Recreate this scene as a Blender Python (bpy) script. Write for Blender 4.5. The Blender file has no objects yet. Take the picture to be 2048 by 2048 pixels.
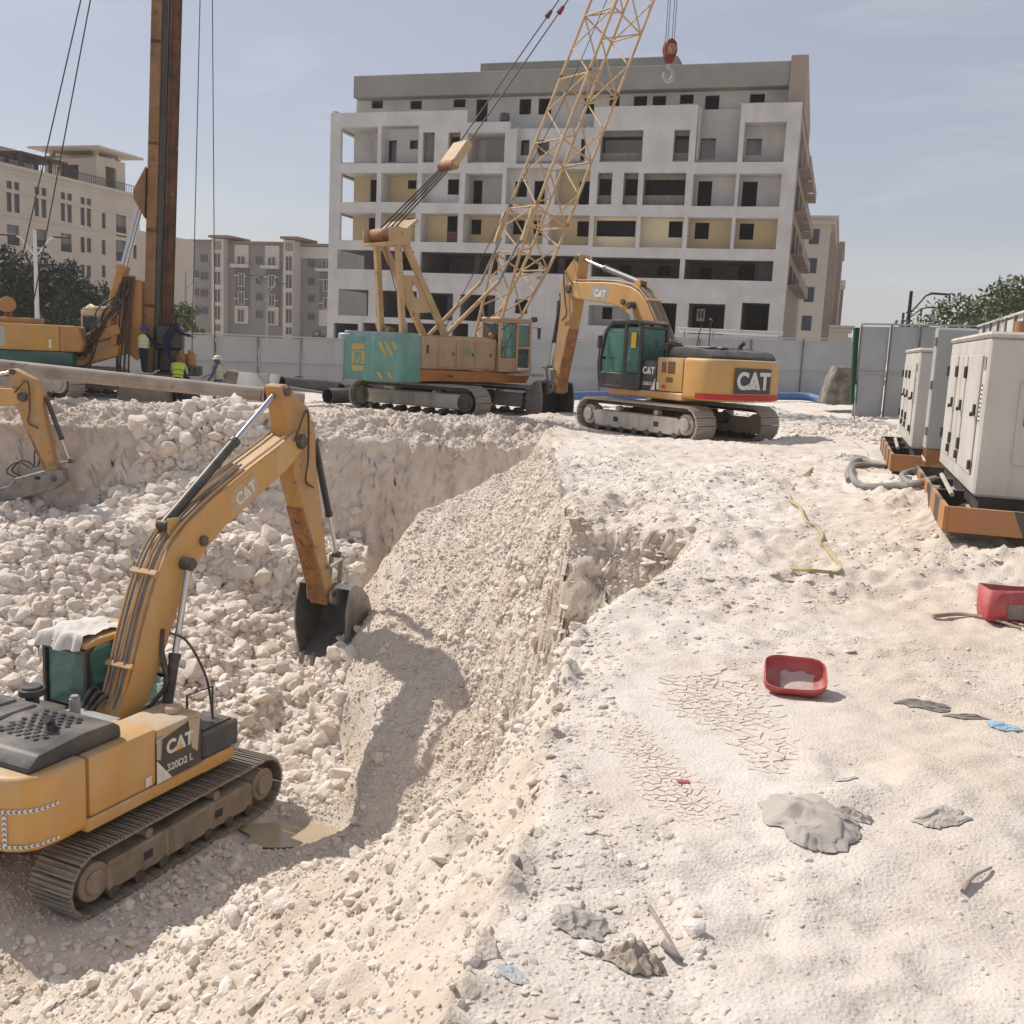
import bpy, bmesh, math, random
import numpy as np
from mathutils import Vector, Matrix
random.seed(7); rng = np.random.default_rng(7)
scn = bpy.context.scene; C = scn.collection
R_ = math.radians
# ------------------------------------------------------------------ camera
CAM = np.array([0, 0, 2.4]); PITCH = R_(9.2); ROLL = R_(2.7); FPX = 2048.
_F = np.array([0, math.cos(PITCH), -math.sin(PITCH)]); _U0 = np.array([0, math.sin(PITCH), math.cos(PITCH)]); _R0 = np.array([1., 0, 0])
_R = _R0*math.cos(ROLL)+_U0*math.sin(ROLL); _U = _U0*math.cos(ROLL)-_R0*math.sin(ROLL)
cd = bpy.data.cameras.new('camera'); cam = bpy.data.objects.new('camera', cd); C.objects.link(cam)
cam.matrix_world = Matrix(((_R[0], _U[0], -_F[0], CAM[0]), (_R[1], _U[1], -_F[1], CAM[1]), (_R[2], _U[2], -_F[2], CAM[2]), (0, 0, 0, 1)))
cd.sensor_fit = 'HORIZONTAL'; cd.sensor_width = 36; cd.lens = 36.0*FPX/2048; cd.clip_start = .05; cd.clip_end = 6000
scn.camera = cam
def P(u, v, d):                       # world point seen at photo pixel (u,v) at depth d metres
    return CAM+d*(_F+(u-1024)/FPX*_R+(1024-v)/FPX*_U)
def PZ(u, v, z):                      # world point at photo pixel (u,v) on height z
    dr = _F+(u-1024)/FPX*_R+(1024-v)/FPX*_U
    return CAM+(z-CAM[2])/dr[2]*dr
# ------------------------------------------------------------------ sky and sun
SUN_EL = R_(50); SUN_DIR = np.array([-math.cos(R_(30)), math.sin(R_(30))])   # horizontal direction towards the sun
w = bpy.data.worlds.new('World'); scn.world = w; w.use_nodes = True
nt = w.node_tree; bg = nt.nodes['Background']
sky = nt.nodes.new('ShaderNodeTexSky'); sky.sky_type = 'NISHITA'; sky.sun_disc = False
sky.sun_elevation = SUN_EL; sky.sun_rotation = math.atan2(SUN_DIR[0], SUN_DIR[1])
sky.air_density = 1.0; sky.dust_density = 1.2; sky.ozone_density = 1.5; sky.altitude = 10
# thin high cirrus mixed over the clear sky
tc = nt.nodes.new('ShaderNodeTexCoord'); mp = nt.nodes.new('ShaderNodeMapping'); mp.inputs['Scale'].default_value = (1.6, 1.6, 9.)
mp.inputs['Rotation'].default_value = (.12, .2, 0)
nz = nt.nodes.new('ShaderNodeTexNoise'); nz.inputs['Scale'].default_value = 2.3; nz.inputs['Detail'].default_value = 7; nz.inputs['Roughness'].default_value = .62; nz.inputs['Distortion'].default_value = .6
rp = nt.nodes.new('ShaderNodeValToRGB'); rp.color_ramp.elements[0].position = .5; rp.color_ramp.elements[1].position = .82
rp.color_ramp.elements[1].color = (.42, .42, .42, 1)
mx = nt.nodes.new('ShaderNodeMix'); mx.data_type = 'RGBA'; mx.inputs['B'].default_value = (4.6, 4.6, 4.7, 1)
veil = nt.nodes.new('ShaderNodeMix'); veil.data_type = 'RGBA'; veil.inputs['Factor'].default_value = .68; veil.inputs['B'].default_value = (2.85, 2.74, 2.98, 1)   # dusty desert air
L = nt.links
L.new(tc.outputs['Generated'], mp.inputs['Vector']); L.new(mp.outputs[0], nz.inputs['Vector']); L.new(nz.outputs[0], rp.inputs[0])
L.new(rp.outputs[0], mx.inputs['Factor']); L.new(sky.outputs[0], veil.inputs['A']); L.new(veil.outputs['Result'], mx.inputs['A']); L.new(mx.outputs['Result'], bg.inputs['Color'])
bg.inputs['Strength'].default_value = .10
sd = bpy.data.lights.new('sun', 'SUN'); sd.energy = 2.7; sd.angle = R_(.6); sd.color = (1., .935, .855)
so = bpy.data.objects.new('sun', sd); C.objects.link(so)
_sv = Vector((SUN_DIR[0]*math.cos(SUN_EL), SUN_DIR[1]*math.cos(SUN_EL), math.sin(SUN_EL)))
so.rotation_euler = _sv.to_track_quat('Z', 'Y').to_euler(); so.location = (-30, 20, 60)
vs = scn.view_settings; vs.view_transform = 'Standard'; vs.look = 'None'; vs.gamma = 1; vs.use_curve_mapping = False; vs.exposure = 0.62
scn.cycles.max_bounces = 10; scn.cycles.diffuse_bounces = 7; scn.cycles.use_denoising = True
# ------------------------------------------------------------------ materials
def mat(name, col, rough=.8, col2=None, scale=4., detail=5., amt=(.35, .65), metal=0., bump=0., bscale=None, dust=None, dustamt=0., rust=None, rustamt=0., streak=None, spec=.3, trans=0.):
    """procedural paint / stone: base colour, a second colour by noise, optional rust spots, dust settled on upward faces"""
    m = bpy.data.materials.new(name); m.use_nodes = True; t = m.node_tree; N = t.nodes; K = t.links
    b = N['Principled BSDF']; b.inputs['Roughness'].default_value = rough; b.inputs['Metallic'].default_value = metal
    b.inputs['Specular IOR Level'].default_value = spec
    co = N.new('ShaderNodeTexCoord'); src = co.outputs['Object']
    def noise(sc, det=detail, stretch=None, ro=.6):
        n = N.new('ShaderNodeTexNoise'); n.inputs['Scale'].default_value = sc; n.inputs['Detail'].default_value = det; n.inputs['Roughness'].default_value = ro
        if stretch:
            q = N.new('ShaderNodeMapping'); q.inputs['Scale'].default_value = stretch; K.new(src, q.inputs[0]); K.new(q.outputs[0], n.inputs['Vector'])
        else: K.new(src, n.inputs['Vector'])
        return n.outputs[0]
    def ramp(f, a, c):
        r = N.new('ShaderNodeMapRange'); r.inputs['From Min'].default_value = a; r.inputs['From Max'].default_value = c; K.new(f, r.inputs[0]); return r.outputs[0]
    def mixc(f, a, c):
        x = N.new('ShaderNodeMix'); x.data_type = 'RGBA'
        for s, v in (('Factor', f), ('A', a), ('B', c)):
            if hasattr(v, 'links'): K.new(v, x.inputs[s])
            elif isinstance(v, tuple): x.inputs[s].default_value = (*v, 1)
            else: x.inputs[s].default_value = v
        return x.outputs['Result']
    cur = col
    if col2: cur = mixc(ramp(noise(scale), *amt), cur, col2)
    if streak:
        cur = mixc(ramp(noise(scale*1.5, 4, (1, 1, .12)), .52, .72), cur, streak)
    if rust: cur = mixc(ramp(noise(scale*2.3, 8, None, .7), .72-.3*rustamt, .80-.3*rustamt), cur, rust)
    if dust:
        g = N.new('ShaderNodeNewGeometry'); sx = N.new('ShaderNodeSeparateXYZ'); K.new(g.outputs['Normal'], sx.inputs[0])
        f = ramp(sx.outputs['Z'], -.35, 1.1); n2 = ramp(noise(scale*.8, 6), .3, .7)
        mu = N.new('ShaderNodeMath'); mu.operation = 'MULTIPLY'; K.new(f, mu.inputs[0]); K.new(n2, mu.inputs[1])
        m2 = N.new('ShaderNodeMath'); m2.operation = 'MULTIPLY'; K.new(mu.outputs[0], m2.inputs[0]); m2.inputs[1].default_value = dustamt
        cur = mixc(m2.outputs[0], cur, dust)
    if hasattr(cur, 'links'): K.new(cur, b.inputs['Base Color'])
    else: b.inputs['Base Color'].default_value = (*cur, 1)
    if bump:
        bn = N.new('ShaderNodeBump'); bn.inputs['Strength'].default_value = bump; bn.inputs['Distance'].default_value = .02
        K.new(noise(bscale or scale*4, 8), bn.inputs['Height']); K.new(bn.outputs[0], b.inputs['Normal'])
    if trans: b.inputs['Transmission Weight'].default_value = trans
    return m
DUST = (.52, .45, .37)
M = {}
# ------------------------------------------------------------------ mesh helpers
def link(o, parent=None):
    C.objects.link(o)
    if parent: o.parent = parent
    return o
def tag(o, label=None, cat=None, group=None, kind=None):
    if label: o['label'] = label
    if cat: o['category'] = cat
    if group: o['group'] = group
    if kind: o['kind'] = kind
    return o
def empty(name, loc=(0, 0, 0), rz=0, label=None, cat=None, group=None, rot=None):
    o = bpy.data.objects.new(name, None); o.empty_display_size = .2; C.objects.link(o); o.location = loc
    o.rotation_euler = rot if rot else (0, 0, rz)
    return tag(o, label, cat, group)
def npmesh(name, V, Fq, m=None, smooth=False):
    """numpy verts (n,3) and faces (m,3|4) to a mesh"""
    me = bpy.data.meshes.new(name); V = np.asarray(V, np.float32); Fq = np.asarray(Fq, np.int32); k = Fq.shape[1]
    me.vertices.add(len(V)); me.vertices.foreach_set('co', V.ravel()); me.loops.add(Fq.size); me.loops.foreach_set('vertex_index', Fq.ravel())
    me.polygons.add(len(Fq)); me.polygons.foreach_set('loop_start', np.arange(0, Fq.size, k, dtype=np.int32))
    me.update(calc_edges=True); me.validate()
    if smooth: me.shade_smooth()
    if m: me.materials.append(m)
    return me
class MB:
    def __init__(s): s.v = []; s.f = []
    def add(s, vs_, fs):
        n = len(s.v); s.v += [tuple(map(float, q)) for q in vs_]; s.f += [tuple(n+i for i in f) for f in fs]; return s
    def box(s, x0, x1, y0, y1, z0, z1, mtx=None):
        vs_ = [(x, y, z) for z in (z0, z1) for x, y in ((x0, y0), (x1, y0), (x1, y1), (x0, y1))]
        if mtx is not None: vs_ = [tuple(mtx @ Vector(q)) for q in vs_]
        return s.add(vs_, [(3, 2, 1, 0), (4, 5, 6, 7), (0, 1, 5, 4), (1, 2, 6, 5), (2, 3, 7, 6), (3, 0, 4, 7)])
    def bar(s, a, b, w, h=None, up=(0, 0, 1)):
        """rectangular bar from a to b"""
        h = h or w; a = Vector(a); b = Vector(b); d = (b-a).normalized(); u = Vector(up)
        if abs(d.dot(u)) > .98: u = Vector((0, 1, 0))
        x = d.cross(u).normalized(); y = x.cross(d)
        vs_ = [p+x*i*w/2+y*j*h/2 for p in (a, b) for i, j in ((-1, -1), (1, -1), (1, 1), (-1, 1))]
        return s.add(vs_, [(0, 1, 2, 3), (7, 6, 5, 4), (4, 5, 1, 0), (5, 6, 2, 1), (6, 7, 3, 2), (7, 4, 0, 3)])
    def cyl(s, a, b, r, r2=None, n=12, cap=True):
        return s.tube([a, b], [r, r if r2 is None else r2], n, cap)
    def tube(s, pts, r, n=8, cap=True):
        pts = [Vector(p) for p in pts]; k = len(pts); rs = r if isinstance(r, (list, tuple)) else [r]*k
        x = None; vs_ = []
        for i, p in enumerate(pts):
            d = (pts[min(i+1, k-1)]-pts[max(i-1, 0)]).normalized()
            if x is None:
                u = Vector((0, 0, 1)) if abs(d.z) < .9 else Vector((1, 0, 0)); x = d.cross(u).normalized()
            else:
                x = (x-d*x.dot(d)).normalized()
            y = d.cross(x)
            vs_ += [p+(x*math.cos(6.28318*j/n)+y*math.sin(6.28318*j/n))*rs[i] for j in range(n)]
        fs = [(i*n+j, i*n+(j+1) % n, (i+1)*n+(j+1) % n, (i+1)*n+j) for i in range(k-1) for j in range(n)]
        if cap: fs += [tuple(range(n-1, -1, -1)), tuple((k-1)*n+j for j in range(n))]
        return s.add(vs_, fs)
    def prism(s, poly, lo, hi, axis='x'):
        """polygon (a,b) extruded along axis; x: (y,z); y: (x,z); z: (x,y)"""
        n = len(poly)
        def mk(a, b, t): return {'x': (t, a, b), 'y': (a, t, b), 'z': (a, b, t)}[axis]
        vs_ = [mk(a, b, lo) for a, b in poly]+[mk(a, b, hi) for a, b in poly]
        return s.add(vs_, [tuple(range(n-1, -1, -1)), tuple(range(n, 2*n))]+[(i, (i+1) % n, n+(i+1) % n, n+i) for i in range(n)])
    def loft(s, rings, cap=True, close=True):
        n = len(rings[0]); vs_ = [q for r in rings for q in r]; k = len(rings)
        fs = [(i*n+j, i*n+(j+1) % n, (i+1)*n+(j+1) % n, (i+1)*n+j) for i in range(k-1) for j in range(n if close else n-1)]
        if cap: fs += [tuple(range(n-1, -1, -1)), tuple((k-1)*n+j for j in range(n))]
        return s.add(vs_, fs)
    def ball(s, c, r, n=10, m=6, sc=(1, 1, 1)):
        rings = []
        for i in range(m+1):
            t = math.pi*i/m; rr = max(math.sin(t), .02)
            rings.append([(c[0]+r*sc[0]*rr*math.cos(6.28318*j/n), c[1]+r*sc[1]*rr*math.sin(6.28318*j/n), c[2]-r*sc[2]*math.cos(t)) for j in range(n)])
        return s.loft(rings)
    def xf(s, mtx):
        s.v = [tuple(mtx @ Vector(q)) for q in s.v]; return s
    def mesh(s, name, m=None, bevel=0, smooth=35, seg=1):
        me = bpy.data.meshes.new(name); me.from_pydata(s.v, [], s.f)
        bm = bmesh.new(); bm.from_mesh(me); bmesh.ops.recalc_face_normals(bm, faces=bm.faces)
        if bevel:
            es = [e for e in bm.edges if len(e.link_faces) == 2 and e.calc_face_angle(0) > .5]
            bmesh.ops.bevel(bm, geom=es, offset=bevel, segments=seg, affect='EDGES', profile=.6, clamp_overlap=True)
        bm.to_mesh(me); bm.free()
        if smooth: me.shade_smooth(); me.set_sharp_from_angle(angle=R_(smooth))
        if m: me.materials.append(M[m] if isinstance(m, str) else m)
        return me
    def build(s, name, m, parent=None, bevel=0, smooth=35, loc=None, seg=1):
        o = bpy.data.objects.new(name, s.mesh(name, m, bevel, smooth, seg))
        if loc is not None: o.location = loc
        return link(o, parent)
def inst(name, me, parent=None, loc=(0, 0, 0), rot=(0, 0, 0), sc=None):
    o = bpy.data.objects.new(name, me); o.location = loc; o.rotation_euler = rot
    if sc is not None: o.scale = sc if hasattr(sc, '__len__') else (sc, sc, sc)
    return link(o, parent)
def text_mesh(txt, h, m, bold=0., ext=.004):
    cu = bpy.data.curves.new('lettering', 'FONT'); cu.body = txt; cu.size = h/.7; cu.offset = bold*h; cu.extrude = ext; cu.align_x = 'CENTER'
    o = bpy.data.objects.new('lettering', cu); C.objects.link(o); dg = bpy.context.evaluated_depsgraph_get()
    me = bpy.data.meshes.new_from_object(o.evaluated_get(dg)); bpy.data.objects.remove(o); bpy.data.curves.remove(cu)
    me.materials.clear(); me.materials.append(M[m]); return me
# ------------------------------------------------------------------ noise
_lat = rng.random((256, 256)).astype(np.float32)
def vnoise(x, y, s=1., seed=0):
    x = np.asarray(x)/s+seed*17.3; y = np.asarray(y)/s+seed*31.7
    xi = np.floor(x).astype(int); yi = np.floor(y).astype(int); fx = x-xi; fy = y-yi
    fx = fx*fx*fx*(fx*(fx*6-15)+10); fy = fy*fy*fy*(fy*(fy*6-15)+10)
    g = lambda i, j: _lat[i & 255, j & 255]
    return (g(xi, yi)*(1-fx)+g(xi+1, yi)*fx)*(1-fy)+(g(xi, yi+1)*(1-fx)+g(xi+1, yi+1)*fx)*fy-.5
def fbm(x, y, s=1., o=4, seed=0, gain=.5):
    r = 0; a = 1.
    for i in range(o): r = r+a*vnoise(x, y, s, seed+i); s = s*.48; a *= gain
    return r
def sstep(a, b, x): t = np.clip((x-a)/(b-a), 0, 1); return t*t*(3-2*t)
# ------------------------------------------------------------------ terrain: limestone plateau, pit, banks and heaps
LIPY = [0, 2, 3.3, 4.4, 5.9, 8, 10, 14, 20, 24, 27.5, 60]; LIPX = [-.5, -.35, -.1, .15, .32, .62, .7, .72, .8, .85, 1.0, 1.0]
def plateau(x, y):
    z = .34*sstep(9, 20, y)+0*x
    z = z+(-.22)*sstep(-4, -9, x)*sstep(27, 31, y)+(-.2)*sstep(-3, -9, x)*sstep(30, 36, y)
    z = z+.38*sstep(3, 16, x)*sstep(28, 42, y)+.12*sstep(0, 8, x)*sstep(20, 30, y)
    z = z+.5*np.exp(-((x-6.6)/2.3)**2-((y-13.5)/4.5)**2)+.25*np.exp(-((x-3.4)/1.2)**2-((y-15.5)/2.6)**2)
    z = z+.10*np.exp(-((x-2.9)/.9)**2-((y-5.6)/.8)**2)
    return z
def ground_raw(x, y):
    x, y = np.broadcast_arrays(np.asarray(x, float), np.asarray(y, float))
    lip = np.interp(y, LIPY, LIPX)+.35*fbm(x*.2, y, 2.2, 3, 5)*sstep(5, 9, y)+.1*fbm(x, y, .5, 2, 6)
    zp = plateau(x, y); dx = np.maximum(0, lip-x)
    # side slope / gravel talus
    k = np.interp(y, [0, 6.5, 8, 10, 12, 16, 18, 20, 60], [.85, 1.0, 1.7, 2.6, 3.6, 3.6, 2., 1.6, 2.])
    side = zp-k*dx
    crest = 23.4-.33*dx
    tal = .25-.52*np.minimum(dx, 3.0)-1.5*np.maximum(0, dx-3.0)-np.where(y < crest, .5*(crest-y), 1.3*(y-crest))
    side = np.maximum(side, np.minimum(tal, zp))
    # near bank
    yc = 6.3+.857*np.maximum(0, -x)+.5*fbm(x, y, 1.6, 3, 9)
    bank = -.86*dx-1.5*np.maximum(0, y-yc)
    floor = -5.6+.11*np.clip(y-15.5, 0, 12)+.17*np.clip(x+5, 0, 5)
    heap = np.minimum(-4.95+.56*(y-17), -2.45-.10*np.maximum(0, x+9))-1.5*np.maximum(0, x+5.6)*sstep(23, 21, y)-2*np.maximum(0, x+3.6)
    heap = np.minimum(heap, -4.9+.42*np.maximum(0, np.hypot(x+4.3, (y-18.8)*.8)-1.4)+3*np.maximum(0, y-23.5))
    d = np.hypot((x+7.9)*.85, y-27.6); cone = -.35-.85*d
    yw = 27.5+.5*fbm(x, y*.1, 3., 3, 12)-.25*fbm(x, y, .6, 2, 13); dy = np.maximum(0, yw-y)
    wall = zp-np.where(dy < .7, .75*dy, .525+5.*(dy-.7))
    pit = np.maximum.reduce([floor, side, bank, heap, cone, wall])
    z = np.minimum(pit, zp); inpit = dx > 0
    inpit &= y < yw
    z = np.where(inpit, z, zp)
    # gully with the broken rock face
    a = np.array([2.65, 12.9]); ff = np.array([.35, 14.3]); nn = np.array([.35, 7.9])
    def dist(p, q):
        e = (q-p)/np.linalg.norm(q-p); return (x-p[0])*e[1]-(y-p[1])*e[0]
    wob = .25*fbm(x, y, .9, 3, 21)
    sf = -dist(a, ff)+wob; sn = dist(a, nn)+wob*.8
    dep = np.minimum(np.minimum(3.6*np.maximum(sf, 0), .95*np.maximum(sn, 0)), .45+.75*np.clip(2.7-x, 0, 3.2))
    z = z-dep*sstep(-.9, .4, x)*sstep(2.75, 2.4, x)
    return z
def zones(x, y, z):
    """weights: plateau, bank, heap (boulders), talus (fine gravel), wall"""
    lip = np.interp(y, LIPY, LIPX); inp = (x < lip) & (y < 27.6)
    zp = plateau(x, y)
    bank = inp & (y < 6.8+.857*np.maximum(0, -x))
    heap = inp & ~bank & (y > 16.3) & (x < -2.9-.12*(y-18))
    wall = inp & (y > 26.2) & (z > -1.9) & ~((np.hypot((x+7.9)*.85, y-27.6) < 1.9))
    talus = inp & ~bank & ~heap & ~wall & (x > -3.6) & (y > 12)
    floor = inp & ~bank & ~heap & ~wall & ~talus
    return dict(plat=~inp, bank=bank, heap=heap & ~wall, wall=wall, talus=talus, floor=floor)
def grid_lines(segs):
    o = [segs[0][0]]
    for a, b, s0, s1 in segs:
        x = a
        while x < b-1e-6:
            t = (x-a)/(b-a); x = min(b, x+s0+(s1-s0)*t); o.append(x)
    return np.array(o)
gx = np.concatenate([-grid_lines([(8, 14, .08, .12), (14, 24, .14, .5), (24, 80, .8, 8), (80, 3000, 12, 400)])[::-1], grid_lines([(-8, 6, .052, .05), (6, 12, .06, .14), (12, 30, .2, .8), (30, 90, 1, 9), (90, 3000, 14, 400)])[1:]])
gy = np.concatenate([-grid_lines([(-1.5, 6, .3, 1.5), (6, 60, 2, 8), (60, 1000, 12, 200)])[::-1], grid_lines([(1.5, 9, .03, .045), (9, 12.4, .05, .05), (12.4, 14.8, .022, .022), (14.8, 18, .06, .06), (18, 26, .065, .07), (26, 28.2, .024, .024), (28.2, 40, .07, .3), (40, 90, .5, 6), (90, 4000, 10, 500)])[1:]])
GX, GY = np.meshgrid(gx, gy)
GZ = ground_raw(GX, GY)
zz = zones(GX, GY, GZ)
far = 1-sstep(34, 46, np.hypot(GX*.9, GY-2))
amp = .055*zz['plat']+.20*zz['bank']+.34*zz['heap']+.09*zz['wall']+.13*zz['talus']+.24*zz['floor']
amp = amp+.10*np.exp(-((GX-1.3)/1.1)**2-((GY-14.8)/1.2)**2)+.12*np.exp(-((GX-1.2)/1.0)**2-((GY-12.6)/1.4)**2)+.22*sstep(26.5, 27.5, GY)*sstep(29.5, 28.3, GY)*(GX < 1)
n1 = fbm(GX, GY, .9, 5, 40, .56); rid = .5-np.abs(fbm(GX, GY, .55, 4, 50, .55))*2
lump = fbm(GX, GY, .23, 3, 60, .6)
amp = amp+.10*zz['plat']*sstep(8.5, 11, GY)*sstep(24, 18, GY)*sstep(9, 5, GX)*np.clip(.5+2.2*fbm(GX, GY, 2.2, 3, 44), .15, 1.2)
crk = np.exp(-((GX-1.45)/.75)**2-((GY-6.6)/.75)**2)+np.exp(-((GX-.95)/.45)**2-((GY-5.6)/.6)**2); amp = amp*(1-.9*np.clip(crk*1.3, 0, 1))
GZ = GZ+far*amp*(n1*1.0+(rid-.3)*.35+lump*.55)+far*.06*fbm(GX, GY, 4., 3, 70)+far*zz['plat']*(1-.9*np.clip(crk*1.3, 0, 1))*(.10*np.maximum(0, fbm(GX, GY, 1.5, 4, 75, .55)-.05)+.05*np.clip(.25+fbm(GX, GY, .9, 3, 76)*3, .1, 1)*(rid-.2)*.5+.035*np.clip(.1+fbm(GX, GY, 1.1, 2, 77)*5, .05, 1)*(.5*lump+.9*np.maximum(0, fbm(GX, GY, .12, 3, 78, .6))))
# machine and generator pads, puddle hollow
def pad(cx, cy, r, zt, soft=.8):
    global GZ
    d = np.hypot(GX-cx, GY-cy); wgt = sstep(r+soft, r, d); GZ = GZ*(1-wgt)+(zt+(GZ-zt)*.12)*wgt
# horizontal push on the steep faces so that they break up into ledges
slope = np.hypot(np.gradient(GZ, axis=0)/np.gradient(gy)[:, None], np.gradient(GZ, axis=1)/np.gradient(gx)[None, :])
st = np.clip((slope-1.2)/2, 0, 1)*far
lay = np.floor(GZ/.2+.9*vnoise(GX, GY, 1.1, 80)); blk = np.floor(GX/.45+.37*lay)
hx = vnoise(GX*3, GZ*3+GY, .5, 81)+.4*vnoise(GX*7, GZ*7, .5, 82)
hy = 1.5*vnoise(blk*7.31, lay*5.17, 1., 83)+.7*vnoise(GX*3.1, GZ*4.5, .5, 84)+.5*vnoise(GX*8, GZ*11, .5, 85)
EXC1 = (-6.05, 15.0, -5.42); EXC2 = (4.3, 27.9, .2); CRANE = (-2.25, 33.4, .16); RIG = (-15.85, 34.8, .02)
for cx, cy, r, zt, s in ((EXC1[0], EXC1[1], 2.5, EXC1[2], 1.2), (-5.3, 13.2, 1.2, EXC1[2], .6), (-3.9, 16.8, 1.2, EXC1[2], .6), (EXC2[0], EXC2[1], 2.6, EXC2[2], .8), (CRANE[0], CRANE[1], 2.9, CRANE[2], .8), (RIG[0], RIG[1], 4.4, RIG[2], 1), (-11.2, 35.6, 2.0, .0, 1), (-9.9, 36.2, 1.5, -.1, 1)):
    pad(cx, cy, r, zt, s)
PUD = PZ(575, 1668, -5.5); dd = np.hypot((GX-PUD[0])/.95, (GY-PUD[1])/.6); GZ = np.where(dd < 1.25, GZ*sstep(.75, 1.25, dd)+(-5.56+.25*lump*.12)*(1-sstep(.75, 1.25, dd)), GZ)
st = st*np.where(GY > 20, .85, 1.); slope = slope; st = st*np.where((GX < .75) & (GY < 20), .3, 1.); VX = GX+st*hx*.16; VY = GY+st*hy*.15
def gz(x, y):
    x = np.asarray(x, float); y = np.asarray(y, float)
    i = np.clip(np.searchsorted(gx, x)-1, 0, len(gx)-2); j = np.clip(np.searchsorted(gy, y)-1, 0, len(gy)-2)
    fx = (x-gx[i])/(gx[i+1]-gx[i]); fy = (y-gy[j])/(gy[j+1]-gy[j])
    return (GZ[j, i]*(1-fx)+GZ[j, i+1]*fx)*(1-fy)+(GZ[j+1, i]*(1-fx)+GZ[j+1, i+1]*fx)*fy
def ray_ground(u, v, z0=0.):
    """where the line of sight through a photo pixel meets the terrain"""
    dr = _F+(u-1024)/FPX*_R+(1024-v)/FPX*_U; t = np.arange(2.5, 60, .02); q = CAM+t[:, None]*dr
    h = q[:, 2]-gz(q[:, 0], q[:, 1]); k = np.argmax(h < 0); p = q[k]; return np.array([p[0], p[1], float(gz(p[0], p[1]))])
def ground_material():
    m = bpy.data.materials.new('limestone_soil'); m.use_nodes = True; t = m.node_tree; N = t.nodes; K = t.links; b = N['Principled BSDF']
    b.inputs['Roughness'].default_value = .95; b.inputs['Specular IOR Level'].default_value = .1
    co = N.new('ShaderNodeTexCoord').outputs['Object']
    def noise(sc, det=6, ro=.6):
        n = N.new('ShaderNodeTexNoise'); n.inputs['Scale'].default_value = sc; n.inputs['Detail'].default_value = det; n.inputs['Roughness'].default_value = ro; K.new(co, n.inputs['Vector']); return n.outputs[0]
    def rg(f, a, c, lo=0., hi=1.):
        r = N.new('ShaderNodeMapRange'); r.inputs[1].default_value = a; r.inputs[2].default_value = c; r.inputs[3].default_value = lo; r.inputs[4].default_value = hi; K.new(f, r.inputs[0]); return r.outputs[0]
    def mixc(f, a, c):
        x = N.new('ShaderNodeMix'); x.data_type = 'RGBA'; K.new(f, x.inputs['Factor'])
        for s, v in (('A', a), ('B', c)):
            if isinstance(v, tuple): x.inputs[s].default_value = (*v, 1)
            else: K.new(v, x.inputs[s])
        return x.outputs['Result']
    at = N.new('ShaderNodeAttribute'); at.attribute_name = 'beige'
    add = N.new('ShaderNodeMath'); add.operation = 'ADD'; K.new(at.outputs['Fac'], add.inputs[0]); K.new(rg(noise(.55, 9, .68), .36, .64, -.5, .5), add.inputs[1])
    base = mixc(rg(add.outputs[0], 0, 1), (.705, .65, .585), (.605, .515, .42))
    base = mixc(rg(noise(5, 8, .7), .52, .75, 0, .65), base, (.50, .415, .33))
    base = mixc(rg(noise(2.2, 5), .55, .75, 0, .6), base, (.74, .705, .655))
    base = mixc(rg(noise(1.1, 9, .75), .66, .74, 0, .3), base, (.46, .355, .265))
    K.new(base, b.inputs['Base Color'])
    bp = N.new('ShaderNodeBump'); bp.inputs['Strength'].default_value = .62; bp.inputs['Distance'].default_value = .04
    ad = N.new('ShaderNodeMath'); ad.operation = 'ADD'
    vo = N.new('ShaderNodeTexVoronoi'); vo.inputs['Scale'].default_value = 45; K.new(co, vo.inputs['Vector'])
    K.new(noise(7, 14, .72), ad.inputs[0]); K.new(rg(vo.outputs['Distance'], 0, .6, .2, 0), ad.inputs[1]); K.new(ad.outputs[0], bp.inputs['Height']); K.new(bp.outputs[0], b.inputs['Normal'])
    return m
M['ground'] = ground_material()
ny, nx = GX.shape; idx = np.arange(ny*nx).reshape(ny, nx)
Fq = np.stack([idx[:-1, :-1], idx[:-1, 1:], idx[1:, 1:], idx[1:, :-1]], -1).reshape(-1, 4)
me = npmesh('ground', np.stack([VX, VY, GZ], -1).reshape(-1, 3), Fq, M['ground'], smooth=True)
bei = .28*zz['plat']+.8*zz['bank']+.12*zz['heap']+.5*zz['wall']+.72*zz['talus']+.4*zz['floor']
bei = bei+.5*np.exp(-((GX-1.4)/1.0)**2-((GY-13)/1.6)**2)+.5*sstep(1.6, 3.6, GX)*sstep(3.5, 7, GY)*sstep(16, 10, GY)+.3*sstep(26.4, 27.4, GY)*(GX < .9)*(GY < 33)
a = me.attributes.new('beige', 'FLOAT', 'POINT'); a.data.foreach_set('value', np.clip(bei, 0, 1).astype(np.float32).ravel())
ground = link(bpy.data.objects.new('ground', me)); tag(ground, kind='structure')
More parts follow.
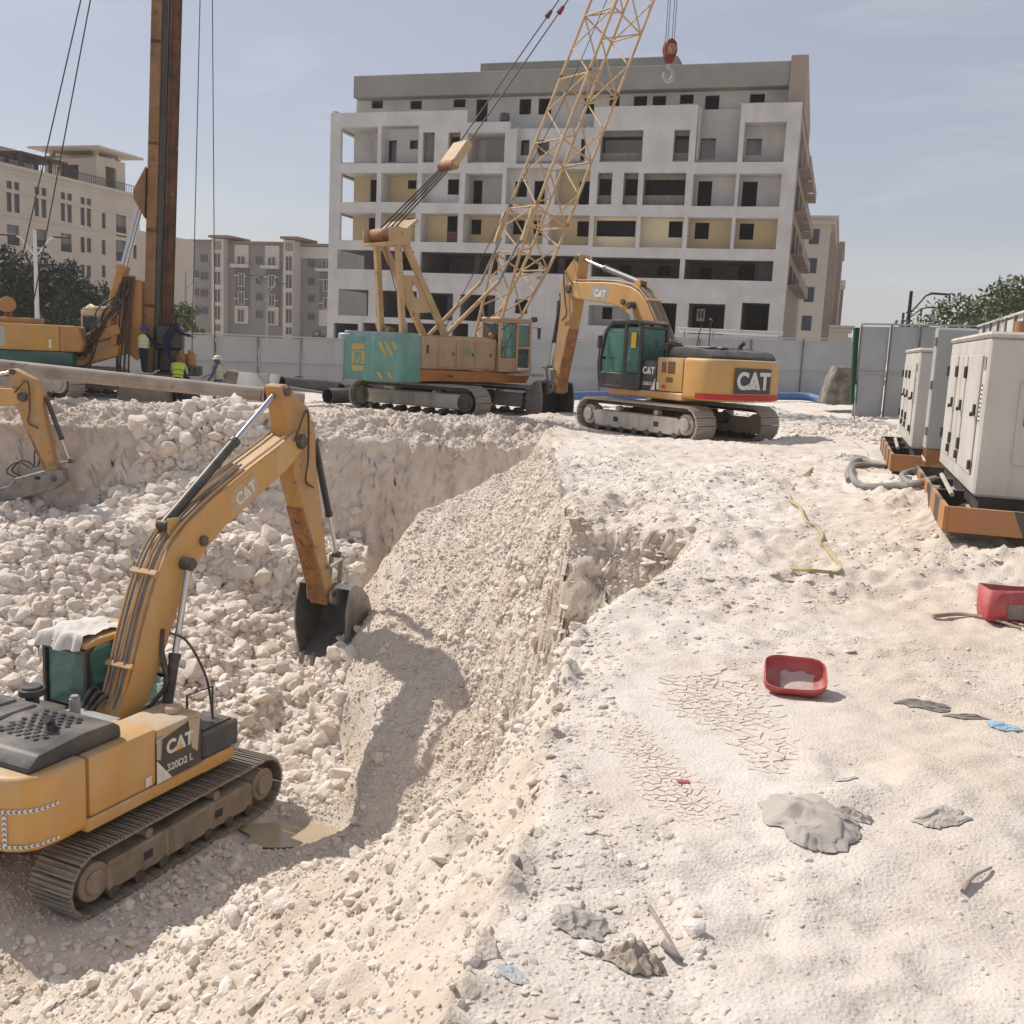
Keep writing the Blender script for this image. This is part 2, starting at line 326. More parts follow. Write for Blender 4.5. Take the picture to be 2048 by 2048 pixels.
# ------------------------------------------------------------------ stones
def stone_material(name, a, b2, c):
    m = bpy.data.materials.new(name); m.use_nodes = True; t = m.node_tree; N = t.nodes; K = t.links; b = N['Principled BSDF']
    b.inputs['Roughness'].default_value = .95; b.inputs['Specular IOR Level'].default_value = .1
    oi = N.new('ShaderNodeObjectInfo'); r = N.new('ShaderNodeValToRGB'); e = r.color_ramp.elements; e[0].color = (*a, 1); e[1].color = (*b2, 1); n_ = e.new(.75); n_.color = (*c, 1)
    K.new(oi.outputs['Random'], r.inputs[0]); co = N.new('ShaderNodeTexCoord')
    n = N.new('ShaderNodeTexNoise'); n.inputs['Scale'].default_value = 2.2; n.inputs['Detail'].default_value = 9; n.inputs['Roughness'].default_value = .7; K.new(co.outputs['Object'], n.inputs['Vector'])
    mr = N.new('ShaderNodeMapRange'); mr.inputs[1].default_value = .4; mr.inputs[2].default_value = .72; mr.inputs[4].default_value = .3; K.new(n.outputs[0], mr.inputs[0])
    x = N.new('ShaderNodeMix'); x.data_type = 'RGBA'; K.new(mr.outputs[0], x.inputs['Factor']); K.new(r.outputs[0], x.inputs['A']); x.inputs['B'].default_value = (.66, .565, .46, 1)
    K.new(x.outputs['Result'], b.inputs['Base Color'])
    bp = N.new('ShaderNodeBump'); bp.inputs['Strength'].default_value = .4; bp.inputs['Distance'].default_value = .05; n2 = N.new('ShaderNodeTexNoise'); n2.inputs['Scale'].default_value = 5; n2.inputs['Detail'].default_value = 8
    K.new(co.outputs['Object'], n2.inputs['Vector']); K.new(n2.outputs[0], bp.inputs['Height']); K.new(bp.outputs[0], b.inputs['Normal'])
    return m
M['stone'] = stone_material('limestone', (.73, .68, .62), (.775, .735, .68), (.665, .58, .485))
def rock_mesh(seed, flat=.75):
    g = np.random.default_rng(seed); bm = bmesh.new(); n = 20
    for i in range(n):
        q = g.normal(size=3); q /= np.linalg.norm(q); q *= g.uniform(.78, 1.05); bm.verts.new((q[0], q[1]*g.uniform(.85, 1), q[2]*flat))
    bmesh.ops.convex_hull(bm, input=bm.verts[:]); bmesh.ops.delete(bm, geom=[q for q in bm.verts if not q.link_faces], context='VERTS')
    bmesh.ops.bevel(bm, geom=bm.edges[:], offset=.06, segments=1, affect='EDGES', clamp_overlap=True)
    bmesh.ops.triangulate(bm, faces=bm.faces[:]); bmesh.ops.subdivide_edges(bm, edges=[e for e in bm.edges if e.calc_length() > .42], cuts=1); bmesh.ops.triangulate(bm, faces=bm.faces[:])
    for q in bm.verts:
        c = q.co; k = 1+.16*(float(vnoise(c.x*1.7+c.z, c.y*1.7-c.z*.6, .8, seed)))+.12*float(vnoise(c.x*3+c.z*2, c.y*3, .8, seed+5)); q.co = c*k
    bmesh.ops.recalc_face_normals(bm, faces=bm.faces)
    me = bpy.data.meshes.new('boulder'); bm.to_mesh(me); bm.free(); me.shade_smooth(); me.set_sharp_from_angle(angle=R_(28)); me.materials.append(M['stone']); return me
ROCKS = [rock_mesh(100+i, f) for i, f in enumerate((.8, .7, .6, .9, .75, .5, .85, .65, .7, .55))]
def scatter_pts(n, x0, x1, y0, y1, zone, smin, smax, pw=2.2, dens=None):
    x = rng.uniform(x0, x1, n); y = rng.uniform(y0, y1, n); z = gz(x, y); k = zones(x, y, z)[zone] if zone else np.ones(n, bool)
    if dens is not None: k = k & (rng.random(n) < dens(x, y))
    x, y, z = x[k], y[k], z[k]; u = rng.random(len(x)); s = (smin**-pw+u*(smax**-pw-smin**-pw))**(-1/pw)
    return np.stack([x, y, z, s], 1)
def clumpy(sc, lo=.0, hi=.25, seed=3): return lambda x, y: np.clip((fbm(x, y, sc, 3, seed)-lo)/(hi-lo), .04, 1)
S = np.concatenate([
    scatter_pts(32000, -15, -2, 16, 27.6, 'heap', .03, .25, 1.7), scatter_pts(6000, -13, -2.5, 16, 24, 'heap', .08, .30, 2.2),
    scatter_pts(4500, -11, -5, 24, 27.6, 'heap', .08, .38, 1.9),
    scatter_pts(42000, -8, .4, 2.5, 13, 'bank', .007, .06, 1.8), scatter_pts(2000, -8, -1.6, 5, 12, 'bank', .035, .17, 2.3, clumpy(1.6, -.1, .25, 4)),
    scatter_pts(2200, -7, -.6, 3, 12, 'bank', .025, .10, 1.9, clumpy(1.2)),
    scatter_pts(52000, -4.5, 1, 12, 27, 'talus', .012, .045, 2.3), scatter_pts(700, -4.5, .6, 12, 22, 'talus', .04, .14, 2.6),
    scatter_pts(14000, -9, 0, 11, 20, 'floor', .02, .11, 1.8), scatter_pts(1500, -9, -1, 11, 19, 'floor', .05, .18, 2.2),
    scatter_pts(12000, -16, 1, 26, 28, 'wall', .015, .08, 2.1, lambda x, y: np.where(y > 26.8, 1, .15)), scatter_pts(7000, -14, 3, 27.4, 29.2, 'plat', .02, .09, 2.1),
    scatter_pts(26000, -.3, 5, 2.4, 9.5, 'plat', .003, .011, 2.1, clumpy(.8, .08, .4, 8)), scatter_pts(3000, -.2, 4.6, 2.6, 9, 'plat', .008, .045, 2.3, clumpy(.6, .12, .42, 11)), scatter_pts(5000, -.3, .9, 2.6, 10, 'plat', .01, .06, 2.1), scatter_pts(9000, .8, 4.8, 2.6, 8.5, 'plat', .006, .032, 2.2, clumpy(.7, .06, .3, 27)),
    scatter_pts(34000, .3, 8, 7, 20, 'plat', .007, .035, 2.3, clumpy(1.3, -.05, .32, 14)), scatter_pts(3000, .5, 4.2, 13.8, 17.5, 'plat', .012, .06, 2.4),
    scatter_pts(1500, .3, 3, 8, 14.5, 'plat', .012, .06, 2.3), scatter_pts(16000, .6, 7, 9.5, 22, 'plat', .014, .08, 2.1, clumpy(1.5, -.02, .25, 33)), scatter_pts(12000, 1, 14, 18, 34, 'plat', .012, .06, 2.3, clumpy(1.6, 0, .3, 17)),
    scatter_pts(2500, 5, 12, 24, 34, 'plat', .04, .14, 2.1, clumpy(1.2, .05, .3, 18)), scatter_pts(4000, -16, 2, 29, 42, 'plat', .02, .09, 2.0, clumpy(2, 0, .3, 19))])
# broken blocks standing out of the rock face and the crumbling ridge
nf = 150000; fx = rng.uniform(-2.2, 2.9, nf); fy = rng.uniform(6.5, 21, nf); i_ = np.clip(np.searchsorted(gx, fx)-1, 0, len(gx)-2); j_ = np.clip(np.searchsorted(gy, fy)-1, 0, len(gy)-2)
kk = (slope[j_, i_] > 1.1) & (rng.random(nf) < np.clip(slope[j_, i_]*.16, 0, .7)); fs = (.016**-2.+rng.random(nf)*(.12**-2.-.016**-2.))**-.5
FACE = np.stack([fx, fy, gz(fx, fy)-fs*.1, fs], 1)[kk]; S = np.concatenate([S, FACE])
def keep_clear(S):
    k = np.ones(len(S), bool)
    d = np.hypot((S[:, 0]-PUD[0])/.95, (S[:, 1]-PUD[1])/.6); k &= ~((d < 1.0) & (S[:, 3] > .02))
    for u_, v_, rr in ((1440, 1400, .75), (1530, 1490, .5), (1360, 1560, .55)):
        q_ = PZ(u_, v_, 0.); k &= np.hypot(S[:, 0]-q_[0], S[:, 1]-q_[1]) > rr
    for cx, cy, ang, hw, hl in CLEAR:
        c, s_ = math.cos(ang), math.sin(ang); a_ = (S[:, 0]-cx)*c+(S[:, 1]-cy)*s_; b_ = -(S[:, 0]-cx)*s_+(S[:, 1]-cy)*c
        k &= ~((np.abs(a_) < hl) & (np.abs(b_) < hw) & (S[:, 3] > .04))
    return S[k]
CLEAR = [(EXC1[0], EXC1[1], R_(66), 1.7, 2.5), (EXC2[0], EXC2[1], R_(126), 1.7, 2.5), (CRANE[0], CRANE[1], R_(-30), 2.2, 2.6)]
S = keep_clear(S)
# the largest as seen from the camera become boulders of their own, the rest one mass
app = S[:, 3]/np.maximum(2, S[:, 1]); vis = (np.abs(S[:, 0]/np.maximum(.1, S[:, 1])+.0) < .50)
order = np.argsort(-np.where(vis, app, 0))[:290]; bigm = np.zeros(len(S), bool); bigm[order] = True
big, S = S[bigm], S[~bigm]
kinds = {'heap': ('white limestone boulder on the rubble heap behind the near excavator', 'boulders on the rubble heap'),
         'bank': ('beige limestone rock on the near bank below the dug edge', 'rocks on the near bank'),
         'talus': ('pale rock on the fine gravel slope below the bucket', 'rocks on the gravel slope'),
         'wall': ('pale rock lodged at the top of the far pit wall', 'rocks on the far pit wall'),
         'floor': ('dusty rock on the pit floor around the near excavator tracks', 'rocks on the pit floor'),
         'plat': ('small pale rock lying on the dusty ground above the pit', 'rocks on the ground above the pit')}
zk = zones(big[:, 0], big[:, 1], big[:, 2])
protos = []
for i, (x, y, z, s) in enumerate(big):
    kd = next(k for k in kinds if zk[k][i]); j = i % len(ROCKS)
    o = inst('boulder', ROCKS[j], None, (x, y, z+s*.22), tuple(rng.uniform(-.6, .6, 2))+(float(rng.uniform(0, 6.28)),), (s*rng.uniform(.85, 1.25), s*rng.uniform(.8, 1.1), s*rng.uniform(.8, 1.1)))
    tag(o, kinds[kd][0], 'rock', kinds[kd][1])
    if i < len(ROCKS): protos.append(o)
flat = zones(S[:, 0], S[:, 1], S[:, 2])['plat'] & (S[:, 1] < 26); n = len(S); pm = bpy.data.meshes.new('rubble'); pm.vertices.add(n); pm.vertices.foreach_set('co', np.stack([S[:, 0], S[:, 1], S[:, 2]+S[:, 3]*np.where(flat, -.05, .18)], 1).astype(np.float32).ravel())
at = pm.attributes.new('rot', 'FLOAT_VECTOR', 'POINT'); at.data.foreach_set('vector', np.concatenate([rng.uniform(-.8, .8, (n, 2))*np.where(flat, .35, 1.)[:, None], rng.uniform(0, 6.28, (n, 1))], 1).astype(np.float32).ravel())
at = pm.attributes.new('scl', 'FLOAT_VECTOR', 'POINT'); at.data.foreach_set('vector', (S[:, 3:4]*rng.uniform(.75, 1.3, (n, 3))*np.stack([np.ones(n), np.ones(n), np.where(flat, .6, 1.)], 1)).astype(np.float32).ravel())
at = pm.attributes.new('vid', 'INT', 'POINT'); at.data.foreach_set('value', rng.integers(0, len(ROCKS), n).astype(np.int32))
rub = link(bpy.data.objects.new('rubble', pm)); tag(rub, 'loose white and beige limestone rubble covering the pit slopes', 'rubble', None, 'stuff')
def scatter_nodes(protos):
    g = bpy.data.node_groups.new('scatter_stones', 'GeometryNodeTree'); N = g.nodes; K = g.links
    g.interface.new_socket('Geometry', in_out='INPUT', socket_type='NodeSocketGeometry'); g.interface.new_socket('Geometry', in_out='OUTPUT', socket_type='NodeSocketGeometry')
    gi = N.new('NodeGroupInput'); go = N.new('NodeGroupOutput'); jn = N.new('GeometryNodeJoinGeometry')
    for o in reversed(protos):
        oi = N.new('GeometryNodeObjectInfo'); oi.transform_space = 'ORIGINAL'; oi.inputs['Object'].default_value = o; oi.inputs['As Instance'].default_value = False
        ti = N.new('GeometryNodeGeometryToInstance'); K.new(oi.outputs['Geometry'], ti.inputs[0]); K.new(ti.outputs[0], jn.inputs[0])
    ip = N.new('GeometryNodeInstanceOnPoints'); ip.inputs['Pick Instance'].default_value = True
    def attr(nm, ty):
        q = N.new('GeometryNodeInputNamedAttribute'); q.data_type = ty; q.inputs[0].default_value = nm; return q.outputs[0]
    K.new(gi.outputs[0], ip.inputs['Points']); K.new(jn.outputs[0], ip.inputs['Instance'])
    er = N.new('FunctionNodeEulerToRotation'); K.new(attr('rot', 'FLOAT_VECTOR'), er.inputs[0]); K.new(er.outputs[0], ip.inputs['Rotation'])
    K.new(attr('scl', 'FLOAT_VECTOR'), ip.inputs['Scale']); K.new(attr('vid', 'INT'), ip.inputs['Instance Index']); K.new(ip.outputs[0], go.inputs[0]); return g
mod = rub.modifiers.new('scatter', 'NODES'); mod.node_group = scatter_nodes(protos)
# ------------------------------------------------------------------ buildings
M['plaster'] = mat('white_plaster', (.56, .552, .54), .9, (.455, .448, .44), .45, 8, (.38, .66), bump=.2, bscale=3, streak=(.46, .45, .435))
M['yellow_plaster'] = mat('yellow_plaster', (.62, .49, .29), .9, (.55, .44, .27), .5, 5)
M['cream_plaster'] = mat('cream_plaster', (.68, .60, .42), .9, (.62, .54, .38), .5, 5)
M['concrete'] = mat('raw_concrete', (.30, .285, .265), .95, (.235, .225, .21), .4, 7, (.3, .7), bump=.3, bscale=3, streak=(.25, .24, .225))
M['grey_render'] = mat('grey_render', (.42, .41, .40), .9, (.34, .335, .33), .5, 6)
M['block'] = mat('block_infill', (.24, .225, .205), .95, (.17, .16, .145), 3, 4)
M['room'] = mat('unlit_room', (.05, .052, .06), .9)  # near-black colour stands in for the darkness inside rooms, slots and holes
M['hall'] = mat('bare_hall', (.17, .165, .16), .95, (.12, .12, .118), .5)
M['brown_metal'] = mat('brown_door', (.16, .06, .045), .6)
ST = R_(17.2); SE = np.array([math.cos(ST), -math.sin(ST)]); SD = np.array([math.sin(ST), math.cos(ST)])   # along the facade, along the street
class Facade:
    """a vertical plane; turns photo pixels into (s, z) along it, metres"""
    def __init__(f, org, e): f.o = np.array(org[:2]); f.e = np.array(e); f.n = np.array([-f.e[1], f.e[0]])     # n points into the building
    def sz(f, u, v, dep=0.):
        dr = _F+(u-1024)/FPX*_R+(1024-v)/FPX*_U; t = ((f.o-CAM[:2])@f.n+dep)/(dr[:2]@f.n); q = CAM+t*dr; return float((q[:2]-f.o)@f.e), float(q[2])
    def rect(f, u0, v0, u1, v1, dep=0.):
        um, vm = (u0+u1)/2, (v0+v1)/2; return f.sz(u0, vm, dep)[0], f.sz(u1, vm, dep)[0], f.sz(um, v1, dep)[1], f.sz(um, v0, dep)[1]
def holed(mb, s0, s1, z0, z1, y0, y1, holes):
    """wall slab between y0 and y1 with rectangular holes (local: x along, y into the building)"""
    xs = sorted({s0, s1, *[min(max(h[i], s0), s1) for h in holes for i in (0, 1)]}); zs = sorted({z0, z1, *[min(max(h[i], z0), z1) for h in holes for i in (2, 3)]})
    for i in range(len(xs)-1):
        run = None
        for j in range(len(zs)-1):
            xm, zm = (xs[i]+xs[i+1])/2, (zs[j]+zs[j+1])/2; solid = xs[i+1]-xs[i] > 1e-4 and not any(h[0] < xm < h[1] and h[2] < zm < h[3] for h in holes)
            if solid: run = (run[0], zs[j+1]) if run else (zs[j], zs[j+1])
            if (not solid or j == len(zs)-2) and run: mb.box(xs[i], xs[i+1], y0, y1, run[0], run[1]); run = None
    return mb
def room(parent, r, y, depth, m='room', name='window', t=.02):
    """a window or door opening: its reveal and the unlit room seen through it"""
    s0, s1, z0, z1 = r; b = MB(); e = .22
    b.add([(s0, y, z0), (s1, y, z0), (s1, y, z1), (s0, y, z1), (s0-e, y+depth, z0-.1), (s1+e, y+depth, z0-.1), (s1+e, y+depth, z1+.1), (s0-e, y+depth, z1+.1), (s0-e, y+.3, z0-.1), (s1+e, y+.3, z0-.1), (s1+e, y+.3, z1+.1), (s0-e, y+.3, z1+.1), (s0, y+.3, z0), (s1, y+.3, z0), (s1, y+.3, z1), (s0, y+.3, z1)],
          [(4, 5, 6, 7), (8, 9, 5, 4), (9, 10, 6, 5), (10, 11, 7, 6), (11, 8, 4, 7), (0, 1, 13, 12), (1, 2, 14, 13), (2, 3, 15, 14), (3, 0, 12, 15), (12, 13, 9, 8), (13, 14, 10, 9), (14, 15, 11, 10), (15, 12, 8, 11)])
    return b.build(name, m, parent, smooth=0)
OR = P(1583, 400, 77.); FM = Facade(OR-np.array([*SE, 0])*37.6, SE)
z2 = lambda x, y: (620+.28986*x, 80+.28986*y)
z3 = lambda x, y: (1120+.3002*x, 80+.3002*y)
def R2(x0, y0, x1, y1, dep=0.): return FM.rect(*z2(x0, y0), *z2(x1, y1), dep)
def R3(x0, y0, x1, y1, dep=0.): return FM.rect(*z3(x0, y0), *z3(x1, y1), dep)
def main_building():
    ang = math.atan2(SE[1], SE[0]); root = empty('unfinished_building', (FM.o[0], FM.o[1], 0), ang, 'white unfinished six storey concrete building with open balconies behind the crane', 'building')
    sL = FM.sz(*z2(140, 700))[0]; sR = FM.sz(*z3(1590, 700))[0]; ztop = R3(1200, 418, 1590, 500)[3]; zt1 = R2(148, 478, 510, 600)[3]; zt2 = R2(1085, 565, 1380, 640)[3]; ztX = R3(230, 425, 920, 500)[3]
    zg = -1.0
    ops = [  # rect, depth, colour, windows [(rect, kind)]
        (R2, (212, 600, 465, 850), 2.2, 'plaster', [(422, 692, 466, 800)]), (R2, (492, 590, 748, 850), 1.0, 'plaster', [(525, 692, 597, 846), (688, 692, 745, 752)]),
        (R2, (777, 635, 858, 845), .25, 'block', []), (R2, (952, 635, 1035, 845), .25, 'block', [(957, 668, 1033, 785)]), (R2, (1087, 640, 1342, 846), 2.2, 'grey_render', [(1142, 692, 1218, 846)]),
        (R2, (1425, 590, 1900, 852), .7, 'plaster', [(1430, 690, 1512, 797), (1568, 690, 1650, 797), (1868, 682, 1945, 842)]),
        (R2, (212, 915, 460, 1118), 2.2, 'yellow_plaster', [(416, 963, 459, 1116)]), (R2, (490, 915, 737, 1118), 1.5, 'yellow_plaster', [(674, 967, 735, 1027)]),
        (R2, (768, 918, 1032, 1124), .5, 'plaster', [(950, 960, 1028, 1067)]), (R2, (1068, 920, 1325, 1132), 1.6, 'plaster', [(1112, 968, 1188, 1130)]),
        (R2, (1352, 880, 1640, 1134), .8, 'plaster', [(1413, 975, 1498, 1083), (1546, 972, 1620, 1132)]), (R2, (1690, 890, 1930, 1136), 1.4, 'yellow_plaster', [(1856, 975, 1930, 1136)]),
        (R2, (205, 1190, 450, 1382), 2.2, 'yellow_plaster', [(405, 1227, 449, 1328)]), (R2, (486, 1190, 725, 1388), 1.5, 'yellow_plaster', [(666, 1230, 724, 1290)]),
        (R2, (762, 1195, 1020, 1395), 1.2, 'yellow_plaster', [(946, 1212, 1017, 1325)]), (R2, (1056, 1200, 1312, 1400), 1.5, 'yellow_plaster', [(1105, 1238, 1182, 1342)]),
        (R2, (1350, 1200, 1608, 1408), 1.5, 'yellow_plaster', [(1400, 1243, 1480, 1342), (1542, 1245, 1602, 1350)]), (R2, (1645, 1208, 1925, 1415), 1.3, 'yellow_plaster', [(1843, 1250, 1922, 1357)]),
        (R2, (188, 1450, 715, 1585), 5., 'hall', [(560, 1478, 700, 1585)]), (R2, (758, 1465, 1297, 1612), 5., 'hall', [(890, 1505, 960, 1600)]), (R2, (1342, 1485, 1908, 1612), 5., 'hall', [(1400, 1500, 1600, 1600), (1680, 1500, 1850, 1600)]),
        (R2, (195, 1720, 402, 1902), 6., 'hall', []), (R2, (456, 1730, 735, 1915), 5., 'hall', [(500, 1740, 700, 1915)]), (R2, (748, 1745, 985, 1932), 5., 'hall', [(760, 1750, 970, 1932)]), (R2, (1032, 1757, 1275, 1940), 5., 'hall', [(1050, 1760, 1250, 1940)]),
        (R3, (268, 600, 550, 812), .3, 'block', [(272, 643, 545, 752)]), (R3, (755, 597, 860, 810), .3, 'block', [(760, 637, 855, 752)]),
        (R3, (922, 432, 1195, 814), 1.2, 'grey_render', [(935, 655, 1035, 812)]), (R3, (1222, 545, 1500, 812), 1.3, 'plaster', [(1242, 657, 1343, 767)]),
        (R3, (247, 883, 345, 1095), .3, 'block', [(250, 925, 342, 1035)]), (R3, (420, 883, 518, 1097), .3, 'block', [(430, 925, 516, 1037)]), (R3, (552, 885, 835, 1100), .3, 'block', [(557, 930, 832, 1035)]),
        (R3, (882, 890, 1168, 1107), 1.3, 'plaster', [(917, 940, 1010, 1106)]), (R3, (1187, 890, 1470, 1110), 1.3, 'plaster', [(1212, 943, 1312, 1109)]),
        (R3, (222, 1175, 508, 1380), .4, 'cream_plaster', [(242, 1203, 503, 1310)]), (R3, (532, 1178, 820, 1383), .7, 'cream_plaster', [(724, 1207, 815, 1316)]),
        (R3, (847, 1182, 1140, 1390), 1.3, 'yellow_plaster', [(898, 1217, 992, 1326)]), (R3, (1162, 1187, 1445, 1393), 1.3, 'yellow_plaster', [(1195, 1222, 1290, 1330)]),
        (R3, (207, 1450, 798, 1583), 4., 'hall', [(392, 1500, 475, 1583), (650, 1505, 735, 1570)]), (R3, (827, 1466, 1418, 1600), 4., 'hall', [(928, 1515, 1010, 1598), (1190, 1480, 1400, 1600)]),
        (R3, (187, 1770, 470, 1905), 1.5, 'plaster', [(280, 1780, 348, 1860)]), (R3, (640, 1752, 772, 1960), 4, 'hall', [(660, 1760, 765, 1960)]), (R3, (852, 1757, 1095, 1960), 2., 'hall', [(870, 1765, 1090, 1960)]), (R3, (1205, 1752, 1390, 1960), 4., 'hall', [(1215, 1760, 1380, 1960)])]
    holes = [fn(*r) for fn, r, *_ in ops]
    gs = R2(1412, 1790, 1500, 1888); gs2 = R2(1700, 1800, 1740, 1898)
    low = [R2(x0, 1955, x1, 2120) for x0, x1 in ((160, 330), (360, 620), (660, 935), (975, 1090))]
    skyl = [(FM.sz(*z2(1085, 520))[0], FM.sz(*z2(1385, 520))[0], zt2, 99), (FM.sz(*z2(1385, 520))[0], FM.sz(*z3(228, 520))[0], R2(1425, 590, 1900, 852)[3]-.2, 99), (sL-1, FM.sz(*z2(1085, 500))[0], zt1, 99), (FM.sz(*z3(228, 450))[0], FM.sz(*z3(920, 450))[0], ztX, 99), (FM.sz(*z3(920, 450))[0], FM.sz(*z3(1196, 450))[0], R3(922, 432, 1195, 814)[2], 99)]
    holed(MB(), sL, sR, zg, ztop, 0, .35, holes+skyl+[gs, gs2]+low).build('front_wall', 'plaster', root, smooth=0)
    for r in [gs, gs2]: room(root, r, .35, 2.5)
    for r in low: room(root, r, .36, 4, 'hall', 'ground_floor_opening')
    for (fn, r, dep, m, wins), h in zip(ops, holes):
        s0, s1, z0, z1 = h; b = MB(); t = .12; y1 = .35+dep; wr = []
        for w_ in wins:
            q = list(fn(*w_, y1)); q = (max(q[0], s0+.02), min(q[1], s1-.02), max(q[2], z0+.02), min(q[3], z1-.02))
            if q[1]-q[0] > .2 and q[3]-q[2] > .2: wr.append(q)
        first = r[0] < 215 and fn is R2 and m != 'hall'
        zc = z1 if fn is R2 and r[1] in (590,) or r[1] == 432 else None
        holed(b, s0-.02, s1+.02, z0-.02, z1+.02, y1, y1+.15, wr)
        bay = b.build('bay_wall', m, root, smooth=0)
        c = MB(); c.box(s0-t, s1+t, .352, y1-.002, z0-.13, z0-.002)
        if zc is None and r[1] not in (590, 432): c.box(s0-t, s1+t, .352, y1-.002, z1+.002, z1+.13)
        if not first and not (m == 'hall' and s0 < 3): c.box(s0-t, s0-.002, .353, y1-.003, z0, z1)
        c.box(s1+.002, s1+t, .353, y1-.003, z0, z1)
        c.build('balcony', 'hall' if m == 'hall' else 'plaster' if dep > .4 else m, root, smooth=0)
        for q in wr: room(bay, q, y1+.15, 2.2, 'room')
        if m == 'hall' and dep > 4:
            n = max(1, int((s1-s0)/4))
            for i in range(n): x = s0+(i+.6)*(s1-s0)/n; MB().box(x-.25, x+.25, 2.6, 3.0, z0, z1).build('column', 'hall', root, smooth=0)
    q = R2(946, 1327, 1017, 1397, 1.55); MB().box(q[0], q[1], 1.5, 1.54, q[2], q[3]).build('door', 'brown_metal', root)
    # side walls: left one open at the corner balconies, right one with projecting dark balconies
    LEN = 26.; zb = R2(300, 230, 1175, 390)
    lh = [(.5, 8., h[2], h[3]) for (fn, r, *_), h in zip(ops, holes) if fn is R2 and r[0] < 215]
    lw = MB(); holed(lw, 0.352, LEN, zg, zt1, 0, .3, lh); lw.xf(Matrix.Translation((sL, 0, 0)) @ Matrix(((0, 1, 0, 0), (1, 0, 0, 0), (0, 0, 1, 0), (0, 0, 0, 1)))).build('side_wall', 'plaster', root, smooth=0)
    rows = [(fn(*r)[2], fn(*r)[3]) for fn, r, *_ in ops if fn is R3 and r[0] in (1222, 1187, 1162, 827)]
    rh = [(y, y+5.2, z0, z1) for z0, z1 in rows for y in (2.2, 8.6, 15.)]
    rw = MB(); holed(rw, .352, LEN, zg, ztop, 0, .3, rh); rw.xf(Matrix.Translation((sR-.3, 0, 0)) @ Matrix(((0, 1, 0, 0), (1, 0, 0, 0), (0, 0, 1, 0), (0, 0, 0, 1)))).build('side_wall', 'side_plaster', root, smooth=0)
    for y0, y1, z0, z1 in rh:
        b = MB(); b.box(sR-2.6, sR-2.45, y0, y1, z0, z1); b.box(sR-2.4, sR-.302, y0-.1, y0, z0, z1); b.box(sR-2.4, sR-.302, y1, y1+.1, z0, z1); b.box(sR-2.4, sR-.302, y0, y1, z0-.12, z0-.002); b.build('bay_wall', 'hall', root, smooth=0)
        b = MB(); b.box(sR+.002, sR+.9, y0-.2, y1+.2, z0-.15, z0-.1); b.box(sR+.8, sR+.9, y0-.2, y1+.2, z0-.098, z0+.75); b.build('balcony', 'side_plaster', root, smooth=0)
    # penthouse and concrete parapets
    pw = []; pd = 2.6
    for fn, r in ((R2, (423, 415, 503, 472)), (R2, (690, 418, 771, 477)), (R2, (987, 408, 1073, 464)), (R2, (1144, 408, 1225, 562)), (R2, (1443, 405, 1525, 514)), (R2, (1575, 402, 1666, 514)), (R2, (1890, 400, 1960, 510)), (R3, (330, 372, 397, 440)), (R3, (490, 372, 580, 440)), (R3, (617, 372, 706, 440)), (R3, (798, 362, 890, 425)), (R3, (965, 368, 1060, 480)), (R3, (1265, 358, 1365, 416))):
        pw.append(fn(*r, pd))
    pL = FM.sz(*z2(322, 430), pd)[0]; zp0 = min(zt1, zt2)-3.0; zp1 = R2(300, 388, 1175, 389, 1.4)[3]
    b = MB(); holed(b, pL, sR-.4, zp0, zp1+.3, pd, pd+.25, pw); ph = b.build('penthouse_wall', 'plaster', root, smooth=0)
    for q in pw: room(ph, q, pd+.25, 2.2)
    y0 = FM.sz(*z3(1242, 400), pd)[0]; MB().box(y0, sR-.42, pd-.03, pd-.003, zp0, zp1+.1).build('yellow_panel', 'yellow_plaster', root) if False else None
    MB().box(sL+.31, sR-.31, .36, pd-.01, zp0-.2, zp0-.02).build('terrace_slab', 'concrete', root)
    MB().box(sL+.31, sR-.31, 9.5, LEN, zg, zp0-.3).build('light_block_core', 'concrete', root, smooth=0)  # unseen solid body box, added to block light behind the facade
    MB().box(pL, sR-.4, pd+2.6, LEN, zp0-.3, zp1).build('light_block_core', 'plaster', root, smooth=0)  # same light-blocking body behind the penthouse wall
    pz = R2(300, 232, 1175, 390, 1.4); pr = R3(780, 165, 1530, 325, 1.4)
    MB().box(pz[0], pr[1], 1.4, LEN+.5, zp1+.02, pz[3]).build('roof_parapet', 'concrete', root, bevel=.04)
    u = R2(1175, 146, 1932, 206, 4.); u2 = FM.sz(*z3(785, 150), 4.)[0]
    MB().box(u[0], u2, 4., 16., pz[3]+.002, u[3]).build('roof_parapet', 'concrete', root, bevel=.04)
    t0 = FM.sz(*z3(1535, 200), 1.)[0]; zt = FM.sz(*z3(1550, 100), 1.)[1]
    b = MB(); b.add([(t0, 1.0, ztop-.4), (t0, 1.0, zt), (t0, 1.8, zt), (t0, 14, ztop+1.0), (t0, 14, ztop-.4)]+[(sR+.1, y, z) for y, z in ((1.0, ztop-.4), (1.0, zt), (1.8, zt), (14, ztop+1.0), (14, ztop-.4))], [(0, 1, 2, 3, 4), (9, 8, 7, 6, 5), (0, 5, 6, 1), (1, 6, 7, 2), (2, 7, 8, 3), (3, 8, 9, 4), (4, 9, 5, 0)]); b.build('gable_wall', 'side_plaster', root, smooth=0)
    t = FM.rect(*z2(1322, 507), *z2(1365, 560), 1.); MB().cyl(((t[0]+t[1])/2, 1., t[2]), ((t[0]+t[1])/2, 1., t[3]), .42, .4, 16).build('water_barrel', 'dark_plastic', root)
    # portrait poster on the ground floor shutter
    q = R3(910, 1792, 963, 1873, 2.2); pb = MB().box(q[0], q[1], 2.30, 2.33, q[2], q[3]).build('poster', 'plaster', root)
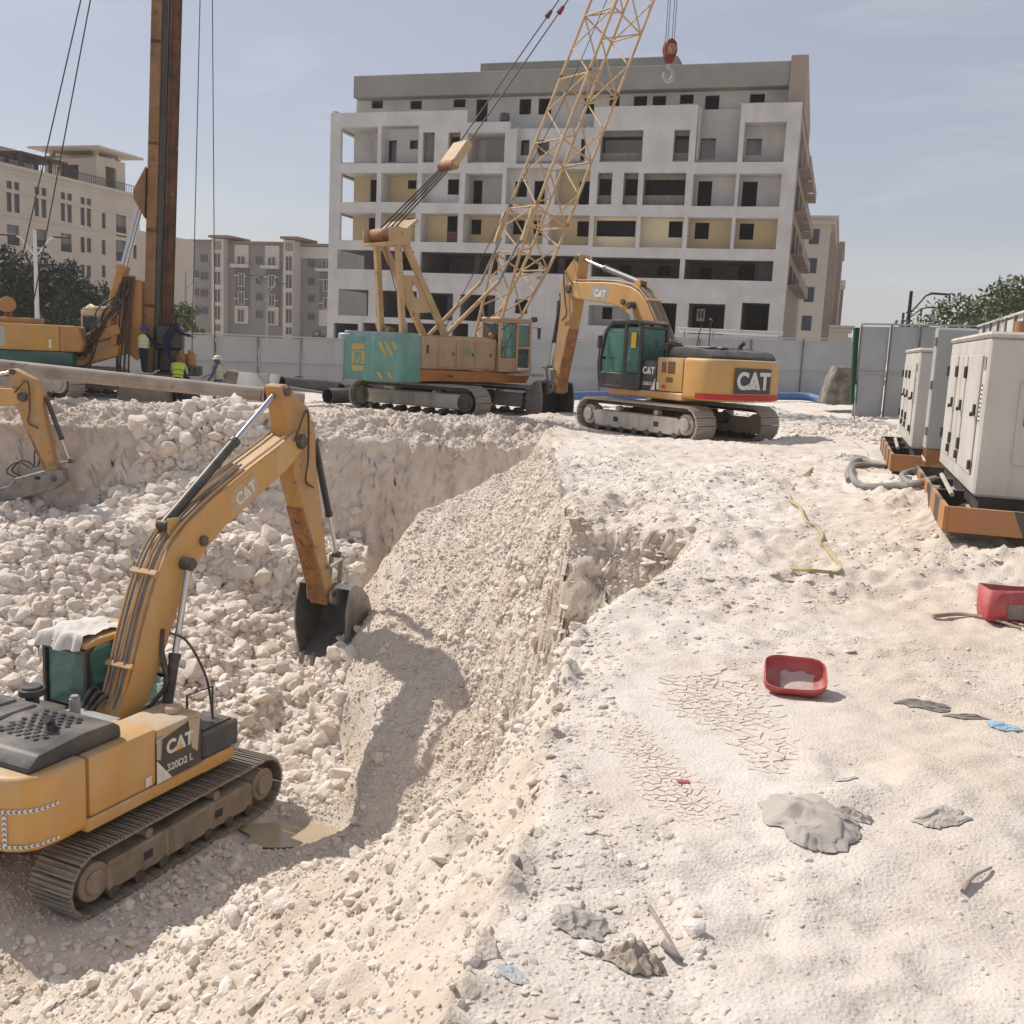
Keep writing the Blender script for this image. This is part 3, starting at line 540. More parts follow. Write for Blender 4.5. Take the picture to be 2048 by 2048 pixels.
    w_ = q[1]-q[0]; MB().box(q[0]+.15*w_, q[0]+.45*w_, 2.285, 2.298, q[2]+.25, q[2]+.85).box(q[0]+.55*w_, q[0]+.85*w_, 2.285, 2.298, q[2]+.25, q[2]+.85).build('poster_print', 'brown_metal', pb)
    return root
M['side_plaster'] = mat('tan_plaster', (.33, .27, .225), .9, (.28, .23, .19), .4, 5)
M['dark_plastic'] = mat('dark_plastic', (.035, .037, .042), .5, (.06, .06, .06), 3, 4, dust=DUST, dustamt=.3)
main_building()
# ------------------------------------------------------------------ neighbouring buildings
M['beige_stone'] = mat('beige_stone_cladding', (.52, .46, .385), .9, (.46, .41, .345), .3, 5)
M['beige_dark'] = mat('beige_band', (.36, .30, .235), .9)
M['glass_far'] = mat('window_glass', (.045, .055, .07), .15, spec=.6)
M['shutter'] = mat('grey_shutter', (.16, .16, .165), .6)
M['iron'] = mat('dark_iron', (.025, .025, .03), .5)
M['pergola'] = mat('maroon_timber', (.07, .03, .035), .7)
M['grey_wall'] = mat('grey_stucco', (.235, .225, .22), .9, (.205, .195, .19), .3, 5)
M['brown_wall'] = mat('brown_stucco', (.15, .125, .12), .9)
M['pale_wall'] = mat('pale_stucco', (.50, .46, .405), .9, (.45, .415, .37), .3)
M['brown_trim'] = mat('brown_trim', (.22, .145, .11), .8)
M['steel_grey'] = mat('galvanised_steel', (.32, .33, .34), .5, (.26, .27, .28), 2, metal=.3)
def froot(F, name, label, cat='building'):
    return empty(name, (F.o[0], F.o[1], 0), math.atan2(F.e[1], F.e[0]), label, cat)
def fpart(root, r, y0, y1, m, name, bevel=0): return MB().box(r[0], r[1], y0, y1, r[2], r[3]).build(name, m, root, bevel, 0)
def pane_window(root, r, y, m='glass_far', fr='beige_dark', name='window', mull=True):
    s0, s1, z0, z1 = r; t = min(.12, (s1-s0)*.12); b = MB()
    b.box(s0-t, s0, y-.08, y+.1, z0-t, z1+t).box(s1, s1+t, y-.08, y+.1, z0-t, z1+t).box(s0, s1, y-.08, y+.1, z1, z1+t).box(s0, s1, y-.08, y+.1, z0-t, z0)
    if mull and s1-s0 > 1.0: b.box((s0+s1)/2-.04, (s0+s1)/2+.04, y-.05, y+.1, z0, z1)
    o = b.build(name, fr, root, smooth=0); MB().box(s0, s1, y-.02, y+.02, z0, z1).build('pane', m, o, smooth=0); return o
def left_building():
    F = Facade(P(0, 337, 115), SD); root = froot(F, 'stone_apartment_building', 'beige stone clad apartment building with roof tower and maroon pergola behind dark trees')
    z4 = lambda x, y: (.22255*x, 250+.22255*y); q = lambda x0, y0, x1, y1, d=0.: F.rect(*z4(x0, y0), *z4(x1, y1), d)
    s1 = F.sz(*z4(1255, 800))[0]; zt = F.sz(*z4(430, 460))[1]; s0 = -22.; sc = F.sz(*z4(868, 560))[0]
    wins = [(58, 502, 107, 572), (127, 515, 175, 585), (310, 555, 355, 622), (373, 567, 418, 637), (545, 605, 587, 668), (605, 617, 647, 680), (724, 650, 763, 710), (780, 662, 820, 722),
            (60, 600, 107, 780), (128, 612, 178, 790), (310, 645, 352, 820), (373, 655, 418, 833), (545, 692, 587, 862), (605, 702, 647, 877), (724, 745, 763, 900), (780, 752, 820, 912),
            (915, 792, 950, 930), (1198, 848, 1230, 985), (724, 1008, 763, 1145), (780, 1018, 820, 1145), (915, 1035, 950, 1165), (1198, 1080, 1230, 1200), (724, 1255, 763, 1370), (780, 1262, 820, 1370), (915, 1262, 950, 1370), (724, 1490, 763, 1600), (780, 1490, 820, 1600), (915, 1490, 950, 1610)]
    wide = [(65, 898, 175, 1080), (312, 938, 418, 1100), (547, 975, 645, 1140), (1043, 800, 1135, 1005), (1043, 1035, 1135, 1225), (1043, 1262, 1135, 1440)]
    wr = [q(*w_) for w_ in wins]; dr = [q(*w_) for w_ in wide]
    b = MB(); holed(b, s0, s1, -1, zt, 0, .35, wr+dr); b.box(s0, s1, .36, 14, -1, zt-.02); wl = b.build('wall', 'beige_stone', root, smooth=0)
    for r in wr: pane_window(wl, r, .22)
    for r in dr:
        w_ = pane_window(wl, r, .28, 'shutter'); h = r[3]-r[2]; MB().box(r[0], r[1], .02, .06, r[2], r[2]+.42*h).build('balustrade', 'iron', w_)
    for y in (585, 795, 560):
        z = F.sz(*z4(40, y if y != 560 else 410))[1]; MB().box(s0, s1+.1, -.12, -.003, z-.15, z+.12).build('string_course', 'beige_stone', root)
    MB().box(s0, s1+.15, -.18, .5, zt+.002, zt+.35).build('cornice', 'beige_stone', root)
    rl = MB(); rl.box(s0, s1, .1, .16, zt+1.3, zt+1.38); n = int((s1-s0)/.35)
    for i in range(n): x = s0+i*.35; rl.box(x, x+.05, .11, .15, zt+.35, zt+1.3)
    rl.build('roof_railing', 'iron', root, smooth=0)
    se = F.sz(*z4(1125, 400), 1.2)[0]; zq = F.sz(*z4(868, 272), 1.2)[1]; zr = F.sz(*z4(870, 178), -.2)[1]; wdt = 9.
    tw = MB(); o1 = q(950, 380, 1045, 545, 1.2); sc2 = F.sz(*z4(868, 400), 1.2)[0]; holed(tw, sc2, se, zt, zq, 1.2, 1.5, [(o1[0], o1[1], zt+.3, o1[3])])
    tw.box(sc2, se, 9.0, wdt+.3, zt, zq); tw.box(sc2, sc2+.3, 1.502, 4.0, zt, zq); tw.box(sc2, sc2+.3, 7.0, 9.0, zt, zq); tw.box(sc2, sc2+.3, 4.0, 7.0, zt+3.1, zq); tw.box(se-.3, se, 1.502, 9., zt, zq); tw.box(sc2, se, 1.5, 9., zq-.3, zq-.01)
    tw.build('roof_tower', 'beige_stone', root, smooth=0)
    for x in (sc2+.5, se-.9):
        for y in (1.6, 8.4): MB().box(x, x+.5, y, y+.5, zq, zr-.3).build('tower_post', 'beige_stone', root, smooth=0)
    MB().box(sc2-1.6, se+1.8, -.4, 10.6, zr-.3, zr).build('tower_roof', 'beige_stone', root, .05)
    a_, c_ = F.sz(*z4(100, 330), 2.)[0], F.sz(*z4(590, 400), 1.)[0]; zpg = F.sz(*z4(360, 290), 1.5)[1]
    pg = MB(); pg.box(a_, c_, .6, 5.5, zpg-.25, zpg)
    for i in range(4): x = a_+.3+(c_-a_-.6)*i/3; MB().box(x-.15, x+.15, .8, 1.1, zt+.3, zpg-.25).build('pergola_post', 'pergola', root, smooth=0); MB().box(x-.15, x+.15, 5, 5.3, zt+.3, zpg-.25).build('pergola_post', 'pergola', root, smooth=0)
    pg.build('pergola', 'pergola', root, smooth=0)
    e_ = F.sz(*z4(300, 265), 6)[0]; MB().box(-20, e_, 6, 13, zt, F.sz(*z4(150, 225), 6)[1]).build('stair_house', 'beige_stone', root)
    MB().box(s1+.01, s1+16, 2.5, 14, -1, zt*.80).build('rear_wing', 'beige_stone', root, smooth=0)
left_building()
def grey_row():
    F = Facade(P(340, 600, 186), SE); root = froot(F, 'grey_apartment_block', 'grey and brown five storey apartment block with pale stair towers')
    z5 = lambda x, y: (340+.176*x, 460+.176*y); q = lambda x0, y0, x1, y1: F.rect(*z5(x0, y0), *z5(x1, y1))
    def body(x0, x1, yt, m, y0, y1, name='wall'):
        r = q(x0, yt, x1, 1300); return MB().box(r[0], r[1], y0, y1, -2, r[3]).build(name, m, root, smooth=0)
    body(-260, 525, 120, 'grey_wall', 0, 12); body(530, 1335, 142, 'grey_wall', -.05, 12.1); body(1340, 2100, 165, 'grey_wall', 1.2, 13)
    for x0, x1, yt in ((530, 665, 110), (1338, 1445, 125)):
        body(x0, x1, yt, 'pale_wall', -1.6, 4, 'stair_tower')
        r = q(x0-15, yt-38, x1+75, yt-8); MB().box(r[0], r[1], -2.2, 5, r[2], r[3]).build('cornice', 'brown_trim', root, .05)
        for i in range(3): r = q(x0+33+i*29, yt+30, x0+46+i*29, yt+125); fpart(root, r, -1.72, -1.605, 'brown_trim', 'slit')
        for k, (y0, y1) in enumerate(((275, 430), (482, 628), (682, 825), (870, 1020), (1075, 1150))):
            d = 0 if x0 < 1000 else 35; pane_window(root, q(x0+33, y0+d, x0+102, y1+d*1.15), -1.62, 'glass_far', 'pale_wall')
    for x0, x1, yt, yb in ((-250, 525, 106, 128), (690, 1335, 132, 165), (1445, 2100, 150, 185)):
        r = q(x0, yt, x1, yb); fpart(root, r, -.35 if x0 < 1400 else .9, 3, 'brown_trim', 'eaves')
    for x0, y0, x1, y1 in ((75, 140, 225, 370), (750, 170, 905, 395), (1095, 180, 1255, 405), (1445, 190, 1900, 320), (750, 860, 900, 1065), (1100, 875, 1245, 1085), (75, 860, 225, 1060), (1665, 905, 1800, 1090)):
        fpart(root, q(x0, y0, x1, y1), -.45 if x0 < 1400 else .85, -.06 if x0 < 1400 else 1.19, 'pale_wall', 'pale_panel')
    for x0, y0, x1, y1 in ((75, 405, 230, 855), (750, 435, 905, 855), (1095, 445, 1255, 870), (1668, 472, 1800, 900)):
        fpart(root, q(x0, y0, x1, y1), -.25 if x0 < 1400 else .95, -.055 if x0 < 1400 else 1.195, 'brown_wall', 'brown_panel')
    for x0, y0, x1, y1 in ((50, 370, 245, 400), (720, 392, 925, 432), (1065, 407, 1270, 445), (1640, 432, 1800, 468)):
        fpart(root, q(x0, y0, x1, y1), -1.1 if x0 < 1400 else .2, -.46 if x0 < 1400 else 1.19, 'pale_wall', 'ledge')
    for x, ys in ((390, (320, 520, 715, 915)), (1016, (345, 568, 760, 958)), (1570, (370, 577, 772, 977)), (290, (500, 700, 900))):
        for y in ys: pane_window(root, q(x-30, y-32, x+30, y+36), -.1 if x < 1400 else 1.12, 'glass_far', 'brown_wall')
    for x0, y0, x1, y1 in ((113, 278, 143, 362), (155, 278, 185, 362), (788, 305, 820, 390), (833, 305, 865, 390), (1135, 315, 1165, 405), (1180, 315, 1212, 405), (800, 500, 860, 640), (800, 705, 860, 840), (788, 905, 858, 1043), (1145, 520, 1205, 650), (1145, 740, 1205, 860), (1130, 925, 1203, 1065), (120, 490, 180, 610), (120, 700, 180, 830), (1710, 342, 1745, 425), (1757, 342, 1792, 425), (1725, 560, 1790, 690), (1725, 770, 1790, 890)):
        pane_window(root, q(x0, y0, x1, y1), -.5 if x0 < 1400 else .8, 'glass_far', 'pale_wall')
    for x0, x1, y in ((745, 795, 518), (860, 900, 523), (740, 795, 780), (855, 905, 786), (1090, 1140, 535), (1205, 1252, 538), (1085, 1135, 797), (1200, 1250, 803), (70, 120, 490), (185, 232, 492), (1668, 1715, 560), (1668, 1712, 826)):
        fpart(root, q(x0, y-6, x1, y+7), -.55 if x0 < 1400 else .75, -.26 if x0 < 1400 else .94, 'pale_wall', 'white_band')
grey_row()
def street_buildings():
    def tower(u, vtop, D, dl, wd, name, label, side, front, cols):
        F = Facade(P(u, vtop, D), SD); zt = F.sz(u, vtop)[1]; root = froot(F, name, label)
        MB().box(0, dl, 0, wd, -1, zt-.9).build('wall', front, root, smooth=0)
        MB().box(-.5, dl+.3, -.5, wd, zt-.9+.002, zt-.35).build('cornice', front, root, .06); MB().box(-.8, dl+.5, -.8, wd, zt-.348, zt).build('cornice', front, root, .06)
        n = int(dl/3.2)
        for i in range(n):
            fpart(root, (1.2+i*3.2, 2.6+i*3.2, 1, zt-1.6), -.22 if i % 2 else -.55, -.003, side, 'side_bay')
        for k in range(cols):
            fpart(root, (-.0, 0, 0, 0), 0, 0, front, 'x') if False else None
            for j in range(5): pane_window_end(root, 1.2+k*2.4, 2.5+j*3.3)
        return root
    def pane_window_end(root, y, z): MB().box(-.06, -.003, y, y+1.1, z, z+1.7).build('window', 'glass_far', root, smooth=0)
    tower(1664, 432, 118, 26, 9, 'tan_apartment_building', 'tan apartment building with heavy cornice just behind the unfinished building', 'side_plaster', 'pale_wall', 2)
    tower(1679, 484, 150, 26, 8, 'brown_apartment_building', 'brown apartment building further down the street behind the tan one', 'side_plaster', 'side_plaster', 2)
    tower(1683, 560, 196, 22, 8, 'far_pale_building', 'low pale building farthest down the street', 'brown_trim', 'pale_wall', 2)
    tower(1698, 652, 150, 6, 8, 'street_kiosk', 'small pale kiosk at the street end beside the fence', 'pale_wall', 'pale_wall', 0)
street_buildings()
# ------------------------------------------------------------------ site hoarding
M['hoarding'] = mat('grey_hoarding_sheet', (.40, .415, .425), .55, (.35, .365, .375), .8, 5, streak=(.33, .335, .335), rust=(.2, .13, .09), rustamt=.12, dust=DUST, dustamt=.2, spec=.4)
M['hoarding_white'] = mat('white_hoarding_sheet', (.62, .62, .60), .6, (.55, .55, .53), .8, streak=(.46, .45, .43))
M['post_steel'] = mat('weathered_post', (.20, .195, .19), .6, (.14, .11, .09), 5, rust=(.2, .11, .07), rustamt=.25)
def hoarding(name, label, pts, pw, m='hoarding', group=None, ribs=1, front=(0, -1)):
    """pts: list of (base point, top z); panels between posts, each its own part"""
    root = empty(name, tuple(pts[0][0]), 0, label, 'fence', group); o = np.array(pts[0][0])
    A = [np.array(p[0]) for p in pts]; T = [p[1] for p in pts]
    for (a, ta), (b, tb) in zip(zip(A, T), zip(A[1:], T[1:])):
        L_ = np.linalg.norm((b-a)[:2]); n = max(1, round(L_/pw)); e = (b-a)[:2]/L_; nn = np.array([e[1], -e[0]])
        if nn@np.array(front) < 0: nn = -nn
        for i in range(n):
            f0, f1 = i/n, (i+1)/n; p0 = a+(b-a)*f0-o; p1 = a+(b-a)*f1-o; h0, h1 = ta+(tb-ta)*f0-o[2], ta+(tb-ta)*f1-o[2]; g = .02; jit = random.uniform(-.03, .03)
            q0 = p0[:2]+e*g; q1 = p1[:2]-e*g; mb = MB(); off = nn*jit
            zm0, zm1 = p0[2]+(h0-p0[2])*.46, p1[2]+(h1-p1[2])*.46; dz = random.uniform(-.05, .02)
            for za0, za1, zb0, zb1 in ((p0[2]-.15, p1[2]-.15, zm0-.012, zm1-.012), (zm0+.012, zm1+.012, h0+dz, h1+dz)):
                V = [(q0[0]+off[0], q0[1]+off[1], za0), (q1[0]+off[0], q1[1]+off[1], za1), (q1[0]+off[0], q1[1]+off[1], zb1), (q0[0]+off[0], q0[1]+off[1], zb0)]
                V += [(x-nn[0]*.04, y-nn[1]*.04, z) for x, y, z in V]; mb.add(V, [(0, 1, 2, 3), (7, 6, 5, 4), (0, 4, 5, 1), (1, 5, 6, 2), (2, 6, 7, 3), (3, 7, 4, 0)])
            mb.build('panel', m, root, smooth=0)
            pb = MB(); pb.bar((p0[0]+nn[0]*.05, p0[1]+nn[1]*.05, p0[2]-.3), (p0[0]+nn[0]*.05, p0[1]+nn[1]*.05, h0+.02), .05, .05); pb.build('post', 'post_steel', root, smooth=0)
        tr = MB(); d = nn*.03; tr.bar((*((a-o)[:2]+d), ta-o[2]+.05), (*((b-o)[:2]+d), tb-o[2]+.05), .12, .06); tr.bar((*((a-o)[:2]+nn*.045), (a-o)[2]+(ta-a[2])*.46), (*((b-o)[:2]+nn*.045), (b-o)[2]+(tb-b[2])*.46), .03, .05); tr.build('rail', m, root, smooth=0)
    return root
hoarding('site_hoarding', 'long low grey sheet hoarding along the back of the site', [(np.array([*P(u, v, D)[:2], zb]), float(P(u, v, D)[2])) for u, v, D, zb in ((60, 655, 47.5, -.15), (345, 667, 47, -.1), (690, 680, 46.4, .1), (1010, 683, 46, .35), (1400, 678, 45.6, .6), (1712, 680, 45.2, .7))], 2.1)
hoarding('site_hoarding', 'tall grey sheet hoarding panels right of the green post', [(np.array([*P(1722, 651, 34.)[:2], .72]), float(P(1722, 651, 34.)[2])), (np.array([*P(1955, 655, 35.5)[:2], .85]), float(P(1955, 655, 35.5)[2]))], 1.3)
hoarding('site_hoarding', 'white ribbed hoarding running towards the camera behind the generators', [(np.array([*P(1958, 656, 35.4)[:2], .85]), float(P(1958, 656, 35.4)[2])), (np.array([*P(2075, 620, 27.)[:2], .9]), float(P(2075, 620, 27.)[2]))], 1.2, 'hoarding_white', front=(-1, 0))
# ------------------------------------------------------------------ trees
M['bark'] = mat('bark', (.10, .075, .055), .95, (.06, .045, .035), 8)
def leaf_mat(name, a, b2):
    m = mat(name, a, .6, b2, 1.2, 3, (.35, .65)); m.node_tree.nodes['Principled BSDF'].inputs['Subsurface Weight'].default_value = 0; return m
M['leaf_dark'] = leaf_mat('dark_foliage', (.022, .034, .022), (.042, .055, .032)); M['leaf_olive'] = leaf_mat('olive_foliage', (.125, .145, .07), (.08, .10, .048)); M['leaf_pale'] = leaf_mat('pale_foliage', (.13, .15, .085), (.09, .11, .06))
def tree(name, label, base, H, rx, n, lsize, m, group=None, trunk=.35, flat=.6, clumps=26, droop=.2, seed=1):
    g = np.random.default_rng(seed); root = empty(name, tuple(base), 0, label, 'tree', group); t = MB()
    t.tube([(0, 0, -.3), (.1*rx*.3, 0, H*trunk*.5), (.05, .1, H*trunk)], [.045*H*.5, .035*H*.5, .028*H*.5], 8)
    cs = []
    for i in range(clumps):
        th = g.uniform(0, 6.28); rr = math.sqrt(g.uniform(0, 1))*rx*.85; zc = H*trunk+(H*(1-trunk))*g.uniform(.12, .95)*(1-.45*(rr/rx)**2)
        c = np.array([rr*math.cos(th), rr*math.sin(th), zc]); cs.append((c, rx*g.uniform(.22, .42)))
        mid = c*np.array([.45, .45, 1])*np.array([1, 1, .6])+np.array([0, 0, H*trunk*.35]); t.tube([(.05, .1, H*trunk*.9), tuple(mid), tuple(c)], [.02*H*.4, .012*H*.4, .004*H], 5, False)
    t.build('trunk', 'bark', root)
    k = n//clumps; V = []; 
    for c, r in cs:
        d = g.normal(size=(k, 3)); d /= np.linalg.norm(d, axis=1)[:, None]; q = c+d*(r*g.uniform(.25, 1.12, (k, 1))**.6)*np.array([1, 1, flat]); q[:, 2] -= droop*np.hypot(d[:, 0], d[:, 1])*r*.5
        a_ = g.normal(size=(k, 3)); a_ /= np.linalg.norm(a_, axis=1)[:, None]; b_ = np.cross(a_, g.normal(size=(k, 3))); b_ /= np.linalg.norm(b_, axis=1)[:, None]; s = lsize*g.uniform(.6, 1.3, (k, 1))
        V.append(np.stack([q-a_*s, q-b_*s*.42, q+a_*s, q+b_*s*.42], 1))
    V = np.concatenate(V).reshape(-1, 3); F_ = np.arange(len(V)).reshape(-1, 4); link(bpy.data.objects.new('crown', npmesh('crown', V, F_, M[m])), root); return root
def gp(u, v, D, z=None):
    q = P(u, v, D); return (float(q[0]), float(q[1]), float(gz(q[0], q[1])) if z is None else z)
for i, (u, D, H, rx, n, lab) in enumerate(((-25, 78, 8.2, 4.0, 4200, 'dark leafy street tree cut by the left picture edge'), (55, 82, 8.0, 3.6, 4200, 'dark leafy street tree behind the tall pale street lamp'), (128, 80, 7.6, 3.6, 4200, 'dark leafy street tree right of the street lamp'), (172, 92, 6.9, 3.4, 3000, 'sparse dark street tree between lamp and drilling mast'), (232, 88, 5.4, 2.3, 2000, 'small dark street tree just left of the drilling mast'))):
    tree('street_tree', lab, gp(u, 650, D, 0.), H, rx, n, .21, 'leaf_dark', 'street trees by the stone building', .3, .7, 22, seed=30+i)
tree('street_tree', 'thin olive tree half hidden right of the drilling mast', gp(362, 655, 70, 0.), 4.6, 1.7, 1600, .16, 'leaf_olive', None, .3, .8, 16, seed=41)
tree('garden_shrub', 'pale green round shrub beside the unfinished building', gp(640, 680, 78, 0.), 2.9, 1.4, 1500, .14, 'leaf_pale', None, .2, .8, 14, seed=42)
tree('garden_shrub', 'low green shrub with orange flowers behind the hoarding', gp(365, 668, 52, 0.2), 2.3, 1.0, 900, .1, 'leaf_olive', None, .2, .6, 10, seed=43)
tree('acacia_tree', 'spreading olive green tree rising behind the white hoarding', gp(2035, 700, 44, .6), 6.2, 4.4, 15000, .125, 'leaf_olive', None, .3, .5, 44, .5, seed=44)
# hedge and street lamps
hb = np.random.default_rng(5); V = []; a0, a1 = P(-60, 640, 66), P(300, 640, 70); k = 7000
tt = hb.uniform(0, 1, (k, 1)); q = np.concatenate([a0[None, :2]*(1-tt)+a1[None, :2]*tt, hb.uniform(.0, 2.55, (k, 1))], 1)+hb.normal(size=(k, 3))*np.array([.2, .35, .12]); a_ = hb.normal(size=(k, 3)); a_ /= np.linalg.norm(a_, axis=1)[:, None]; b_ = np.cross(a_, hb.normal(size=(k, 3))); b_ /= np.linalg.norm(b_, axis=1)[:, None]
V = np.stack([q-a_*.2, q-b_*.1, q+a_*.2, q+b_*.1], 1).reshape(-1, 3); hd = link(bpy.data.objects.new('hedge', npmesh('hedge', V, np.arange(len(V)).reshape(-1, 4), M['leaf_dark']))); tag(hd, 'dark green hedge along the street under the trees', 'hedge')
def street_lamp(label, u, vb, D, H, arms, m='steel_grey', lean=0, group='street lamps'):
    b0 = gp(u, vb, D, 0.); root = empty('street_lamp', b0, 0, label, 'street lamp', group)
    MB().tube([(0, 0, 0), (0, 0, H*.55), (0, 0, H)], [.13, .11, .08], 10).build('pole', m, root)
    for dx, dy, hz, L_ in arms:
        MB().tube([(0, 0, hz), (dx*.5, dy*.5, hz+.62), (dx*.75, dy*.75, hz+.95), (dx, dy, hz+1.05)], .045, 8).build('arm', m, root)
        l = MB().box(-L_/2, L_/2, -.13, .13, -.05, .05).xf(Matrix.Translation((dx*(1+L_*.45/abs(dx)), dy, hz+1.07)) @ Matrix.Rotation(.02, 4, 'Y')).build('lantern', 'iron', root, .03)
street_lamp('tall pale twin arm street lamp in front of the stone building', 75, 655, 55, 7.3, [(-1.0, 0, 5.9, .9), (1.0, 0, 5.9, .9)], 'hoarding_white')
street_lamp('thin street lamp in front of the grey apartment block beside the shrub', 372, 660, 95, 7.8, [(1.2, 0, 6.2, .8)])
street_lamp('thin street lamp in front of the grey apartment block centre', 533, 670, 95, 7.4, [(.9, 0, 6., .8), (-1.1, 0, 6.6, .8)])
street_lamp('nearer dark street lamp above the tall right hoarding', 1806, 740, 52, 6.05, [(1.0, 0, 4.9, 1.)], 'iron')
street_lamp('farther dark street lamp above the tall right hoarding', 1795, 740, 68, 5.75, [(1.5, 0, 5.1, 1.)], 'iron')
# ------------------------------------------------------------------ excavators
YEL = (.56, .30, .07)
M['yellow'] = mat('machine_yellow', YEL, .5, (.50, .28, .085), 1.5, 6, (.4, .62), dust=(.60, .51, .41), dustamt=.8, rust=(.24, .13, .06), rustamt=.16, streak=(.52, .34, .14), spec=.4)
M['yellow_worn'] = mat('worn_machine_yellow', (.50, .25, .06), .6, (.40, .24, .11), 2.5, 6, (.4, .6), dust=DUST, dustamt=.9, rust=(.19, .085, .035), rustamt=.45, streak=(.42, .30, .17))
M['rusty'] = mat('rusty_stick_paint', (.36, .17, .06), .75, (.22, .10, .045), 3, 7, (.4, .6), dust=DUST, dustamt=.7, rust=(.13, .06, .03), rustamt=.6)
M['black_paint'] = mat('black_panel', (.018, .019, .022), .35, (.03, .03, .032), 2, 5, dust=DUST, dustamt=.35, spec=.5)
M['charcoal'] = mat('charcoal_hood', (.035, .038, .046), .5, (.055, .058, .064), 2.5, 5, dust=DUST, dustamt=.45)
M['track_steel'] = mat('track_steel', (.16, .145, .13), .6, (.24, .215, .185), 4, 6, (.35, .65), metal=.2, dust=DUST, dustamt=.6, bump=.2)
M['track_pale'] = mat('dusty_track_steel', (.44, .385, .32), .85, (.30, .26, .22), 4, 6, (.35, .65), dust=DUST, dustamt=.9, bump=.2)
M['frame_dust'] = mat('dusty_track_frame', (.25, .205, .16), .85, (.16, .125, .095), 3, 7, (.35, .65), dust=DUST, dustamt=.9, streak=(.33, .28, .22))
M['frame_pale'] = mat('pale_track_frame', (.48, .44, .39), .8, (.36, .32, .28), 3, 6, dust=DUST, dustamt=.8, streak=(.30, .27, .24))
M['dark_gear'] = mat('oily_steel', (.04, .036, .032), .55, (.09, .075, .06), 4, 6, dust=DUST, dustamt=.5)
M['chrome'] = mat('chrome_rod', (.55, .56, .58), .18, metal=1.)
M['cyl_black'] = mat('cylinder_black', (.025, .027, .03), .4, (.045, .045, .045), 3, dust=DUST, dustamt=.45)
M['cyl_grey'] = mat('cylinder_grey', (.13, .14, .16), .4, (.2, .2, .2), 3, dust=DUST, dustamt=.4)
M['bucket_steel'] = mat('bucket_steel', (.30, .285, .265), .6, (.19, .18, .165), 4, 7, (.35, .65), metal=.25, dust=DUST, dustamt=.7, streak=(.27, .25, .22), bump=.2)
M['bucket_in'] = mat('bucket_inner_steel', (.075, .078, .085), .6, (.12, .12, .12), 3, 6, dust=DUST, dustamt=.25)
M['hose'] = mat('hydraulic_hose', (.022, .02, .02), .6, (.06, .05, .04), 6, dust=DUST, dustamt=.5)
M['white_paint'] = mat('white_lettering', (.72, .70, .66), .6, (.60, .57, .52), 8)
M['red_paint'] = mat('red_stripe', (.50, .025, .02), .5, (.42, .05, .04), 6)
M['decal_yellow'] = mat('decal_yellow', (.75, .42, .03), .5)
M['tan_plate'] = mat('dusty_tread_plate', (.52, .33, .15), .8, (.50, .42, .33), 2.5, 6, (.35, .6), bump=.4, bscale=60)
M['grey_plate'] = mat('grey_tread_plate', (.40, .39, .37), .7, (.33, .32, .30), 3, bump=.5, bscale=70)
M['white_cloth'] = mat('white_cloth', (.66, .64, .60), .9, (.56, .53, .48), 4)
M['seat'] = mat('cab_interior', (.03, .028, .026), .8)
def glass_mat(name, tint, op):
    m = bpy.data.materials.new(name); m.use_nodes = True; t = m.node_tree; N = t.nodes; K = t.links; b = N['Principled BSDF']; b.inputs['Base Color'].default_value = (*tint, 1); b.inputs['Roughness'].default_value = .06; b.inputs['Specular IOR Level'].default_value = .7
    tr = N.new('ShaderNodeBsdfTransparent'); tr.inputs[0].default_value = (min(1, tint[0]*3+.45), min(1, tint[1]*3+.5), min(1, tint[2]*3+.45), 1); mx_ = N.new('ShaderNodeMixShader'); mx_.inputs[0].default_value = op
    K.new(tr.outputs[0], mx_.inputs[1]); K.new(b.outputs[0], mx_.inputs[2]); K.new(mx_.outputs[0], N['Material Output'].inputs[0]); return m
M['cab_glass'] = glass_mat('green_cab_glass', (.10, .22, .19), .55); M['cab_glass_dark'] = glass_mat('dark_cab_glass', (.05, .08, .09), .6)
_SHOE = {}
def shoe_mesh(w, p, m):
    k = (w, p, m)
    if k not in _SHOE:
        b = MB(); b.box(-w/2, w/2, -p*.47, p*.47, -.02, .012)
        for y in (-.40, 0, .36): b.box(-w/2, w/2, p*y-.012, p*y+.012, .012, .04)
        _SHOE[k] = b.mesh('shoe', m, 0, 0)
    return _SHOE[k]
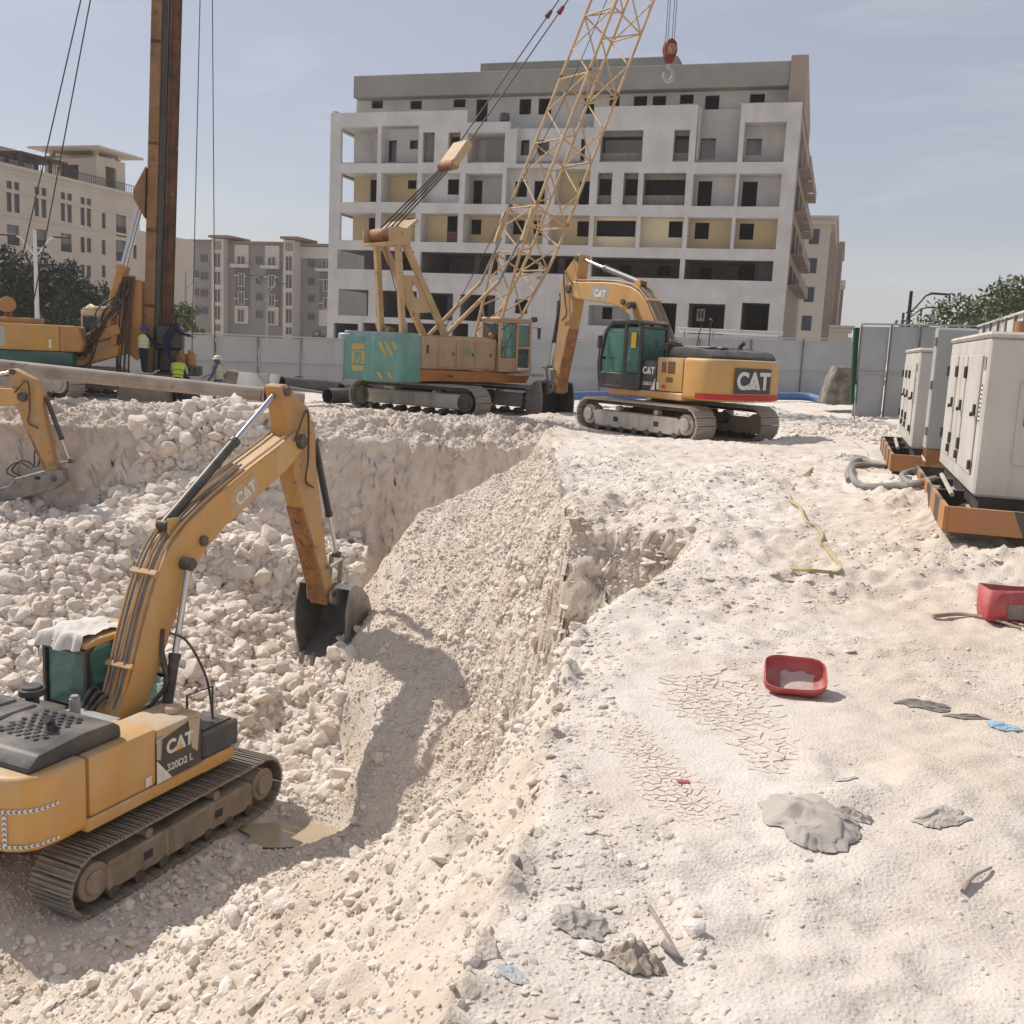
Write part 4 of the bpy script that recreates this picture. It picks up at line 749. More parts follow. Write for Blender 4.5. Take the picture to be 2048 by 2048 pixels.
def crawler(parent, x, L, H, sw, pitch, shoe_m, frame_m, side, style='box', y0=0.):
    """one crawler track at lateral position x: shoes, chain, frame, sprocket, idler, rollers"""
    r = H/2-.03; Ls = L-H; per = 2*Ls+2*math.pi*r; n = int(per/pitch); pitch = per/n
    loop = MB(); prof = []
    for i in range(28):
        a = -math.pi/2+math.pi*i/13 if i < 14 else math.pi/2+math.pi*(i-14)/13
        cy = Ls/2 if i < 14 else -Ls/2; prof.append((y0+cy+(r-.05)*math.cos(a), H/2+(r-.05)*math.sin(a)))
    inn = [(y0+(y-y0)*1.0-(.09 if y > y0 else -.09)*0+(-.0), H/2+(z-H/2)*.80) for y, z in prof]
    inn = [(y0+math.copysign(max(0, abs(y-y0)-.075), y-y0), z) for y, z in inn]
    k = len(prof)
    for lo, hi in ((x-.11, x+.11),):
        V = [(lo, *q) for q in prof]+[(hi, *q) for q in prof]+[(lo, *q) for q in inn]+[(hi, *q) for q in inn]; F_ = []
        for i in range(k):
            j = (i+1) % k; F_ += [(i, j, k+j, k+i), (2*k+i, 3*k+i, 3*k+j, 2*k+j), (i, 2*k+i, 2*k+j, j), (k+i, k+j, 3*k+j, 3*k+i)]
        loop.add(V, F_)
    tr = loop.build('track', 'dark_gear', parent)
    sm = shoe_mesh(sw, pitch, shoe_m)
    for i in range(n):
        d = i*pitch
        if d < Ls: y, z, a = -Ls/2+d, 0, math.pi
        elif d < Ls+math.pi*r: t = (d-Ls)/r; y, z, a = Ls/2+r*math.sin(t), r-r*math.cos(t), math.pi-t
        elif d < 2*Ls+math.pi*r: y, z, a = Ls/2-(d-Ls-math.pi*r), 2*r, 0
        else: t = (d-2*Ls-math.pi*r)/r; y, z, a = -Ls/2-r*math.sin(t), r+r*math.cos(t), -t
        inst('shoe', sm, tr, (x, y0+y, z+.03), (-a if True else a, 0, 0))
    xo = x+side*sw*.40; xi = x-side*sw*.1; lo, hi = min(xi, xo), max(xi, xo)
    if style == 'box':
        MB().prism([(y0-Ls/2+.25, .16*H/.9), (y0+Ls/2-.25, .16*H/.9), (y0+Ls/2-.18, .5*H), (y0+Ls/2-.3, .66*H), (y0-Ls/2+.3, .66*H), (y0-Ls/2+.1, .5*H)], lo, hi).build('track_frame', frame_m, parent, .03)
        hb_ = MB(); xs = xo+side*.003
        for yy in (-Ls*.22, Ls*.2): hb_.box(min(xs, xs-side*.02), max(xs, xs-side*.02), y0+yy-.09, y0+yy+.09, .36*H, .50*H)
        hb_.build('painted_frame_slot', 'room', parent)  # solid near-black boxes, colour stands in for shade in the slots
    else:
        MB().box(lo, hi, y0-Ls/2+.1, y0+Ls/2-.1, .28*H, .74*H).build('track_frame', frame_m, parent, .04)
    for yy, nm, rr in ((-Ls/2, 'sprocket', .62), (Ls/2, 'idler', .62)):
        b = MB(); b.cyl((lo-.02*side, y0+yy, H/2), (hi+.02*side, y0+yy, H/2), r*rr, n=22); b.cyl((xo, y0+yy, H/2), (xo+side*.06, y0+yy, H/2), r*rr*.62, n=18); b.build(nm, frame_m if style == 'box' else 'dark_gear', parent, .015)
    nr = 7
    for i in range(nr): yy = y0-Ls/2+.35+(Ls-.7)*i/(nr-1); MB().cyl((lo, yy, .16*H), (hi+.01, yy, .16*H), .10*H, n=12).build('roller', 'dark_gear', parent)
    for yy in (-Ls*.2, Ls*.2): MB().cyl((x-.08, y0+yy, .74*H), (xo-side*.04, y0+yy, .74*H), .08*H, n=12).build('carrier_roller', frame_m, parent)
    return tr
def decal(parent, name, txt, h, m, org, xdir, ydir, bold=.02):
    x = Vector(xdir).normalized(); y = Vector(ydir); y = (y-x*y.dot(x)).normalized(); z = x.cross(y); o = bpy.data.objects.new(name, text_mesh(txt, h, m, bold)); link(o, parent)
    o.matrix_local = Matrix(((x.x, y.x, z.x, org[0]), (x.y, y.y, z.y, org[1]), (x.z, y.z, z.z, org[2]), (0, 0, 0, 1))); return o
def cat_logo(parent, h, org, xdir, ydir, tri='white_paint', m='white_paint'):
    decal(parent, 'lettering', 'CAT', h, m, org, xdir, ydir, .055)
    x = Vector(xdir).normalized(); y = Vector(ydir); y = (y-x*y.dot(x)).normalized(); z = x.cross(y); o = Vector(org)+z*.006
    b = MB(); pts = [(-.42*h, -.02*h), (.34*h, -.02*h), (-.03*h, .42*h)]; b.add([o+x*a_+y*b_+z*t for t in (0, .006) for a_, b_ in pts], [(2, 1, 0), (3, 4, 5), (0, 1, 4, 3), (1, 2, 5, 4), (2, 0, 3, 5)]); b.build('triangle_mark', tri, parent, smooth=0)
def ram(parent, a, b, r, ext, barrel='cyl_black', name='ram', collar=True):
    """hydraulic ram from barrel end a to rod end b; ext = fraction that is rod"""
    a = Vector(a); b = Vector(b); c = a+(b-a)*(1-ext); d = (b-a).normalized()
    o = MB().cyl(a, c, r, n=16).cyl(c-d*.02, c+d*.07, r*1.18, n=16).build(name, barrel, parent); MB().cyl(c, b, r*.6, n=14).build('rod', 'chrome', o)
    sx = Vector((1, 0, 0)); [MB().cyl(q_-sx*r*1.1, q_+sx*r*1.1, r*1.0, n=14).build('pin', 'dark_gear', o) for q_ in (a, b)]; return o
def bez(pts, n=10):
    """Catmull-Rom through pts"""
    p = [Vector(q) for q in pts]; p = [p[0]*2-p[1]]+p+[p[-1]*2-p[-2]]; o = []
    for i in range(1, len(p)-2):
        for k in range(n):
            t = k/n; a, b, c, d = p[i-1:i+3]; o.append(.5*((2*b)+(c-a)*t+(2*a-5*b+4*c-d)*t*t+(3*b-a-3*c+d)*t**3))
    return o+[p[-2]]
def excavator(name, label, loc, heading, pivot, pin, tdir, dusty=False, rear_logo=False, breaker=False, sc=1., tilt=(0, 0), track_turn=0.):
    root = empty(name, loc, 0, label, 'excavator'); root.rotation_euler = (tilt[0], tilt[1], heading-math.pi/2); root.scale = (sc, sc, sc)
    A = lambda mb, nm, m, bv=0., par=root, seg=1, sm=35: mb.build(nm, m, par, bv, sm, seg=seg)
    for s in (-1, 1): crawler(root, s*1.24, 4.5, .92, .72, .19, 'track_steel' if dusty else 'track_pale', 'frame_dust' if dusty else 'frame_pale', s)
    A(MB().box(-.9, .9, -.75, .75, .36, .78).box(-1.05, 1.05, .7, 1.0, .42, .7).box(-1.05, 1.05, -1.0, -.7, .42, .7), 'undercarriage', 'dark_gear', .03); A(MB().cyl((0, 0, .78), (0, 0, 1.03), .68, n=28), 'swing_ring', 'dark_gear')
    for o in root.children: o.rotation_euler.z = track_turn
    yl = 'yellow'
    # upper body
    A(MB().box(-1.3, 1.3, -1.66, 1.35, 1.03, 1.22), 'deck', yl, .03)
    arc = [(1.3, -1.62), (1.3, -2.12)]+[(1.3*math.cos(t)**.55 if math.cos(t) > 0 else 0, -2.12-.62*math.sin(t)**.8) for t in [R_(a) for a in (22, 40, 56, 72, 84, 90)]]
    plan = arc+[(-x, y) for x, y in arc[::-1][1:]]
    A(MB().prism(plan, 1.1, 2.12, 'z'), 'counterweight', yl, .1, seg=3, sm=50)
    A(MB().box(.5, 1.29, -1.6, -.36, 1.235, 2.1), 'side_door', yl, .06, seg=2); ld = A(MB().box(-1.29, -.5, -1.6, -.62, 1.235, 2.1), 'side_door', yl, .06, seg=2)
    gr = MB()
    for (y0, y1, z0, z1) in ((-.98, -.82, 1.72, 2.02), (-1.32, -1.06, 1.7, 2.02), (-1.26, -1.02, 1.48, 1.62)):
        n = int((z1-z0)/.045)
        for i in range(n): gr.box(-1.30, -1.288, y0, y1, z0+i*.045, z0+i*.045+.026)
    A(gr, 'vent_slot', 'black_paint', 0, ld)
    tank = A(MB().box(.5, 1.285, -.34, .62, 1.235, 2.06), 'fuel_tank', 'tan_plate' if dusty else yl, .07, seg=2); A(MB().cyl((.95, .35, 2.05), (.95, .35, 2.16), .12, n=16), 'filler_cap', 'tan_plate' if dusty else 'black_paint', .02, tank)
    A(MB().prism([(-.36, 1.24), (.58, 1.24), (.58, 1.95), (.35, 2.0), (-.36, 1.86)] if dusty else [(-.36, 1.24), (.6, 1.24), (.6, 2.0), (-.36, 2.0)], 1.286, 1.296), 'decal_panel', 'black_paint', 0, tank)
    A(MB().prism([(-.36, 1.24), (-.05, 1.24), (-.36, 1.6)], 1.297, 1.300), 'white_wedge', 'white_paint', 0, tank, sm=0)
    if dusty: A(MB().prism([(-.36, 1.62), (-.28, 1.58), (-.24, 1.95), (-.36, 1.92)], 1.297, 1.300), 'bare_patch', 'frame_pale', 0, tank, sm=0); A(MB().prism([(.38, 1.55), (.5, 1.45), (.56, 1.98), (.3, 2.02)], 1.297, 1.300), 'bare_patch', 'tan_plate', 0, tank, sm=0)
    cat_logo(tank, .20, (1.300, .12, 1.63), (0, 1, 0), (0, 0, 1), 'decal_yellow' if dusty else 'white_paint')
    decal(tank, 'lettering', '320D2 L', .11, 'white_paint', (1.300, .12, 1.36), (0, 1, 0), (0, 0, 1), .02)
    tb = A(MB().box(.58, 1.28, .66, 1.5, 1.235, 1.66), 'toolbox', 'charcoal', .04); A(MB().box(.66, 1.2, .75, 1.4, 1.662, 1.69), 'step_plate', 'black_paint', 0, tb)
    A(MB().box(.5, 1.29, .64, 1.36, 1.02, 1.232), 'front_skirt', yl, .02)
    lp = A(MB().prism([(-.6, 1.235), (.0, 1.235), (.0, 1.92), (-.18, 2.0), (-.44, 2.0), (-.6, 1.9)], -1.29, -.5), 'pump_panel', 'black_paint', .05, seg=2)
    cat_logo(lp, .17, (-1.296, -.31, 1.66), (0, -1, 0), (0, 0, 1)); decal(lp, 'lettering', '320D2 L', .085, 'white_paint', (-1.296, -.31, 1.36), (0, -1, 0), (0, 0, 1), .02)
    A(MB().prism([(-.6, 1.24), (-.42, 1.24), (-.6, 1.56)], -1.300, -1.297), 'white_wedge', 'white_paint', 0, lp, sm=0)
    for s in (-1, 1):
        st_ = MB(); st_.box(s*1.302-.002, s*1.302+.002, -.56-.03*s, -.44-.03*s, 1.28, 1.42); so_ = A(st_, 'sticker', 'white_paint', 0, root, sm=0) if s > 0 else A(MB().box(-1.304, -1.30, -.76, -.66, 1.28, 1.46), 'sticker', 'white_paint', 0, root, sm=0)
    if rear_logo: A(MB().box(-1.304, -1.30, -.98, -.86, 1.32, 1.39), 'sticker', 'red_paint', 0, root, sm=0)
    A(MB().box(-.49, .49, -1.6, -.2, 1.235, 2.02), 'engine_bay', yl, .03); A(MB().box(-.47, .47, -.85, -.22, 2.022, 2.05), 'tread_plate', 'grey_plate', .0)
    hood = A(MB().prism([(-2.42, 2.1), (-2.42, 2.2), (-2.25, 2.33), (-1.5, 2.39), (-1.0, 2.37), (-.86, 2.28), (-.84, 2.1)], -1.12, 1.12), 'engine_hood', 'charcoal', .07, seg=2)
    gl = MB()
    for i in range(9):
        for j in range(5): x0 = .05+j*.16+(i % 2)*.08; y0 = -1.95+i*.095; gl.cyl((x0, y0, 2.375+.03*(1-abs(y0+1.5))), (x0, y0, 2.40+.006*(1-abs(y0+1.5))), .042, n=6)
    A(gl, 'painted_grille_hole', 'room', 0, hood)  # solid discs, near-black colour stands in for shaded holes
    for x in (-.75, -.35): A(MB().box(x-.13, x+.13, -2.1, -1.1, 2.36, 2.415), 'hood_rib', 'charcoal', .04, hood)
    A(MB().tube([(.62, -1.62, 2.35), (.62, -1.62, 2.47), (.66, -1.72, 2.56)], [.07, .06, .06], 12, True), 'exhaust_pipe', 'cyl_black', 0, hood)
    pc = A(MB().cyl((-.78, -.72, 2.1), (-.78, -.72, 2.33), .10, n=16).cyl((-.78, -.72, 2.33), (-.78, -.72, 2.44), .19, n=20).cyl((-.78, -.72, 2.44), (-.78, -.72, 2.48), .15, n=20), 'air_precleaner', 'charcoal', .015)
    if dusty: A(MB().cyl((-.1, -.55, 2.05), (-.1, -.55, 2.36), .08, n=14).cyl((-.1, -.55, 2.36), (-.1, -.55, 2.4), .06, n=14), 'filter_bottle', 'grey_plate', .01)
    else:
        A(MB().tube([(-.3, -.95, 2.35), (-.24, -.98, 2.75), (-.2, -1.0, 3.0)], .012, 6), 'antenna', 'black_paint'); A(MB().tube([(.1, -1.0, 2.35), (.1, -1.0, 3.05)], .014, 6).ball((.1, -1.0, 3.1), .05), 'antenna', 'black_paint')
        A(MB().tube([(-1.0, -.65, 2.1), (-1.0, -.65, 2.35)], .05, 10).box(-1.12, -.88, -.8, -.55, 2.28, 2.46), 'mirror', 'cyl_black', .04)
    # cab
    x0, x1 = -1.36, -.42; prof = [(.02, 1.24), (.02, 2.84), (.2, 2.96), (1.2, 2.97), (1.55, 2.72), (1.74, 2.0), (1.7, 1.24)]
    cab = MB(); w_ = .075
    for x in (x0+w_/2, x1-w_/2):
        for a_, b_ in zip(prof, prof[1:]+prof[:1]): cab.bar((x, *a_), (x, *b_), w_, w_*1.2)
        cab.bar((x, .68, 1.24), (x, .66, 2.95), w_, w_*1.6)
    for q in prof[1:]: cab.bar((x0, *q), (x1, *q), w_, w_)
    cab.box(x0+.004, x0+.03, .05, 1.68, 1.24, 1.62); cab.box(x1-.03, x1-.004, .05, 1.68, 1.24, 1.62); cab.box(x0+.02, x1-.02, .03, .06, 1.24, 1.95); cab.box(x0+.01, x1-.01, .06, 1.66, 1.22, 1.26)
    cab.box(x0+.003, x0+.03, .06, .62, 1.62, 2.88) if False else None
    cb = A(cab, 'cab', 'black_paint', .012)
    A(MB().prism([(-.02, 2.90), (-.02, 2.97), (.2, 3.03), (1.22, 3.03), (1.5, 2.82), (1.48, 2.76), (1.2, 2.97)], x0-.01, x1+.01), 'roof', yl if dusty else 'black_paint', .02, cb)
    gm = 'cab_glass'
    for r_ in ((.10, .62, 1.64, 2.84), (.74, 1.5, 1.64, 2.8)):
        for xx in (x0+.03, x1-.045): A(MB().box(xx, xx+.012, r_[0], r_[1], r_[2], r_[3]), 'side_glass', gm, 0, cb, sm=0)
    A(MB().box(x0+.09, x1-.09, .03, .042, 1.97, 2.8), 'rear_glass', gm, 0, cb, sm=0); A(MB().add([(x0+.07, 1.70, 1.3), (x1-.07, 1.70, 1.3), (x1-.07, 1.73, 2.0), (x0+.07, 1.73, 2.0), (x1-.07, 1.55, 2.7), (x0+.07, 1.55, 2.7)], [(0, 1, 2, 3), (3, 2, 4, 5)]), 'windscreen', gm, 0, cb, sm=0)
    A(MB().box(-1.15, -.65, .35, .85, 1.5, 1.75).box(-1.12, -.68, .28, .42, 1.75, 2.45).box(-1.02, -.78, .26, .36, 2.45, 2.68).box(-1.25, -1.15, .5, 1.1, 1.5, 1.95).box(-.65, -.55, .5, 1.1, 1.5, 1.95), 'operator_seat', 'seat', .05, cb)
    A(MB().tube(bez([(x0-.05, 1.66, 1.35), (x0-.1, 1.66, 1.8), (x0-.1, 1.62, 2.3)]), .018, 6), 'handrail', 'black_paint', 0, cb)
    A(MB().box(x0-.2, x0-.06, 1.55, 1.62, 2.25, 2.6).bar((x0-.1, 1.58, 2.6), (x0+.02, 1.5, 2.72), .02), 'mirror', 'cyl_black', .02, cb)
    if not dusty: A(MB().box(x0-.004, x0+.001, .2, .4, 2.3, 2.7), 'sticker', 'decal_yellow', 0, cb, sm=0)
    # boom
    ft = Vector((0, .08, 1.78)); pv = Vector((0, *pivot)); pn = Vector((0, *pin)); ch = pv-ft; Lc = ch.length; a = ch/Lc; up = Vector((0, -a.z, a.y)); bw = .25
    bp = lambda t, o, x=0.: tuple(ft+a*(t*Lc)+up*o+Vector((x, 0, 0)))
    top = [(-.015, .17), (.10, .42), (.22, .80), (.33, 1.10), (.42, 1.24), (.50, 1.22), (.62, 1.05), (.78, .72), (.92, .40), (1.0, .24), (1.03, .1)]
    bot = [(1.03, -.08), (1.0, -.17), (.9, -.1), (.74, .2), (.6, .46), (.5, .56), (.42, .52), (.33, .38), (.2, .08), (.10, -.14), (0, -.2)]
    boom = A(MB().prism([bp(t, o)[1:] for t, o in top+bot], -bw, bw), 'boom', yl, .02, seg=1)
    for t_, w_p in ((0, .36), (1, .3)): A(MB().cyl(bp(t_, 0, -w_p), bp(t_, 0, w_p), .145, n=20), 'pin', 'dark_gear', .01, boom)
    A(MB().cyl(bp(.42, .84, -.44), bp(.42, .84, .44), .11, n=18), 'pin', 'dark_gear', .01, boom)
    hp = [(.02, .22), (.10, .47), (.22, .86), (.33, 1.16), (.42, 1.30), (.50, 1.28), (.62, 1.11), (.78, .78), (.92, .46), (.985, .34)]
    for i in range(5):
        xx = -.2+.1*i; e_ = len(hp)-(0 if i in (0, 4) else 2); A(MB().tube(bez([bp(t, o+.02*(i % 2), xx) for t, o in hp[:e_]], 3), .024, 6), 'hydraulic_line', 'yellow_worn' if i % 2 == 0 else 'cyl_grey', 0, boom)
    for t, o in ((.12, .53), (.34, 1.18)): A(MB().bar(bp(t, o+.02, -.27), bp(t, o+.02, .27), .1, .05, up), 'hose_clamp', 'yellow_worn', .01, boom)
    for s in (-1, 1):
        ram(root, (s*.46, .62, 1.32), bp(.42, .84, s*.37), .085, .52, 'cyl_black' if dusty else 'cyl_grey', 'boom_ram')
        dz = a*s; y_ = Vector((0, up.y, up.z)); tx = a if s > 0 else -a
        dirn = Vector((0, bp(.86, .35)[1]-bp(.60, .80)[1], bp(.86, .35)[2]-bp(.60, .80)[2])).normalized()*(1 if s > 0 else -1)
        c_ = Vector(bp(.72, .50, s*(bw+.006)))
        up2 = Vector((0, -dirn.z, dirn.y))*(1 if s > 0 else -1); up2 = up2 if up2.z > 0 or abs(up2.z) < .01 else -up2
        pt = [(-.5, -.16), (.22, -.20), (.42, .0), (.36, .20), (-.2, .24), (-.42, .12)]; b = MB(); d2 = dirn*(1 if s > 0 else 1)
        b.add([c_+d2*p_+up2*q_+Vector((s*t_, 0, 0)) for t_ in (-.012, -.002) for p_, q_ in pt], [tuple(range(5, -1, -1)), tuple(range(6, 12))]+[(i, (i+1) % 6, 6+(i+1) % 6, 6+i) for i in range(6)]); A(b, 'decal_patch', 'grey_plate' if not dusty else 'tan_plate', 0, boom, sm=0)
        cat_logo(boom, .20, tuple(c_-up2*.10), tuple(d2), tuple(up2), 'white_paint')
        A(MB().cyl(tuple(Vector(bp(.51, .74, s*bw))), tuple(Vector(bp(.51, .74, s*(bw+.06)))), .09, n=12), 'work_lamp', 'dark_gear', .01, boom)
    A(MB().box(-.14, -.09, -.13, .13, -.05, .22).box(.09, .14, -.13, .13, -.05, .22).xf(Matrix.Translation(bp(.47, 1.26))), 'ram_bracket', yl, .01, boom)
    # stick
    sd_ = pn-pv; Ls = sd_.length; sa = sd_/Ls; so_ = Vector((0, -sa.z, sa.y)); so_ = so_ if so_.y > 0 else -so_
    k = Ls/2.9; sp = lambda t, o, x=0.: tuple(pv+sa*t+so_*o+Vector((x, 0, 0)))
    stick = A(MB().prism([sp(t*k, o)[1:] for t, o in ((-1.0, -.16), (-.98, .02), (-.42, .50), (.1, .56), (.55, .40), (2.2, .17), (2.9, .15), (3.03, .06), (3.03, -.08), (2.9, -.15), (2.0, -.22), (.6, -.30), (.05, -.27), (-.5, -.20))], -.19, .19), 'stick', 'yellow_worn' if dusty or breaker else 'yellow_worn', .02)
    A(MB().prism([sp(t*k, o)[1:] for t, o in ((1.1, -.275), (3.05, -.175), (3.05, -.10), (1.3, -.20))], -.192, .192), 'wear_plate', 'rusty', .0, stick)
    for t_, o_, w_p, r_p in ((0, 0, .33, .12), (-.88*k, -.04, .24, .09), (Ls, 0, .3, .075)): A(MB().cyl(sp(t_, o_, -w_p), sp(t_, o_, w_p), r_p, n=18), 'pin', 'dark_gear', .01, stick)
    ram(root, bp(.47, 1.40), sp(-.88*k, -.04), .085, .42, 'cyl_black' if dusty else 'cyl_grey', 'stick_ram')
    J = sp(Ls-.42*k, .62*k); ram(root, sp(.28*k, .63*k), J, .068, .38, 'cyl_black', 'bucket_ram')
    for xx in (-.25, .25): A(MB().bar(sp(Ls-.5*k, .02, xx), (xx, J[1], J[2]), .04, .11, (1, 0, 0)), 'link', 'bucket_steel', .015, stick)
    td = Vector((0, math.cos(tdir), math.sin(tdir))); nd = Vector((0, -td.z, td.y))           # towards the teeth / towards the bucket back
    nd = nd if (nd.dot(so_) > 0) else -nd
    E = lambda t, o, x=0.: tuple(pn+td*t*sc_b+nd*o*sc_b+Vector((x, 0, 0)))
    sc_b = 1.
    for xx in (-.12, .12): A(MB().bar((xx, J[1], J[2]), E(.0, .42, xx), .05, .10, (1, 0, 0)), 'link', 'bucket_steel', .015, stick)
    for xs in (-.2, .2): A(MB().tube(bez([bp(.97, .2, xs*1.5), bp(1.08, .35, xs*1.5), sp(.35, .1, xs*1.35), sp(.75, -.1, xs*1.3), sp(1.0, .1, xs*1.2)], 8), .022, 6), 'hose', 'hose', 0, stick)
    if not breaker:
        W = .6; back = [(-.10, .10), (-.14, .30), (-.04, .52), (.2, .74), (.5, .86), (.8, .84), (1.08, .62), (1.28, .30), (1.42, .02)]; bk = A(MB(), 'bucket', 'bucket_steel')
        sh = MB(); inn = [(t+.02*(1 if t < .5 else -1)*0+(.035*(0 if o > .6 else 1) if t < .4 else -.03), o-.035 if o > .5 else o-.01) for t, o in back]; n = len(back)
        V = []
        for xx in (-W, W):
            V += [E(t, o, xx) for t, o in back]
        sh.add(V, [(i, i+1, n+i+1, n+i) for i in range(n-1)]); shell = A(sh, 'shell', 'bucket_steel', 0, bk, sm=60)
        sh2 = MB(); V = []
        for xx in (-W+.02, W-.02): V += [E(t, o-.03 if o > .4 else o-.012, xx) for t, o in back]
        sh2.add(V, [(i, n+i, n+i+1, i+1) for i in range(n-1)]); A(sh2, 'inner_shell', 'bucket_in', 0, bk, sm=60)
        sidep = back+[(1.2, -.02), (.75, -.10), (.3, -.06)]
        for s in (-1, 1):
            pl_ = MB().prism([E(t, o)[1:] for t, o in sidep], min(s*W, s*(W+.04)), max(s*W, s*(W+.04))); A(pl_, 'side_plate', 'bucket_steel', .008, bk)
            A(MB().prism([E(t, o-.0)[1:] for t, o in sidep], s*(W-.012)-.004, s*(W-.012)+.004), 'inner_plate', 'bucket_in', 0, bk, sm=0)
            A(MB().prism([E(t, o)[1:] for t, o in ((-.1, -.12), (.16, -.1), (.3, .2), (.22, .6), (-.05, .55), (-.16, .42), (-.1, .2))], s*.27-.03, s*.27+.03), 'ear', 'bucket_steel', .01, bk)
        for i in range(5): xx = -W+.06+i*(2*W-.12)/4; A(MB().prism([E(t, o)[1:] for t, o in ((1.36, .10), (1.4, -.03), (1.62, -.05), (1.63, -.03))], xx-.05, xx+.05), 'tooth', 'bucket_steel', .008, bk)
    else:
        bk = A(MB().prism([E(t, o)[1:] for t, o in ((-.25, -.16), (-.3, .22), (.2, .32), (1.15, .30), (1.35, .12), (2.2, .1), (2.2, -.24), (1.3, -.34), (.1, -.3))], -.24, .24), 'rock_breaker', 'bucket_steel', .03)
        A(MB().box(-.26, -.245, 0, .16, 0, .1).xf(Matrix.Translation(E(.55, .12))), 'painted_slot', 'room', 0, bk); A(MB().box(.245, .26, 0, .16, 0, .1).xf(Matrix.Translation(E(.55, .12))), 'painted_slot', 'room', 0, bk)  # slots are solid boxes with their shade put into the colour
        A(MB().cyl(E(2.15, -.05), E(3.0, -.05), .075, .05, n=14), 'chisel', 'dark_gear', 0, bk)
        for xs in (-.2, .2): A(MB().tube(bez([sp(Ls*.62, -.25, xs), tuple(Vector(sp(Ls*.8, -.5, xs))), E(.9, .75, xs), E(1.3, .55, xs), E(1.1, .3, xs*.8)], 8), .025, 6), 'hose', 'hose', 0, stick)
    A(MB().tube(bez([(.25, .55, 1.9), (.45, .75, 2.3), bp(.2, .2, .3), bp(.25, .45, .27)], 8), .035, 8), 'hose', 'hose')
    for i in range(3): A(MB().tube(bez([(-.15-.1*i, -.2, 2.04), (-.1-.12*i, .05, 2.2+.05*i), (-.1-.03*i, .25, 1.9)], 8), .035, 8), 'hose', 'hose')
    return root, dict(bp=bp, plan=plan)
h1 = R_(66)
e1, g1 = excavator('crawler_excavator', 'yellow excavator with black decals working down in the pit', EXC1, h1, (4.5, 5.88), (5.62, 2.74), R_(-86), dusty=True)
h2 = R_(123)
e2, g2 = excavator('crawler_excavator', 'yellow excavator with large logo counterweight and red stripe on the upper ground', EXC2, h2, (4.9, 4.0), (5.55, 1.0), R_(-84), rear_logo=True, track_turn=R_(5))
pv3 = P(52, 800, 26); h3 = R_(4)
e3, g3 = excavator('crawler_excavator', 'yellow excavator arm with a rock breaker reaching in from the left edge', (float(pv3[0])-4.1*.85*math.cos(h3), float(pv3[1])-4.1*.85*math.sin(h3), -2.6), h3, (4.1, 3.72), (4.95, 1.30), R_(196), breaker=True, sc=.85)
pad3 = e3.location
# what sets the single machines apart
b = MB().box(-.62, .62, -2.775, -2.755, 1.3, 1.92); lp = b.build('logo_plate', 'black_paint', e2, .01); cat_logo(lp, .40, (0, -2.785, 1.42), (1, 0, 0), (0, 0, 1))
st_ = MB(); pl = g2['plan']
V = []; pr_ = [(x*1.006, y*1.004-.003) for x, y in pl[1:-1]]
for z in (1.13, 1.27): V += [(x, y, z) for x, y in pr_]
k = len(pr_); st_.add(V, [(i, i+1, k+i+1, k+i) for i in range(k-1)]); st_.build('red_stripe', 'red_paint', e2)
# near machine: chevron tape, number plate, cloth over the cab roof
def tape(parent, pts, w, nrm):
    b = MB(); c = MB(); L_ = 0
    for p, q in zip(pts, pts[1:]):
        p = Vector(p); q = Vector(q); d = (q-p); ln = d.length; d /= ln; n_ = Vector(nrm(p, q)); u_ = n_.cross(d).normalized()
        b.add([p+u_*w/2+n_*.004, p-u_*w/2+n_*.004, q-u_*w/2+n_*.004, q+u_*w/2+n_*.004], [(0, 1, 2, 3)]); m_ = int(ln/.065)
        for i in range(m_):
            o = p+d*(i+.3)*ln/max(1, m_)+n_*.007; c.add([o+u_*w*.4, o+d*.03, o-u_*w*.4, o-u_*w*.4+d*.022, o+d*.052, o+u_*w*.4+d*.022], [(0, 1, 4, 5), (1, 2, 3, 4)])
    o = b.build('chevron_tape', 'white_paint', parent, smooth=0); c.build('chevrons', 'black_paint', o, smooth=0)
pr_ = [(x*1.004, y*1.003-.002) for x, y in pl if x > -1.25]; pr_ = pr_[1:-1]
nr_ = lambda p, q: Vector((q.y-p.y, -(q.x-p.x), 0)).normalized()*(1 if (Vector((q.y-p.y, -(q.x-p.x), 0)).dot(p+q-Vector((0, -3, 0))*0-Vector((0, -3.6, 0))) > 0) else -1)
def outn(p, q):
    v = Vector((q.y-p.y, -(q.x-p.x), 0)).normalized(); c = (p+q)/2-Vector((0, -1.6, 1.5)); return v if v.dot(Vector((c.x, c.y, 0))) > 0 else -v
tape(e1, [(x, y, 1.68) for x, y in pr_], .055, outn); tape(e1, [(x, y, 1.2) for x, y in pr_], .05, outn)
xq, yq = pr_[3]; tape(e1, [(xq, yq-.001, 1.22), (xq, yq-.001, 1.66)], .055, lambda p, q: Vector((.5, -.86, 0)))
pb = MB().box(-1.0, -.72, .0, .018, 2.83, 2.93).build('number_plate', 'white_paint', e1); decal(pb, 'lettering', '13326', .05, 'black_paint', (-.83, -.004, 2.855), (1, 0, 0), (0, 0, 1), .02)
cv = []; N_ = 26
for i in range(N_+1):
    for j in range(N_+1):
        x = -1.5+1.0*i/N_; y = -.16+1.1*j/N_; ox = .10*float(fbm(j*.3, 2., 1., 2, 92))*abs(i/N_-.5)*2; oy = .22*float(fbm(i*.25, 7., 1., 2, 93))*abs(j/N_-.5)*2
        z = 3.055+.10*abs(float(fbm(x*1.2+y, y*.8, .3, 3, 90)))+.05*max(0, .5-abs(y-.3)); z -= max(0, -.03-y)*1.6+max(0, -1.38-x)*2.4; cv.append((x+ox, y+oy, z))
